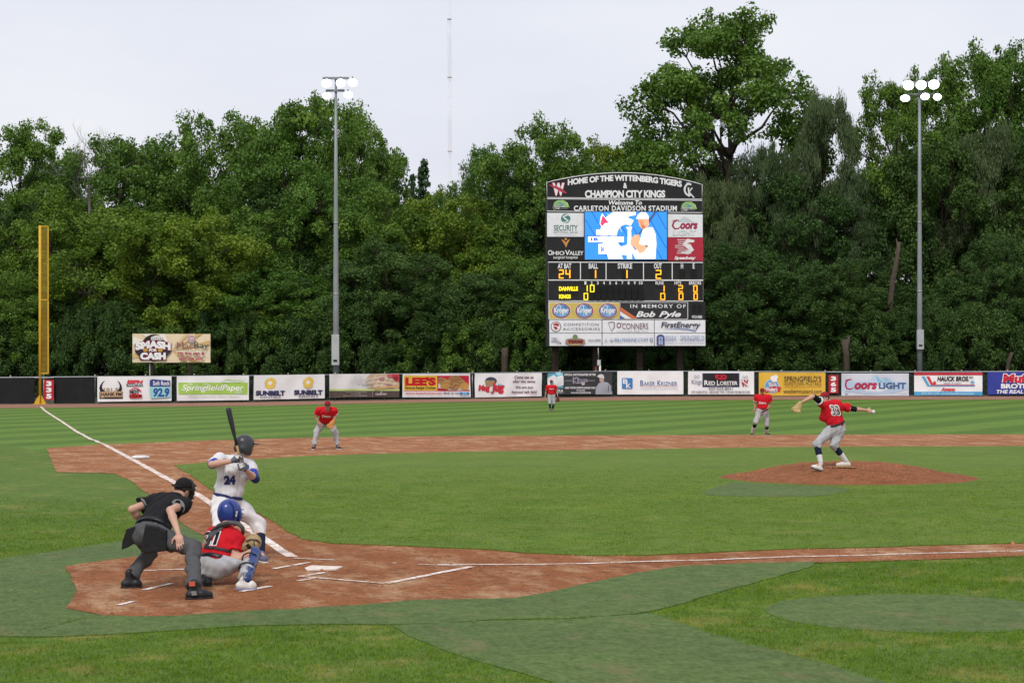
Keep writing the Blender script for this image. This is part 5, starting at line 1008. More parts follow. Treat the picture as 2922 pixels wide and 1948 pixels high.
# ------------------------------------------------------------------ light poles
M_LAMP = mat('lit_lamp', (.8, .8, .8), .4, .02, 2, emit=(1., .98, 1.), estr=14.)
M_HOUS = mat('lamp_housing', (.42, .43, .45), .4, .08, 4, metal=.4)
def light_pole(label, vx, vtop, vbox0, vbox1, d, r0, r1, arms, lamps):
    b = W(vx*S, 1060, d); b[2] = 0; tp = W(vx*S, vtop*S, d); t_ = thing('light_pole', label, 'light pole', b, 'stadium light poles')
    m2 = MB(); m2.tube([b, b+(tp-b)*.3, b+(tp-b)*.65, tp], [r0, r0*.86, (r0+r1)/2*.9, r1], 14); m2.build('pole', M_POLE, t_, True)
    z0, z1 = W(vx*S, vbox1*S, d)[2], W(vx*S, vbox0*S, d)[2]; ex = V([CR[0], CR[1], 0]); ex /= np.linalg.norm(ex); ey = V([-ex[1], ex[0], 0])
    m2 = MB(); m2.box(V([b[0], b[1], (z0+z1)/2])-ey*(r0+.06), ex, ey, V([0, 0, 1.]), r0*1.12, .16, (z1-z0)/2); bx = m2.build('ballast_box', mat('ballast_grey', (.40, .42, .43), .5, .07, 3), t_)
    m2 = MB(); m2.box(V([b[0], b[1], z0+.28])-ey*(r0+.23), ex, ey, V([0, 0, 1.]), r0*.6, .008, .07); m2.build('notice', M_BLACK, bx)
    for f in (.33, .55): 
        m2 = MB(); c = b+(tp-b)*f; m2.tube([c-V([0, 0, .05]), c+V([0, 0, .05])], r0*.95-(r0-r1)*f*.7+.02, 14); m2.build('pole_collar', M_STEEL, t_, True)
    for vy, x0, x1 in arms:
        c = W(vx*S, vy*S, d); m2 = MB(); m2.box(c+ex*((x0+x1)/2)*S*d/FPX-ey*.1, ex, ey, V([0, 0, 1.]), (x1-x0)/2*S*d/FPX, .07, .07); m2.build('cross_arm', M_POLE, t_)
    for lx, ly, rx, ry in lamps:
        c = W(lx*S, ly*S, d-.55); rx, ry = .82*rx*S*d/FPX, .82*ry*S*d/FPX; aim = CAM*V([1, 1, 0])+V([8, 25, 0.])-c; aim /= np.linalg.norm(aim)
        q1 = np.cross(aim, V([0, 0, 1.])); q1 /= np.linalg.norm(q1); q2 = np.cross(q1, aim); n = 20
        def ringv(dd, k): return [c+aim*dd+k*(rx*math.cos(a)*q1+ry*math.sin(a)*q2) for a in np.linspace(0, 2*math.pi, n, endpoint=False)]
        rings = [ringv(.10, 1.08), ringv(0, 1.06), ringv(-.15, .85), ringv(-.32, .45), ringv(-.42, .22)]; m2 = MB(); vv = [p for q in rings for p in q]; m2.add(vv, [(j*n+k, j*n+(k+1) % n, (j+1)*n+(k+1) % n, (j+1)*n+k) for j in range(4) for k in range(n)]+[tuple(4*n+k for k in range(n))]); fx = m2.build('floodlight', M_HOUS, t_, True)
        dome = [ringv(.03, .90), ringv(.06, .7), ringv(.08, .45), ringv(.085, .12)]; m2 = MB(); m2.add([p for q in dome for p in q], [(j*n+k, j*n+(k+1) % n, (j+1)*n+(k+1) % n, (j+1)*n+k) for j in range(3) for k in range(n)]+[tuple(3*n+k for k in range(n))]); m2.build('lens', M_LAMP, fx, True)
        m2 = MB(); m2.tube([c-aim*.25, c-aim*.3+V([0, 0, ry*1.1]), c-aim*.4+V([0, 0, ry*1.5])], .05, 6); m2.build('bracket', M_POLE, fx, True)
light_pole('grey steel light pole with five lit lamps left of the scoreboard', 771.5, 178, 768, 838, 126.5, .215, .075, [(180.5, -30, 30), (209, -22, 20)], [(750, 191.5, 13.5, 11), (782.5, 191, 12.5, 11), (810, 190, 12.5, 10.5), (750, 220, 12, 8.5), (800, 218, 12, 9)])
light_pole('grey steel light pole with six lit lamps in front of the right trees', 2112, 188, 757, 802, 142.0, .215, .09, [(190, -28, 34), (217, -26, 34)], [(2087, 196.5, 14, 12.5), (2116, 195.5, 14, 12.5), (2145, 194.5, 14, 12.5), (2079, 226, 13, 9), (2125, 222, 12, 9), (2153, 223, 11, 9)])
# ------------------------------------------------------------------ far radio mast
def mast():
    d = 420.; vx = 1034.5; b = W(vx*S, 1030, d); b[2] = 0; H = W(vx*S, -60, d)[2]; t_ = thing('radio_mast', 'thin red and white lattice radio mast far beyond the trees', 'radio mast', b)
    mr_ = mat('mast_red', (.60, .54, .54), .6, .05, 2); mw_ = mat('mast_white', (.80, .80, .81), .6, .04, 2); w = .30; ex = V([CR[0], CR[1], 0]); ex /= np.linalg.norm(ex); ey = V([-ex[1], ex[0], 0])
    legs = [ex*w*1.15, -ex*w*1.15, ey*w*1.6]; zs = [0]+[W(vx*S, y/S*S, d)[2] for y in (460, 330, 218, 95, -75)]
    zs = [0, W(vx*S, 430, d)[2], W(vx*S, 331, d)[2], W(vx*S, 218, d)[2], W(vx*S, 95, d)[2], H]
    for i, (z0, z1) in enumerate(zip(zs[:-1], zs[1:])):
        m2 = MB()
        for L in legs: m2.tube([b+L+V([0, 0, z0]), b+L+V([0, 0, z1])], .034, 4)
        z = z0
        while z < z1-.9:
            for p, q in ((0, 1), (1, 2), (2, 0)): m2.tube([b+legs[p]+V([0, 0, z]), b+legs[q]+V([0, 0, z+1.])], .016, 3, False)
            z += 1.
        m2.build('mast_section', mr_ if i % 2 else mw_, t_)
    for y in (431, 219.5, 53):
        z = W(vx*S, y, d)[2]; m2 = MB(); m2.box(b+V([0, 0, z]), ex, ey, V([0, 0, 1.]), .45, .45, .08); m2.build('mast_collar', mr_, t_)
mast()

# ------------------------------------------------------------------ people: distance-field bodies turned into one skin each
def norm(v): v = V(v, dtype=float); return v/(np.linalg.norm(v)+1e-9)
class SDF:
    """smooth union of tapered capsules / ellipsoids, cut by planes, meshed with surface nets"""
    def __init__(s): s.pr = []; s.cuts = []; s.wr = 0.; s.seed = 0
    def cap(s, a, b, ra, rb, k=.03, planes=(), flat=None):
        s.pr.append(('c', V(a, dtype=float), V(b, dtype=float), ra, rb, k, planes, flat)); return s
    def ell(s, c, r, axes=None, k=.03, planes=()):
        s.pr.append(('e', V(c, dtype=float), V(r, dtype=float)*np.ones(3), np.eye(3) if axes is None else V(axes, dtype=float), None, k, planes, None)); return s
    def chain(s, pts, rad, k=.03):
        for i in range(len(pts)-1): s.cap(pts[i], pts[i+1], rad[i], rad[i+1], k)
        return s
    def cut(s, p, n): s.cuts.append((V(p, dtype=float), norm(n))); return s
    def wrinkle(s, amp, seed=0): s.wr = amp; s.seed = seed; return s
    def mesh(s, vox):
        lo, hi = np.full(3, 1e9), np.full(3, -1e9)
        for q in s.pr:
            if q[0] == 'c': m = max(q[3], q[4]); P = V([q[1], q[2]]); lo = np.minimum(lo, P.min(0)-m); hi = np.maximum(hi, P.max(0)+m)
            else: m = q[2].max(); lo = np.minimum(lo, q[1]-m); hi = np.maximum(hi, q[1]+m)
        pad = 3*vox+.03; lo -= pad; hi += pad; n = np.ceil((hi-lo)/vox).astype(int)+1
        D = np.full(n, .5, dtype=np.float32); ax = [lo[i]+vox*np.arange(n[i]) for i in range(3)]
        for q in s.pr:
            k = q[5]
            if q[0] == 'c': m = max(q[3], q[4]); a = np.minimum(q[1], q[2])-m; b = np.maximum(q[1], q[2])+m
            else: m = q[2].max(); a = q[1]-m; b = q[1]+m
            a = a-k-3*vox; b = b+k+3*vox
            i0 = np.clip(((a-lo)/vox).astype(int), 0, n-1); i1 = np.clip(((b-lo)/vox).astype(int)+2, 1, n)
            X, Y, Z = np.meshgrid(*[ax[i][i0[i]:i1[i]] for i in range(3)], indexing='ij'); P = np.stack([X, Y, Z], -1).astype(np.float32)
            if q[0] == 'c':
                A, Bv, ra, rb = q[1], q[2], q[3], q[4]; ba = Bv-A; L2 = max(1e-9, ba @ ba); pa = P-A.astype(np.float32)
                h = np.clip((pa @ ba)/L2, 0, 1)
                dv = pa-h[..., None]*ba
                if q[7] is not None:                      # flattened section: direction, factor
                    fd, ff = q[7]; fd = norm(fd); w = dv @ fd; dv = dv+fd*(w*(1/ff-1))[..., None]
                d = np.linalg.norm(dv, axis=-1)-(ra+(rb-ra)*h)
                if q[7] is not None: d = d*min(1., q[7][1]*1.15)
            else:
                c, r, Ax = q[1], q[2], q[3]; p = (P-c.astype(np.float32)) @ Ax.T; k0 = np.linalg.norm(p/r, axis=-1); k1 = np.linalg.norm(p/(r*r), axis=-1)+1e-6; d = k0*(k0-1)/k1
            for pp, pn in q[6]: d = np.maximum(d, (P-V(pp)) @ norm(pn))
            S_ = D[i0[0]:i1[0], i0[1]:i1[1], i0[2]:i1[2]]
            if k > 0: hh = np.maximum(k-np.abs(S_-d), 0)/k; S_[...] = np.minimum(S_, d)-hh*hh*k*.25
            else: S_[...] = np.minimum(S_, d)
        if s.wr or s.cuts:
            X, Y, Z = np.meshgrid(*ax, indexing='ij')
            if s.wr:
                r = np.random.default_rng(s.seed); w = np.zeros_like(D)
                wx = .03*np.sin(9*Y+5*Z+s.seed); wy = .03*np.sin(8*X-6*Z+1.3*s.seed)
                for _ in range(7):
                    kx = r.normal(size=3); kx /= np.linalg.norm(kx); f = r.uniform(26, 85); w += np.sin(f*(kx[0]*(X+wx)+kx[1]*(Y+wy)+kx[2]*Z)+r.uniform(0, 6.28))*(28/f)
                D += s.wr*w*1.15
            for p, nn in s.cuts: D = np.maximum(D, ((X-p[0])*nn[0]+(Y-p[1])*nn[1]+(Z-p[2])*nn[2]).astype(np.float32))
        return surface_nets(D, lo, vox)
def surface_nets(D, lo, vox):
    ins = D < 0; n = D.shape
    c = np.zeros((n[0]-1, n[1]-1, n[2]-1), dtype=np.int8); off = [(i, j, k) for i in (0, 1) for j in (0, 1) for k in (0, 1)]
    sl = lambda o: tuple(slice(o[a], n[a]-1+o[a]) for a in range(3))
    for o in off: c += ins[sl(o)]
    act = (c > 0) & (c < 8); idx = np.argwhere(act); N = len(idx)
    vid = np.full(act.shape, -1, dtype=np.int32); vid[act] = np.arange(N)
    acc = np.zeros((N, 3)); cnt = np.zeros(N)
    for a in off:
        for ax in range(3):
            if a[ax]: continue
            b = list(a); b[ax] = 1
            da = D[idx[:, 0]+a[0], idx[:, 1]+a[1], idx[:, 2]+a[2]]; db = D[idx[:, 0]+b[0], idx[:, 1]+b[1], idx[:, 2]+b[2]]
            m = (da < 0) != (db < 0); t = np.where(m, da/(da-db+1e-12), 0)
            p = np.tile(V(a, dtype=float), (N, 1)); p[:, ax] = t
            acc[m] += p[m]; cnt[m] += 1
    v = lo+vox*(idx+acc/np.maximum(1, cnt)[:, None]); F = []
    for ax in range(3):
        a1, a2 = (ax+1) % 3, (ax+2) % 3
        s0 = [slice(1, n[i]-1) for i in range(3)]; s1 = [slice(1, n[i]-1) for i in range(3)]; s0[ax] = slice(0, n[ax]-1); s1[ax] = slice(1, n[ax])
        A, Bq = ins[tuple(s0)], ins[tuple(s1)]; e = np.argwhere(A != Bq); 
        if len(e) == 0: continue
        fl = A[e[:, 0], e[:, 1], e[:, 2]]; base = e.copy()
        for i in range(3):
            if i != ax: base[:, i] += 1
        def V_(d1, d2):
            q = base.copy(); q[:, a1] -= d1; q[:, a2] -= d2; return vid[q[:, 0], q[:, 1], q[:, 2]]
        f = np.stack([V_(1, 1), V_(0, 1), V_(0, 0), V_(1, 0)], 1); f[~fl] = f[~fl][:, ::-1]; F.append(f)
    F = np.concatenate(F); F = F[(F >= 0).all(1)]
    return v, F
def skin_obj(name, sdf, vox, m, parent, keep=False):
    v, f = sdf.mesh(vox); b = BASE[parent.name]; me = fast_mesh(name, v-b, f)
    o = obj(name, me, m, parent, True)
    if keep: return o, BVHTree.FromPolygons([tuple(p) for p in v], [tuple(map(int, q)) for q in f])
    return o
def decal(name, txt, bvh, c, ex, ey, dr, w, h, m, parent, bold=.05, off=.008, shape=None):
    """print lettering onto a garment by dropping it onto the surface along dr"""
    v, f = text_mesh(txt, bold) if shape is None else shape
    bm = bmesh.new(); vs_ = [bm.verts.new(((a-.5)*w, (b_-.5)*h, 0)) for a, b_ in v]
    for q in f:
        try: bm.faces.new([vs_[i] for i in q])
        except ValueError: pass
    bmesh.ops.triangulate(bm, faces=bm.faces[:])
    for _ in range(3):
        es = [e for e in bm.edges if e.calc_length() > .03]
        if not es: break
        bmesh.ops.subdivide_edges(bm, edges=es, cuts=1); bmesh.ops.triangulate(bm, faces=[g for g in bm.faces if len(g.verts) > 3])
    bm.verts.index_update(); P = []
    for q in bm.verts:
        p = V(c)+V(ex)*q.co.x+V(ey)*q.co.y; hit = bvh.ray_cast(Vector(p-V(dr)*.5), Vector(dr))
        P.append((V(hit[0]) if hit[0] is not None else p)-V(dr)*off)
    mb = MB(); mb.add(P, [tuple(q.index for q in g.verts) for g in bm.faces]); bm.free(); return mb.build(name, m, parent)
# cloth and skin
def cloth(name, c, bump=.25, bs=60, var=.08, rough=.85): return mat(name, c, rough, var, 14, bump, bs, spec=.15)
M_SKIN = mat('skin', (.52, .30, .215), .55, .08, 12, .1, 90, spec=.35); M_SKIN2 = mat('skin_tan', (.36, .19, .12), .55, .08, 12, .1, 90, spec=.35)
M_REDJ = cloth('red_jersey', (.55, .012, .022)); M_GREYP = cloth('grey_trousers', (.40, .40, .41)); M_NAVYS = cloth('navy_sock', (.012, .018, .04)); M_WSOCK = cloth('white_sock', (.66, .66, .68)); M_CAPR = cloth('red_cap', (.28, .015, .03)); M_GLOVE = mat('glove_leather', (.42, .25, .09), .6, .25, 25, .4, 60); M_GLOVEO = mat('orange_glove', (.48, .22, .05), .6, .2, 25, .4, 60); M_GLOVED = mat('dark_glove', (.12, .035, .03), .6, .2, 25, .4, 60)
M_SHOEB = mat('black_shoe', (.016, .016, .018), .45, .2, 12); M_SHOEW = mat('white_shoe', (.62, .60, .56), .5, .12, 14); M_SOLE = mat('shoe_sole', (.55, .52, .48), .7, .1, 12); M_HAIR = mat('dark_hair', (.03, .02, .014), .7, .3, 40); M_UNDER = cloth('black_undershirt', (.012, .012, .014)); M_UMPG = cloth('charcoal_trousers', (.082, .082, .086)); M_UMPB = cloth('black_umpire_shirt', (.014, .014, .016)); M_BELT = mat('black_belt', (.012, .012, .016), .4, .1, 10)
def pin_mat():
    m = bpy.data.materials.new('pinstripe_jersey'); t, p = nodes_of(m); tc = t.nodes.new('ShaderNodeTexCoord'); sx = t.nodes.new('ShaderNodeSeparateXYZ'); t.links.new(tc.outputs['Object'], sx.inputs[0])
    a = fmath(t, 'ADD', fmath(t, 'MULTIPLY', sx.outputs[0], .96), fmath(t, 'MULTIPLY', sx.outputs[1], .25)); a = fmath(t, 'ADD', a, fmath(t, 'MULTIPLY', sx.outputs[2], -.10))
    w = fmath(t, 'PINGPONG', a, .026); l = mapr(t, w, .0235, .025)
    n = noise(t, tc.outputs['Object'], 9, 4); c = mixc(t, fmath(t, 'MULTIPLY', l, .42), ramp(t, n, [(.3, (.62, .61, .61)), (.7, (.74, .73, .73))]), (.10, .12, .28))
    t.links.new(c, p.inputs['Base Color']); p.inputs['Roughness'].default_value = .85; p.inputs['Specular IOR Level'].default_value = .15
    return m
M_PIN = pin_mat(); M_WPANT = cloth('white_trousers', (.68, .66, .66)); M_BLUEC = cloth('blue_sleeve', (.03, .06, .36)); M_NUMB = mat('navy_twill', (.02, .03, .12), .8, .1, 20); M_WTW = mat('white_twill', (.74, .74, .74), .8, .06, 20)
M_HELB = mat('blue_helmet', (.02, .045, .22), .25, .1, 6, spec=.5); M_HELK = mat('charcoal_helmet', (.035, .036, .038), .35, .12, 6, spec=.5); M_PAD = mat('black_padding', (.02, .02, .022), .6, .2, 20, .3, 40); M_GUARD = mat('blue_shin_guard', (.018, .045, .17), .3, .12, 8, spec=.5); M_GREYT = mat('grey_trim', (.22, .22, .22), .5, .12, 12)
UP = V([0, 0, 1.])
def frame(a, b, hint):
    """unit axes: t from a to b, and two across"""
    t_ = norm(V(b)-V(a)); s_ = norm(np.cross(t_, hint)); return t_, s_, np.cross(s_, t_)
class Person:
    def __init__(s, label, base, vox, J, face, skin=None, scale=1.):
        s.root = thing('person', label, 'person', base); s.J = {k: V(v, dtype=float) for k, v in J.items()}; s.vox = vox; s.k = scale; s.face = norm(face); s.skin = skin or M_SKIN; s.body = SDF()
        J = s.J
        s.neck = J['neck']; s.sc = (J['shL']+J['shR'])/2; s.hc = (J['hipL']+J['hipR'])/2; s.lat = norm(J['shR']-J['shL']); s.sp = norm(s.sc-s.hc); s.front = norm(np.cross(s.sp, s.lat)) if 'front' not in J else norm(J['front']); s.hlat = norm(J['hipR']-J['hipL'])
    def torso(s, S_, g=0., k=.05, lo=.0, front=1.0):
        """ribcage, belly and pelvis, inflated by g; lo>0 leaves out the pelvis"""
        J, q = s.J, s.k; ch = s.sc-s.sp*.13*q
        for sd in (-1, 1):
            S_.cap(s.sc+s.lat*sd*.082*q-s.sp*.06*q, s.hc+s.hlat*sd*.052*q+s.sp*.10*q, (.096)*q+g*.85, (.092)*q+g*.85, k)
        S_.cap(J['shL']-s.sp*.02*q, J['shR']-s.sp*.02*q, .062*q+g, .062*q+g, k); S_.ell(ch+s.front*.01*q, [.165*q+g*.8, .112*q+g*.8, .17*q+g], [s.lat, s.front, s.sp], k)
        if not lo: S_.ell(s.hc+s.sp*.03*q, [.165*q+g, .115*q+g, .13*q+g], [s.hlat, norm(np.cross(s.sp, s.hlat)), s.sp], k)
        return S_
    def head(s, tilt=None):
        J, q, S_ = s.J, s.k, s.body; h = J['head']; f = s.face; up = norm((UP if tilt is None else norm(tilt))-f*((UP if tilt is None else norm(tilt)) @ f)); l = np.cross(up, f); s.hup, s.hl = up, l
        S_.ell(h+up*.02*q-f*.012*q, [.074*q, .094*q, .098*q], [l, f, up], .02); S_.ell(h-up*.045*q+f*.022*q, [.058*q, .070*q, .075*q], [l, f, up], .03); S_.ell(h-up*.098*q+f*.058*q, .024*q, None, .02)
        S_.cap(h-up*.012*q+f*.088*q, h-up*.038*q+f*.108*q, .010*q, .014*q, .012); S_.cap(h+up*.016*q+f*.082*q-l*.035*q, h+up*.016*q+f*.082*q+l*.035*q, .010*q, .010*q, .015)
        S_.cap(h-up*.066*q+f*.088*q-l*.018*q, h-up*.066*q+f*.088*q+l*.018*q, .008*q, .008*q, .008)
        for sd in (-1, 1): S_.ell(h-up*.012*q+l*sd*.077*q-f*.008*q, [.010*q, .020*q, .032*q], [l, f, up], .008)
        S_.cap(h-up*.07*q-f*.02*q, s.neck-s.sp*.02*q, .056*q, .062*q, .03); S_.cap(s.neck, s.sc, .06*q, .08*q, .04)
        eb = MB(); w = MB()
        for sd in (-1, 1):
            c = h+f*.082*q+l*sd*.031*q+up*.002*q; w.tube([c-f*.006, c+f*.006*q], [.014*q, .008*q], 8)
        w.build('eyes', mat('eye', (.03, .025, .02), .3, .1, 30), s.root, True)
    def hand(s, wrist, d, palm, curl=.25, spread=.5, thumb=1, k=1., S_=None):
        """palm and five fingers; d along the hand, palm = palm-facing direction, thumb side +1/-1"""
        S_ = S_ or s.body; q = s.k*k; d = norm(d); p = norm(V(palm)-d*(V(palm) @ d)); sd = np.cross(d, p)*thumb
        w = V(wrist, dtype=float); pc = w+d*.05*q; S_.ell(pc, [.048*q, .042*q, .020*q], [d, sd, p], .015)
        for i, (o_, L) in enumerate(((.030, .072), (.010, .082), (-.011, .076), (-.031, .058))):
            a = w+d*.085*q+sd*o_*q; c1 = norm(d*math.cos(curl)+p*math.sin(curl)+sd*o_*spread*5); b = a+c1*L*.5*q; c2 = norm(d*math.cos(curl*2.4)+p*math.sin(curl*2.4)+sd*o_*spread*4); e = b+c2*L*.5*q
            S_.cap(a, b, .0095*q, .0088*q, .006); S_.cap(b, e, .0088*q, .0075*q, .005)
        a = w+d*.025*q+sd*.035*q; b = a+norm(d*.6+sd*.75+p*.25)*.042*q; e = b+norm(d*.9+sd*.3+p*.3)*.032*q; S_.cap(a, b, .013*q, .011*q, .01); S_.cap(b, e, .011*q, .009*q, .005)
    def arm(s, sd):
        J, q = s.J, s.k; S_ = s.body; S_.cap(J['sh'+sd], J['el'+sd], .055*q, .042*q, .03); S_.cap(J['el'+sd], J['el'+sd]+(J['wr'+sd]-J['el'+sd])*.3, .042*q, .043*q, .02); S_.cap(J['el'+sd]+(J['wr'+sd]-J['el'+sd])*.3, J['wr'+sd], .043*q, .027*q, .02)
    def leg(s, sd):
        J, q, S_ = s.J, s.k, s.body; S_.cap(J['hip'+sd], J['kn'+sd], .085*q, .055*q, .04); kn, an = J['kn'+sd], J['an'+sd]; S_.cap(kn, kn+(an-kn)*.35, .052*q, .055*q, .03); S_.cap(kn+(an-kn)*.35, an, .055*q, .034*q, .03); t_ = J['toe'+sd]; S_.cap(an-V([0, 0, .02*q]), t_, .036*q, .03*q, .02)
    def finish(s): return skin_obj('body', s.body, s.vox, s.skin, s.root)
    def jersey(s, m, gl=.7, gr=.7, g=.026, hem=.0, seed=1, wr=.004, sleeve=(.066, .082), name='jersey', open_=True):
        J, q = s.J, s.k; S_ = SDF(); s.torso(S_, g, .05, 1); S_.cap(s.hc+s.sp*.13*q-s.hlat*.05*q, s.hc+s.sp*.13*q+s.hlat*.05*q, .108*q+g*.8, .108*q+g*.8, .05)
        S_.cap(s.neck-s.sp*.05*q, s.sc-s.sp*.02*q, .072*q, .10*q, .05)
        for sd, fr in (('L', gl), ('R', gr)):
            a, b = J['sh'+sd], J['el'+sd]; e = a+(b-a)*fr; S_.cap(a, e+(b-a)*.12, sleeve[0]*q, sleeve[1]*q, .045, [(e, b-a)])
        S_.cut(s.hc+s.sp*(.06+hem)*q, -s.sp); S_.cut(s.sc+s.sp*max(.085*q, (s.neck-s.sc) @ s.sp-.005), s.sp+s.front*.15) if open_ else None
        S_.wrinkle(wr, seed); s.jer, s.jbvh = skin_obj(name, S_, s.vox, m, s.root, True); return s.jer
    def cuffs(s, m, fr=.7, r=.084, sides='LR', w=.014):
        J, q = s.J, s.k
        for sd in sides:
            a, b = J['sh'+sd], J['el'+sd]; t_ = norm(b-a); e = a+(b-a)*fr; S_ = SDF(); S_.cap(e-t_*w*2.5, e+t_*w, r*q, r*q, 0., [(e+t_*.003, t_), (e-t_*w*1.5, -t_)]); skin_obj('sleeve_trim', S_, s.vox*.8, m, s.jer)
    def trousers(s, m, low=(.92, .92), g=.020, seed=2, wr=.004, end=(.062, .062), kr=.082):
        J, q = s.J, s.k; S_ = SDF(); S_.ell(s.hc+s.sp*.02*q, [.172*q+g*.6, .125*q+g*.6, .14*q], [s.hlat, norm(np.cross(s.sp, s.hlat)), s.sp], .05)
        for i, sd in enumerate('LR'):
            h, kn, an = J['hip'+sd], J['kn'+sd], J['an'+sd]; S_.cap(h, kn, .094*q+g, kr*q, .06); e = kn+(an-kn)*low[i]; S_.cap(kn, kn+(an-kn)*.4, kr*q*.97, .074*q if low[i] > .6 else .070*q, .03, [(e, an-kn)]); 
            if low[i] > .4: S_.cap(kn+(an-kn)*.4, e+(an-kn)*.1, .074*q, end[i]*q, .02, [(e, an-kn)])
        S_.cut(s.hc+s.sp*.115*q, s.sp); S_.wrinkle(wr, seed); s.tro = skin_obj('trousers', S_, s.vox, m, s.root); return s.tro
    def belt(s, m, at=.10, g=.030, w=.020):
        q = s.k; S_ = SDF(); c = s.hc+s.sp*at*q; S_.ell(c, [.158*q+g, .112*q+g, .2*q], [s.hlat, norm(np.cross(s.sp, s.hlat)), s.sp], 0.); S_.cut(c+s.sp*w*q, s.sp); S_.cut(c-s.sp*w*q, -s.sp); return skin_obj('belt', S_, min(s.vox, .010), m, s.root)
    def sock(s, sd, m, a, b, g=.006, name='sock'):
        J, q = s.J, s.k; kn, an = J['kn'+sd], J['an'+sd]; r = lambda t: (.052 if t < .35 else .055+(.036-.055)*(t-.35)/.65)*q+g; S_ = SDF(); t_ = norm(an-kn); P0, P1 = kn+(an-kn)*a, kn+(an-kn)*b; S_.cap(P0, P1, r(a), r(b), 0., [(P1, t_), (P0, -t_)]); return skin_obj(name, S_, s.vox*.8, m, s.root)
    def shoe(s, sd, m, sole=None, up=UP, hi=0., wide=1.):
        J, q = s.J, s.k; an, t_ = J['an'+sd], J['toe'+sd]; d = t_-an; up = norm(up); d = norm(d-up*(d @ up)); l = np.cross(up, d); gz = (t_ @ up)-.035*q      # ground level along up
        A = an+up*(gz+.045*q-(an @ up)); heel = A-d*.045*q; toe = t_+up*(gz+.038*q-(t_ @ up)); S_ = SDF()
        S_.cap(heel, A+d*.08*q, .042*q*wide, .046*q*wide, .03); S_.cap(A+d*.08*q, toe, .047*q*wide, .036*q*wide, .03); S_.cap(A+up*.01*q, an+up*hi*q, .046*q, .043*q+hi*.02, .03); S_.cut((toe+heel)/2*0+up*gz, -up); o = skin_obj('shoe', S_, s.vox*.8, m, s.root)
        S2 = SDF(); S2.cap(heel-up*.03*q, A+d*.08*q-up*.03*q, .047*q*wide, .049*q*wide, .02); S2.cap(A+d*.08*q-up*.03*q, toe-up*.028*q, .049*q*wide, .040*q*wide, .02); S2.cut(up*(gz-.004), -up); S2.cut(up*(gz+.020*q), up); skin_obj('sole', S2, s.vox*.7, sole or M_SOLE, o); return o
    def cap(s, m, bill=None, back=False, logo=None):
        J, q = s.J, s.k; h = J['head']; f, u, l = s.face, s.hup, s.hl; S_ = SDF(); S_.ell(h+u*.038*q-f*.010*q, [.086*q, .104*q, .092*q], [l, f, u], .02); S_.cut(h+u*.030*q-f*.0*q, -u+f*.06); o = skin_obj('cap', S_, min(s.vox, .009), m, s.root)
        fd = -f if back else f; S2 = SDF(); S2.ell(h+u*.032*q+fd*(.085)*q, [.074*q, .082*q, .012*q], [l, norm(fd-u*.12), norm(u+fd*.12)], .0); S2.cut(h+fd*.06*q, -fd); skin_obj('bill', S2, min(s.vox, .008)*.8, bill or m, o); return o
    def hair(s, m=None):
        q = s.k; h = s.J['head']; f, u, l = s.face, s.hup, s.hl; S_ = SDF(); S_.ell(h+u*.015*q-f*.018*q, [.080*q, .096*q, .098*q], [l, f, u], .0); S_.cut(h+f*.035*q, f); S_.cut(h-u*.055*q, -u); return skin_obj('hair', S_, min(s.vox, .009), m or M_HAIR, s.root)
    def glove(s, c, d, palm, m, r=.12, closed=.3):
        """leather mitt: webbed fan of fat fingers round a pocket"""
        d = norm(d); p = norm(V(palm)-d*(V(palm) @ d)); l = np.cross(d, p); c = V(c, dtype=float); S_ = SDF(); S_.ell(c, [r*.72, r*.66, r*.36], [d, l, p], .03)
        for i, a in enumerate((-.75, -.3, .1, .48)):
            v = norm(d*math.cos(a)+l*math.sin(a)+p*closed*.3); b = c+v*r*.6; e = b+norm(v+p*closed)*r*.55; S_.cap(c+v*r*.2, b, r*.2, r*.2, .02); S_.cap(b, e, r*.2, r*.15, .015)
        v = norm(d*.35+l*.95+p*.3); S_.cap(c+v*r*.2, c+v*r*.95+d*r*.35, r*.22, r*.16, .02); S_.cap(c+d*r*.5+l*r*.55, c+d*r*.95+l*r*.75, r*.14, r*.10, .05); S_.cap(c-d*r*.45, c-d*r*.85, r*.40, r*.36, .04)
        S_.ell(c+p*r*.62+d*r*.1, [r*.52, r*.46, r*.36], [d, l, p], 0.) if False else None
        o = skin_obj('glove', S_, min(s.vox, .012), m, s.root); return o
FWD = norm(CF*V([1, 1, 0])); RT = norm(CR*V([1, 1, 0]))
def proj_patch(name, polys, conv, bvh, m, parent, off=.007, thick=0.):
    """lay thin cloth pieces on a garment: polys in picture coordinates, dropped onto the surface along the sight line"""
    bm = bmesh.new()
    for v2, f in polys:
        vs_ = [bm.verts.new((x, y, 0)) for x, y in v2]
        for q in f:
            try: bm.faces.new([vs_[i] for i in q])
            except ValueError: pass
    bmesh.ops.triangulate(bm, faces=bm.faces[:])
    L = max(max(e.calc_length() for e in bm.edges)/12, 6)
    for _ in range(5):
        es = [e for e in bm.edges if e.calc_length() > L]
        if not es: break
        bmesh.ops.subdivide_edges(bm, edges=es, cuts=1); bmesh.ops.triangulate(bm, faces=[g for g in bm.faces if len(g.verts) > 3])
    bm.verts.index_update(); P, ok = [], []
    for q in bm.verts:
        d = norm(conv(q.co.x, q.co.y, 30.)-CAM); hit = bvh.ray_cast(Vector(CAM), Vector(d)); ok.append(hit[0] is not None)
        P.append(V(hit[0])-d*off if hit[0] is not None else V([0., 0, 0]))
    F = [tuple(q.index for q in g.verts) for g in bm.faces if all(ok[q.index] for q in g.verts)]; bm.free()
    used = sorted({i for q in F for i in q}); mp = {a: b for b, a in enumerate(used)}
    if not F: return None
    mb = MB(); mb.add([P[i] for i in used], [tuple(mp[i] for i in q) for q in F]); return mb.build(name, m, parent, True)
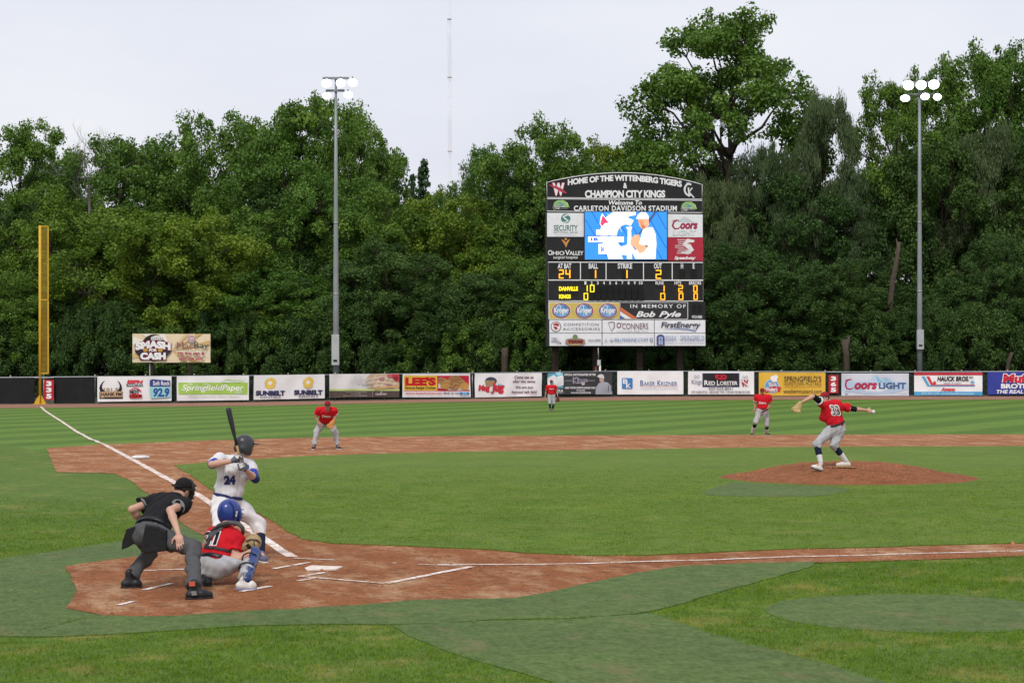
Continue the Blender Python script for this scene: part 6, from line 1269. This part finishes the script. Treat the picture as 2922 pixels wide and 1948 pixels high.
def txt_px(s_, x0, y0, x1, y1, bold=.05, sk=0., rot=0.):
    v, f = text_mesh(s_, bold); cx, cy = (x0+x1)/2, (y0+y1)/2; out_ = []
    for a, b in v:
        x, y = (a-.5)*(x1-x0)+sk*(b-.5)*(y1-y0), -(b-.5)*(y1-y0); out_.append((cx+x*math.cos(rot)-y*math.sin(rot), cy+x*math.sin(rot)+y*math.cos(rot)))
    return (out_, f)
def strip_px(pts, w):
    P = [V(q, dtype=float) for q in pts]; L, R_ = [], []
    for i, q in enumerate(P):
        t_ = P[min(len(P)-1, i+1)]-P[max(0, i-1)]; t_ /= np.linalg.norm(t_); n = V([-t_[1], t_[0]])*w/2; L.append(tuple(q+n)); R_.append(tuple(q-n))
    k = len(P); return (L+R_, [(i, i+1, k+i+1, k+i) for i in range(k-1)])
def foot(J, sd, conv, ank, toe, z=.012, gz=None):
    a = [CAM, 0]
    def gp(p):
        w = conv(p[0], p[1], 10.); d = w-CAM; return CAM+d*(z-CAM[2])/d[2]
    A, T = gp(ank), gp(toe); J['an'+sd] = A+V([0, 0, .105]); J['toe'+sd] = T+V([0, 0, .035])
    return A

# ---- umpire
ZA = lambda x, y, d: W(300+x/2.45, 1120+y/2.45, d)
J = dict(head=ZA(548, 672, 21.5), neck=ZA(508, 722, 21.42), shL=ZA(352, 752, 21.5), shR=ZA(552, 778, 21.28), elL=ZA(190, 815, 21.3), wrL=ZA(275, 930, 21.45), elR=ZA(456, 822, 20.98), wrR=ZA(512, 985, 20.72), hipL=ZA(255, 985, 21.06), hipR=ZA(355, 1000, 20.92), knL=ZA(328, 1095, 21.35), knR=ZA(612, 1085, 20.72))
b = foot(J, 'R', ZA, (622, 1440), (728, 1436)); foot(J, 'L', ZA, (168, 1362), (232, 1360))
p = Person('umpire in black shirt, charcoal trousers and mask, crouching with hand on knee', (b[0]-.3, b[1]+.4, .012), .0115, J, RT*.62+FWD*.76-UP*.12)
p.torso(p.body); p.head(UP+RT*.25); p.arm('L'); p.arm('R'); p.leg('L'); p.leg('R'); p.hand(J['wrR'], ZA(528, 1080, 20.64)-J['wrR'], -UP*.3+FWD*.9, .12, .6, -1, 1.12); p.hand(J['wrL'], ZA(330, 1010, 21.5)-J['wrL'], RT, .3, .5, 1)
p.finish(); p.hair(); p.jersey(M_UMPB, .60, .50, .034, .055, 3, .0050, (.070, .088), 'shirt'); p.trousers(M_UMPG, (.93, .95), .024, 5, .0055, (.075, .078), .092); p.belt(M_BELT, .100, .056, .022); p.shoe('R', M_SHOEB, M_SHOEB, hi=.06, wide=1.12); p.shoe('L', M_SHOEB, M_SHOEB, hi=.06, wide=1.1); p.cap(M_UMPB, None, True)
p.cuffs(M_GREYT, .585, .089, 'L', .008); p.cuffs(M_GREYT, .485, .089, 'R', .008)
f_, u_, l_ = p.face, p.hup, p.hl; h = J['head']; S_ = SDF(); S_.ell(h+f_*.075-u_*.03, [.092, .05, .135], [l_, f_, u_], 0.); S_.ell(h+f_*.05+u_*.02, [.095, .05, .10], [l_, f_, u_], .03); S_.cut(h+f_*.045, -f_); mk = skin_obj('mask_pad', S_, .010, M_PAD, p.root)
mb = MB()
for z in (-.13, -.085, -.035, .01, .06): mb.tube([h+l_*.088*math.cos(a)+f_*(.085+.055*math.sin(a))+u_*z for a in np.linspace(0, math.pi, 9)], .006, 5)
for x in (-.03, .03): mb.tube([h+l_*x+f_*(.135-.02*abs(z)/.1)+u_*z for z in (-.14, -.08, 0, .07)], .006, 5)
mb.build('mask_cage', M_PAD, mk, True)
mb = MB(); mb.tube([h-f_*.095+u_*.0+l_*.04, h+l_*.088+u_*.01, h+f_*.06+l_*.09], .010, 5); mb.tube([h-f_*.095+l_*-.04, h-l_*.088+u_*.01, h+f_*.06-l_*.09], .010, 5); mb.build('mask_strap', M_PAD, mk, True)
def pouch(name, poly, d, th, m, parent, rake=0.):
    v = [ZA(x, y, d+rake*(y-poly[0][1])/600) for x, y in poly]; n = len(v); c = sum(v)/n; fr = [c+(q-c)*.93-FWD*th for q in v]; bk = [q+FWD*th*.6 for q in v]; mb = MB(); mb.add(fr+v+bk, [tuple(range(n))]+[(i, (i+1) % n, n+(i+1) % n, n+i) for i in range(n)]+[(n+i, n+(i+1) % n, 2*n+(i+1) % n, 2*n+i) for i in range(n)]+[tuple(range(3*n-1, 2*n-1, -1))]); return mb.build(name, m, parent, False)
M_POUCH = mat('black_pouch', (.013, .013, .014), .8, .3, 20, .4, 50)
pouch('ball_pouch', [(282, 918), (360, 930), (432, 962), (440, 1040), (438, 1104), (345, 1116), (248, 1108), (262, 1020)], 20.76, .05, M_POUCH, p.root); pouch('ball_pouch', [(150, 952), (215, 928), (222, 985), (200, 1055), (160, 1080), (116, 1096), (122, 1040)], 21.0, .04, M_POUCH, p.root)
mb = MB(); mb.box(ZA(608, 1335, J['anR'] @ CF*0+depth(J['anR'])-.075), RT, FWD, UP, .03, .012, .022); mb.build('shoe_tag', mat('orange_tag', (.55, .10, .05), .6, .1, 20), p.root); mb = MB(); mb.box(ZA(622, 1400, depth(J['anR'])-.072), norm(RT+UP*.1), FWD, norm(UP-RT*.2), .026, .006, .022); mb.build('shoe_letter', M_GREYT, p.root)
# ---- catcher
J = dict(head=ZA(872, 838, 21.75), neck=ZA(855, 925, 21.66), shL=ZA(765, 985, 21.72), shR=ZA(916, 1005, 21.5), elL=ZA(890, 1120, 22.0), wrL=ZA(1000, 1075, 21.95), elR=ZA(905, 1118, 21.40), wrR=ZA(925, 1095, 21.68), hipL=ZA(700, 1215, 21.42), hipR=ZA(788, 1228, 21.3), knL=ZA(760, 1120, 21.85), knR=ZA(1026, 1128, 21.42))
b = foot(J, 'R', ZA, (968, 1376), (1035, 1374)); foot(J, 'L', ZA, (700, 1345), (722, 1352))
p = Person('catcher squatting in red jersey, blue helmet and blue shin guards, holding up a mitt', (b[0]-.4, b[1]+.1, .012), .0115, J, RT*.55+FWD*.83, scale=1.0)
p.torso(p.body); p.head(); p.arm('L'); p.arm('R'); p.leg('L'); p.leg('R'); p.hand(J['wrR'], FWD+RT*.2, -UP, .5, .4, 1); p.hand(J['wrL'], RT+UP*.3, FWD, .3)
p.finish(); p.jersey(M_REDJ, .7, .90, .034, -.02, 11, .0055, (.072, .084)); p.trousers(M_GREYP, (.9, .90), .030, 12, .0055, (.066, .066), .09); p.belt(M_BELT, .075, .052, .024); p.shoe('R', M_SHOEW, mat('purple_sole', (.22, .20, .34), .6, .1, 12)); p.shoe('L', M_SHOEB, M_SHOEB)
h, f_, u_, l_ = J['head'], p.face, p.hup, p.hl
S_ = SDF(); S_.ell(h+u_*.035-f_*.012, [.118, .142, .122], [l_, f_, u_], .02); S_.ell(h-u_*.03-f_*.03, [.112, .115, .11], [l_, f_, u_], .04); S_.cut(h-u_*.105, -u_+f_*.25); S_.cut(h+f_*.085, f_); hl_, hb = skin_obj('helmet', S_, .0105, M_HELB, p.root, True)
S_ = SDF(); S_.ell(h+f_*.03-u_*.01, [.126, .125, .15], [l_, f_, u_], 0.); S_.cut(h+f_*.03, -f_); S_.cut(h+f_*.075, f_); skin_obj('mask_shell', S_, .0105, M_HELB, hl_)
mb = MB()
for z in (-.10, -.06, -.02, .03): mb.tube([h+l_*.10*math.cos(a)+f_*(.10+.065*math.sin(a))+u_*z for a in np.linspace(0, math.pi, 9)], .006, 5)
mb.build('mask_cage', M_GREYT, hl_, True)
proj_patch('helmet_decal', [([(915, 828), (927, 826), (926, 842), (914, 844)], [(0, 1, 2, 3)]), ([(912, 848), (924, 846), (922, 864), (910, 866)], [(0, 1, 2, 3)])], ZA, hb, M_WTW, hl_); proj_patch('helmet_ridge', [strip_px([(868, 760), (895, 790), (903, 830), (898, 880)], 9)], ZA, hb, mat('deep_blue', (.008, .018, .09), .35, .1, 8), hl_, .008)
M_NUMW = M_WTW
proj_patch('number_outline', [txt_px('21', 672, 965, 795, 1068, .10, .34)], ZA, p.jbvh, M_WTW, p.jer, .006); proj_patch('jersey_number', [txt_px('21', 680, 970, 788, 1062, .035, .34)], ZA, p.jbvh, M_UNDER, p.jer, .010)
proj_patch('harness_strap', [strip_px([(728, 1000), (770, 965), (820, 925), (880, 905), (940, 918), (975, 950)], 36)], ZA, p.jbvh, MATS['collar_pad'] if 'collar_pad' in MATS else mat('collar_pad', (.075, .075, .078), .6, .2, 20), p.root, .020); proj_patch('harness_strap', [strip_px([(690, 1078), (760, 1082), (830, 1095), (885, 1112)], 18)], ZA, p.jbvh, M_PAD, p.root, .016); proj_patch('harness_strap', [strip_px([(705, 1070), (728, 1020), (745, 985)], 30)], ZA, p.jbvh, M_PAD, p.root, .014)
# collar of the chest protector
mb = MB(); mb.tube([ZA(742, 968, 21.58), ZA(800, 925, 21.52), ZA(868, 906, 21.5), ZA(935, 915, 21.42), ZA(962, 945, 21.42), ZA(966, 985, 21.46)], [.018, .024, .026, .026, .024, .016], 8); mb.build('protector_collar', mat('collar_pad', (.075, .075, .078), .6, .2, 20), p.root, True)
kn, an = J['knR'], J['anR']; t_, s_, q_ = frame(kn, an, RT); fr = norm(RT*.85-UP*.0+FWD*.2-t_*((RT*.85+FWD*.2) @ t_)); S_ = SDF(); S_.cap(kn+fr*.02-t_*.02, an+fr*.025-t_*.02, .076, .060, 0.); S_.ell(kn+fr*.03+t_*.0, [.080, .066, .088], [norm(np.cross(t_, fr)), fr, t_], .02); S_.cut((kn+an)/2-fr*.012, -fr); sg, sgb = skin_obj('shin_guard', S_, .010, M_GUARD, p.root, True)
proj_patch('guard_slot', [([(1030+dx, 1190+dy), (1046+dx, 1180+dy), (1040+dx, 1206+dy)], [(0, 1, 2)]) for dx, dy in ((0, 0), (-12, 40), (-25, 85), (-38, 125), (18, 20), (6, 62))], ZA, sgb, mat('slot_dark', (.006, .01, .03), .6, .1, 8), sg, .006); proj_patch('guard_edge', [strip_px([(1005, 1170), (985, 1240), (960, 1320)], 12)], ZA, sgb, M_GREYT, sg, .009)
for tt in (.22, .6): mb = MB(); c = kn+(an-kn)*tt; mb.tube([c+.088*(math.cos(a)*fr+math.sin(a)*np.cross(t_, fr)) for a in np.linspace(.6, 5.6, 14)], .009, 5); mb.build('guard_strap', M_PAD, sg, True)
kn, an = J['knL'], J['anL']; t_ = norm(an-kn); S_ = SDF(); S_.cap(kn+FWD*.03, an+FWD*.03, .078, .06, 0.); S_.cut((kn+an)/2+FWD*.0, -FWD); skin_obj('shin_guard', S_, .012, M_GUARD, p.root)
S_ = SDF(); c = ZA(1026, 1064, 21.9); S_.ell(c, [.078, .07, .098], [RT, FWD, UP], .02); S_.ell(c+RT*.012+UP*.03+FWD*.05, [.092, .045, .095], [RT, FWD, UP], .03); S_.cap(c-RT*.07-UP*.03, c-RT*.12-UP*.02, .05, .045, .03)
for a in (-.5, -.1, .3, .7): S_.cap(c+UP*.03, c+V(RT)*math.sin(a)*.095+UP*math.cos(a)*.08-FWD*.02, .024, .019, .02)
gl, gb = skin_obj('catchers_mitt', S_, .010, mat('mitt_tan', (.38, .27, .13), .6, .3, 20, .4, 50), p.root, True); proj_patch('mitt_lacing', [strip_px([(985, 1040), (1020, 1025), (1060, 1030), (1085, 1050)], 10), strip_px([(990, 1060), (1010, 1080), (1030, 1095)], 26), strip_px([(1040, 1035), (1045, 1070), (1052, 1105)], 7)], ZA, gb, mat('mitt_black', (.02, .018, .016), .6, .2, 20), gl, .006)
# ---- batter
J = dict(head=ZA(978, 378, 24.05), neck=ZA(938, 445, 24.0), shL=ZA(1002, 497, 24.1), shR=ZA(812, 470, 23.86), elL=ZA(1046, 598, 23.92), wrL=ZA(978, 535, 23.70), elR=ZA(745, 500, 23.58), wrR=ZA(884, 478, 23.62), hipL=ZA(898, 770, 24.02), hipR=ZA(802, 775, 23.84), knL=ZA(1080, 925, 24.1), knR=ZA(805, 930, 23.45))
b = foot(J, 'L', ZA, (1092, 1178), (1118, 1190)); foot(J, 'R', ZA, (833, 1222), (885, 1240))
p = Person('batter in white pinstripe jersey and dark helmet waiting with bat raised', (b[0]-.3, b[1]-.3, .012), .0115, J, RT*.80+FWD*.58)
p.J['front'] = RT*.8-FWD*.6; p.front = norm(p.J['front']-p.sp*(p.J['front'] @ p.sp))
p.torso(p.body); p.head(); p.arm('L'); p.arm('R'); p.leg('L'); p.leg('R'); p.finish()
p.jersey(M_PIN, .62, .66, .036, -.055, 21, .0052, (.072, .088)); p.trousers(M_WPANT, (.40, .92), .026, 22, .005, (.066, .066), .086); p.belt(M_NUMB, .085, .046, .02)
for sd, fr, a_ in (('L', .60, .92), ('R', .64, .90)):
    a, e = J['sh'+sd], J['el'+sd]; t_ = norm(e-a); S_ = SDF(); S_.cap(a+(e-a)*fr, e+t_*.01, .062, .058, 0., [(a+(e-a)*1.02, t_)]); skin_obj('undersleeve', S_, .010, M_BLUEC if sd == 'R' else M_BLUEC, p.root)
e, w_ = J['elL'], J['wrL']; S_ = SDF(); S_.cap(e-norm(w_-e)*.02, e+(w_-e)*.16, .055, .052, 0., [(e+(w_-e)*.2, w_-e)]); skin_obj('elbow_guard', S_, .010, M_NUMB, p.root)
p.sock('L', M_NAVYS, .36, .98, .010); p.shoe('L', mat('striped_shoe', (.10, .11, .18), .5, .6, 30), M_SHOEW); p.shoe('R', M_SHOEB, M_SHOEW)
h, f_, u_, l_ = J['head'], p.face, p.hup, p.hl
S_ = SDF(); S_.ell(h+u_*.045-f_*.008, [.108, .128, .112], [l_, f_, u_], .02); 
for sd in (-1, 1): S_.ell(h-u_*.035+l_*sd*.085-f_*.005, [.028, .062, .075], [l_, f_, u_], .03)
S_.cap(h-f_*.07-u_*.02+l_*.05, h-f_*.07-u_*.02-l_*.05, .055, .055, .03); S_.cut(h-u_*.105, -u_); hm = skin_obj('helmet', S_, .0105, M_HELK, p.root)
S_ = SDF(); S_.ell(h+u_*.035+f_*.115, [.082, .085, .012], [l_, norm(f_-u_*.1), norm(u_+f_*.1)], 0.); S_.cut(h+f_*.08, -f_); skin_obj('visor', S_, .008, M_HELK, hm)
proj_patch('jersey_number', [txt_px('24', 830, 578, 912, 642, .07)], ZA, p.jbvh, M_NUMB, p.jer, .008); proj_patch('jersey_script', [txt_px('Kings', 958, 490, 1006, 545, .05)], ZA, p.jbvh, M_BLUEC, p.jer, .008); proj_patch('button_placket', [strip_px([(958, 470), (945, 560), (925, 660), (905, 730)], 4)], ZA, p.jbvh, mat('placket_shade', (.50, .49, .50), .8, .1, 10), p.jer, .006)
# gloved hands round the handle, one above the other
kb, te = ZA(961, 545, 23.66), ZA(860, 106, 23.74); bt = norm(te-kb)
M_BG = mat('batting_glove', (.10, .105, .13), .6, .3, 30); M_BGW = mat('batting_glove_white', (.58, .58, .56), .6, .15, 20)
S_ = SDF()
for c, w_, sg_ in ((kb+bt*.055, J['wrL'], 1), (kb+bt*.155, J['wrR'], -1)):
    to = norm(w_-c-bt*((w_-c) @ bt)); ac = np.cross(bt, to)
    for i in range(4):
        o_ = c+bt*(i-1.5)*.021; pts = [o_+to*.045+ac*.012*sg_, o_+ac*.034*sg_+to*.012, o_+ac*.024*sg_-to*.026, o_-ac*.010*sg_-to*.032, o_-ac*.028*sg_-to*.006]; S_.chain(pts, [.014, .0125, .0115, .0105, .0095], .006)
    S_.ell(c+to*.05, [.042, .022, .038], [bt, ac, to], .02); S_.cap(c+to*.06, w_, .030, .029, .03); th = c+bt*.045*1; S_.chain([c+to*.04-ac*.02*sg_, th-ac*.03*sg_+to*.005, th-ac*.012*sg_-to*.03], [.016, .013, .010], .01)
gl, gb = skin_obj('batting_gloves', S_, .0085, M_BG, p.root, True); proj_patch('glove_panel', [([(905, 440), (945, 432), (958, 450), (925, 462)], [(0, 1, 2, 3)]), ([(928, 495), (968, 488), (980, 512), (945, 530)], [(0, 1, 2, 3)])], ZA, gb, M_BGW, gl, .005)
bt_root = thing('baseball_bat', 'black baseball bat with tan handle held upright by the batter', 'bat', kb)
L_ = np.linalg.norm(te-kb); prof = [(0, .004), (.002, .021), (.012, .024), (.024, .017), (.04, .0125), (.25, .0125), (.40, .015)]; prof2 = [(.40, .0153), (.52, .019), (.64, .026), (.76, .0315), (.95, .0335), (.985, .032), (1.0, .024), (.994, .008)]
mb = MB(); mb.tube([kb+bt*L_*a for a, _ in prof], [r for _, r in prof], 14); mb.build('handle', mat('ash_wood', (.38, .22, .10), .45, .2, 20), bt_root, True); mb = MB(); mb.tube([kb+bt*L_*a for a, _ in prof2], [r for _, r in prof2], 16); mb.build('barrel', mat('black_bat', (.020, .021, .024), .4, .15, 8), bt_root, True)
# ---- pitcher
Z8 = lambda x, y, d: W(2200+x/5.228, 1080+y/5.228, d)
gz = .304; g_ = CAM+(Z8(1080, 1308, 10.)-CAM)*((gz-CAM[2])/(Z8(1080, 1308, 10.)-CAM)[2]); d = depth(g_)
J = dict(head=Z8(800, 290, d-.05), neck=Z8(850, 345, d), shL=Z8(752, 355, d-.1), shR=Z8(1010, 412, d+.05), elL=Z8(632, 262, d-.33), wrL=Z8(470, 345, d-.45), elR=Z8(1240, 452, d+.12), wrR=Z8(1430, 470, d+.2), hipL=Z8(922, 735, d-.04), hipR=Z8(1035, 745, d+.05), knL=Z8(685, 978, d-.2), knR=Z8(935, 985, d-.1), anL=Z8(745, 1262, d-.28), anR=Z8(1128, 1238, d+.02))
J['toeL'] = Z8(625, 1312, d-.30); J['toeR'] = g_+(Z8(995, 1308, d)-Z8(1080, 1308, d))+V([0, 0, .035])
p = Person('pitcher in red jersey number 33 mid-throw on the mound, arms spread wide', (g_[0], g_[1], gz), .0135, J, -RT*.75-FWD*.5-UP*.1)
p.front = norm(FWD-p.sp*(FWD @ p.sp))
p.torso(p.body); p.head(UP-RT*.15); p.arm('L'); p.arm('R'); p.leg('L'); p.leg('R'); p.hand(J['wrR'], Z8(1520, 492, d+.22)-J['wrR'], -UP*.4+FWD, .5, .3, 1, 1.15); p.finish(); p.hair(); p.cap(M_CAPR, mat('green_cap', (.01, .12, .07), .8, .1, 14))
p.jersey(M_REDJ, .30, .68, .036, -.035, 31, .0050, (.075, .098)); p.cuffs(M_WTW, .67, .098, 'R', .007); p.cuffs(M_WTW, .29, .096, 'L', .007); p.trousers(M_GREYP, (.20, .22), .026, 32, .0055, (.07, .07), .088); p.belt(M_BELT, .088, .050, .020)
for sd, fr in (('L', 1.04), ('R', 1.14)):
    a, e = J['sh'+sd], J['el'+sd]; t_ = norm(e-a); S_ = SDF(); S_.cap(a, a+(e-a)*fr, .066, .055, 0., [(a+(e-a)*fr, t_)]); skin_obj('undersleeve', S_, .0125, M_UNDER, p.root)
for sd, c in (('L', .55), ('R', .52)): p.sock(sd, M_NAVYS, .10, c, .017, 'stirrup'); p.sock(sd, M_WSOCK, c, .97, .010)
p.shoe('L', M_SHOEW, M_SHOEB, norm(CU*.93-RT*-.34)); p.shoe('R', M_SHOEW, mat('tan_sole', (.45, .30, .12), .7, .1, 10))
proj_patch('number_outline', [txt_px('33', 888, 386, 1034, 556, .075, -.28)], Z8, p.jbvh, M_WTW, p.jer, .010); proj_patch('jersey_number', [txt_px('33', 904, 402, 1018, 540, .0, -.28)], Z8, p.jbvh, M_UNDER, p.jer, .016)
p.glove(Z8(405, 425, d-.5), Z8(375, 490, d-.5)-Z8(440, 350, d-.46), -FWD*.9-RT*.3, mat('tan_glove', (.46, .31, .13), .6, .3, 20, .4, 50), .112)
bl = thing('baseball', 'white baseball in the pitcher\'s throwing hand', 'baseball', Z8(1528, 494, d+.2)); bm = bmesh.new(); bmesh.ops.create_uvsphere(bm, u_segments=20, v_segments=12, radius=.038); me = bpy.data.meshes.new('ball_cover'); bm.to_mesh(me); bm.free(); obj('ball_cover', me, M_WTW, bl, True)
me = MB(); me.tube([BASE[bl.name]+.0385*norm(V([math.cos(a), math.sin(a), .55*math.sin(2*a)])) for a in np.linspace(0, 2*math.pi, 40)], .0018, 4, False); me.build('seam', M_CAPR, bl, True)
rb = thing('pitching_rubber', 'white pitching rubber set in the mound under the pitcher\'s back foot', 'pitching rubber', g_+V([0, 0, 0])); mb = MB(); u2 = norm(V([1, -1, 0])); mb.box(g_+V([0, 0, -.008])-norm(V([1, 1, 0]))*.12, u2, norm(V([1, 1, 0])), UP, .305, .076, .004); mb.build('rubber_slab', mat('dirty_rubber', (.36, .19, .11), .8, .3, 12), rb)
# ---- fielders
def fielder(label, Z, d, J, feet, face, vox, k, low, socks, skin, caps, gl, sk_seed, script, shoe=(M_SHOEB, M_SOLE), z=.012, cuff=.66):
    b = foot(J, 'R', Z, *feet[0], z=z); foot(J, 'L', Z, *feet[1], z=z)
    p = Person(label, (b[0], b[1], z), vox, J, face, skin, k); p.front = norm(-FWD-p.sp*(-FWD @ p.sp))
    p.torso(p.body); p.head(); p.arm('L'); p.arm('R'); p.leg('L'); p.leg('R'); p.hand(J['wrR'], J['hdR']-J['wrR'], J.get('pmR', FWD), .3, .4, -1); p.finish(); p.hair(); p.cap(M_CAPR, mat('dark_bill', (.05, .012, .018), .8, .1, 14))
    p.jersey(M_REDJ, cuff, cuff, .034, -.04, sk_seed, .004, (.074, .094)); p.cuffs(M_WTW, cuff-.01, .095, 'LR', .008); p.trousers(M_GREYP, low, .024, sk_seed+1, .0045, (.068, .068), .088); p.belt(M_BELT, .07, .035, .016)
    for sd in 'LR':
        for m_, a, b_ in socks[sd]: p.sock(sd, m_, a, b_, .014)
        p.shoe(sd, *shoe)
    p.glove(*gl)
    proj_patch('jersey_script', [txt_px('Dans', *script, .03)], Z, p.jbvh, M_WTW, p.jer, .012); return p
Z1 = lambda x, y, d: W(860+x/7.84, 1110+y/7.84, d); d = depth(G(930, 1281))
fielder('red-shirted infielder bent over with hands on knees behind the batter', Z1, d, dict(head=Z1(585, 368, d-.42), neck=Z1(583, 470, d-.30), shR=Z1(398, 462, d-.25), shL=Z1(728, 462, d-.25), elR=Z1(318, 600, d-.12), wrR=Z1(385, 735, d-.30), hdR=Z1(430, 800, d-.35), elL=Z1(772, 590, d-.12), wrL=Z1(738, 690, d-.36), hipR=Z1(462, 735, d+.12), hipL=Z1(622, 735, d+.12), knR=Z1(342, 965, d-.10), knL=Z1(768, 975, d-.10)), [((282, 1340), (250, 1352)), ((812, 1335), (862, 1346))], -FWD-UP*.1, .0165, 1.03, (.94, .94), dict(L=[(M_WSOCK, .8, .97)], R=[(M_WSOCK, .8, .97)]), M_SKIN2, 0, (Z1(680, 785, d-.42), Z1(655, 840, d-.45)-Z1(710, 720, d-.4), -FWD, M_GLOVEO, .125), 41, (465, 580, 655, 635), (M_SHOEB, M_SHOEW))
Z3 = lambda x, y, d: W(2110+x/8.71, 1080+y/8.71, d); d = depth(G(2170, 1242.5))
fielder('red-shirted shortstop standing on the edge of the infield dirt left of the pitcher', Z3, d, dict(head=Z3(566, 318, d-.05), neck=Z3(568, 410, d), shR=Z3(432, 442, d), shL=Z3(738, 442, d), elR=Z3(388, 625, d+.06), wrR=Z3(378, 755, d-.05), hdR=Z3(368, 815, d-.1), elL=Z3(775, 655, d+.05), wrL=Z3(690, 745, d-.22), hipR=Z3(492, 800, d+.02), hipL=Z3(640, 800, d+.02), knR=Z3(412, 1075, d-.12), knL=Z3(680, 1140, d-.05)), [((318, 1400), (298, 1418)), ((680, 1400), (738, 1414))], -FWD-RT*.15, .0185, .94, (.08, .12), dict(L=[(M_NAVYS, .05, .55), (M_WSOCK, .55, .95)], R=[(M_NAVYS, .02, .48), (M_WSOCK, .48, .95)]), M_SKIN2, 0, (Z3(628, 790, d-.28), Z3(590, 800, d-.3)-Z3(690, 750, d-.22), -UP-FWD*.3, M_GLOVED, .11), 51, (485, 572, 662, 628), (M_SHOEB, M_SHOEW))
Z2 = lambda x, y, d: W(1520+x/12.06, 1060+y/12.06, d); d = depth(G(1575, 1172.5))
fielder('red-shirted outfielder with brown glove walking on the outfield grass', Z2, d, dict(head=Z2(640, 362, d), neck=Z2(640, 452, d), shR=Z2(512, 505, d), shL=Z2(768, 505, d), elR=Z2(452, 695, d+.05), wrR=Z2(435, 850, d-.05), hdR=Z2(430, 930, d-.1), elL=Z2(832, 690, d+.05), wrL=Z2(862, 850, d-.1), hipR=Z2(585, 825, d), hipL=Z2(705, 825, d), knR=Z2(588, 1080, d-.1), knL=Z2(732, 1085, d-.05)), [((604, 1350), (592, 1362)), ((682, 1345), (672, 1358))], -FWD, .024, .92, (.04, .04), dict(L=[(M_NAVYS, .0, .97)], R=[(M_NAVYS, .0, .97)]), M_SKIN2, 0, (Z2(868, 945, d-.12), -UP, -FWD, M_GLOVED, .13), 61, (580, 575, 735, 612))
# ---- onlooker behind the fence
def onlooker():
    d = 138.2; X = lambda x, y, e=0.: W(1640+x/14.7, 980+y/14.7, d+e); h = X(885, 1035); b = V([h[0], h[1], 0.]); z = lambda q, dx=0., dz=0.: V([h[0], h[1], 0])+RT*dx+FWD*dz+UP*q; H = h[2]
    J = dict(head=h, neck=z(H-.20), shL=z(H-.27, .19), shR=z(H-.27, -.19), elL=z(H-.56, .24), elR=z(H-.56, -.24), wrL=z(H-.80, .2, -.1), wrR=z(H-.80, -.2, -.1), hipL=z(H-.78, .09), hipR=z(H-.78, -.09), knL=z(H*.30, .1, -.03), knR=z(H*.30, -.1, -.03), anL=z(.10, .1), anR=z(.10, -.1), toeL=z(.035, .12, -.14), toeR=z(.035, -.12, -.14))
    p = Person('onlooker in red cap peering over the fence beneath the scoreboard', b, .026, J, -FWD, M_SKIN2, .95); p.torso(p.body); p.head(); p.arm('L'); p.arm('R'); p.leg('L'); p.leg('R'); p.hand(J['wrL'], -UP, RT); p.hand(J['wrR'], -UP, -RT); p.finish(); p.jersey(M_REDJ, .7, .7, .03, -.05, 71, .003); p.trousers(M_GREYP); p.cap(M_CAPR); p.shoe('L', M_SHOEB); p.shoe('R', M_SHOEB)
onlooker()
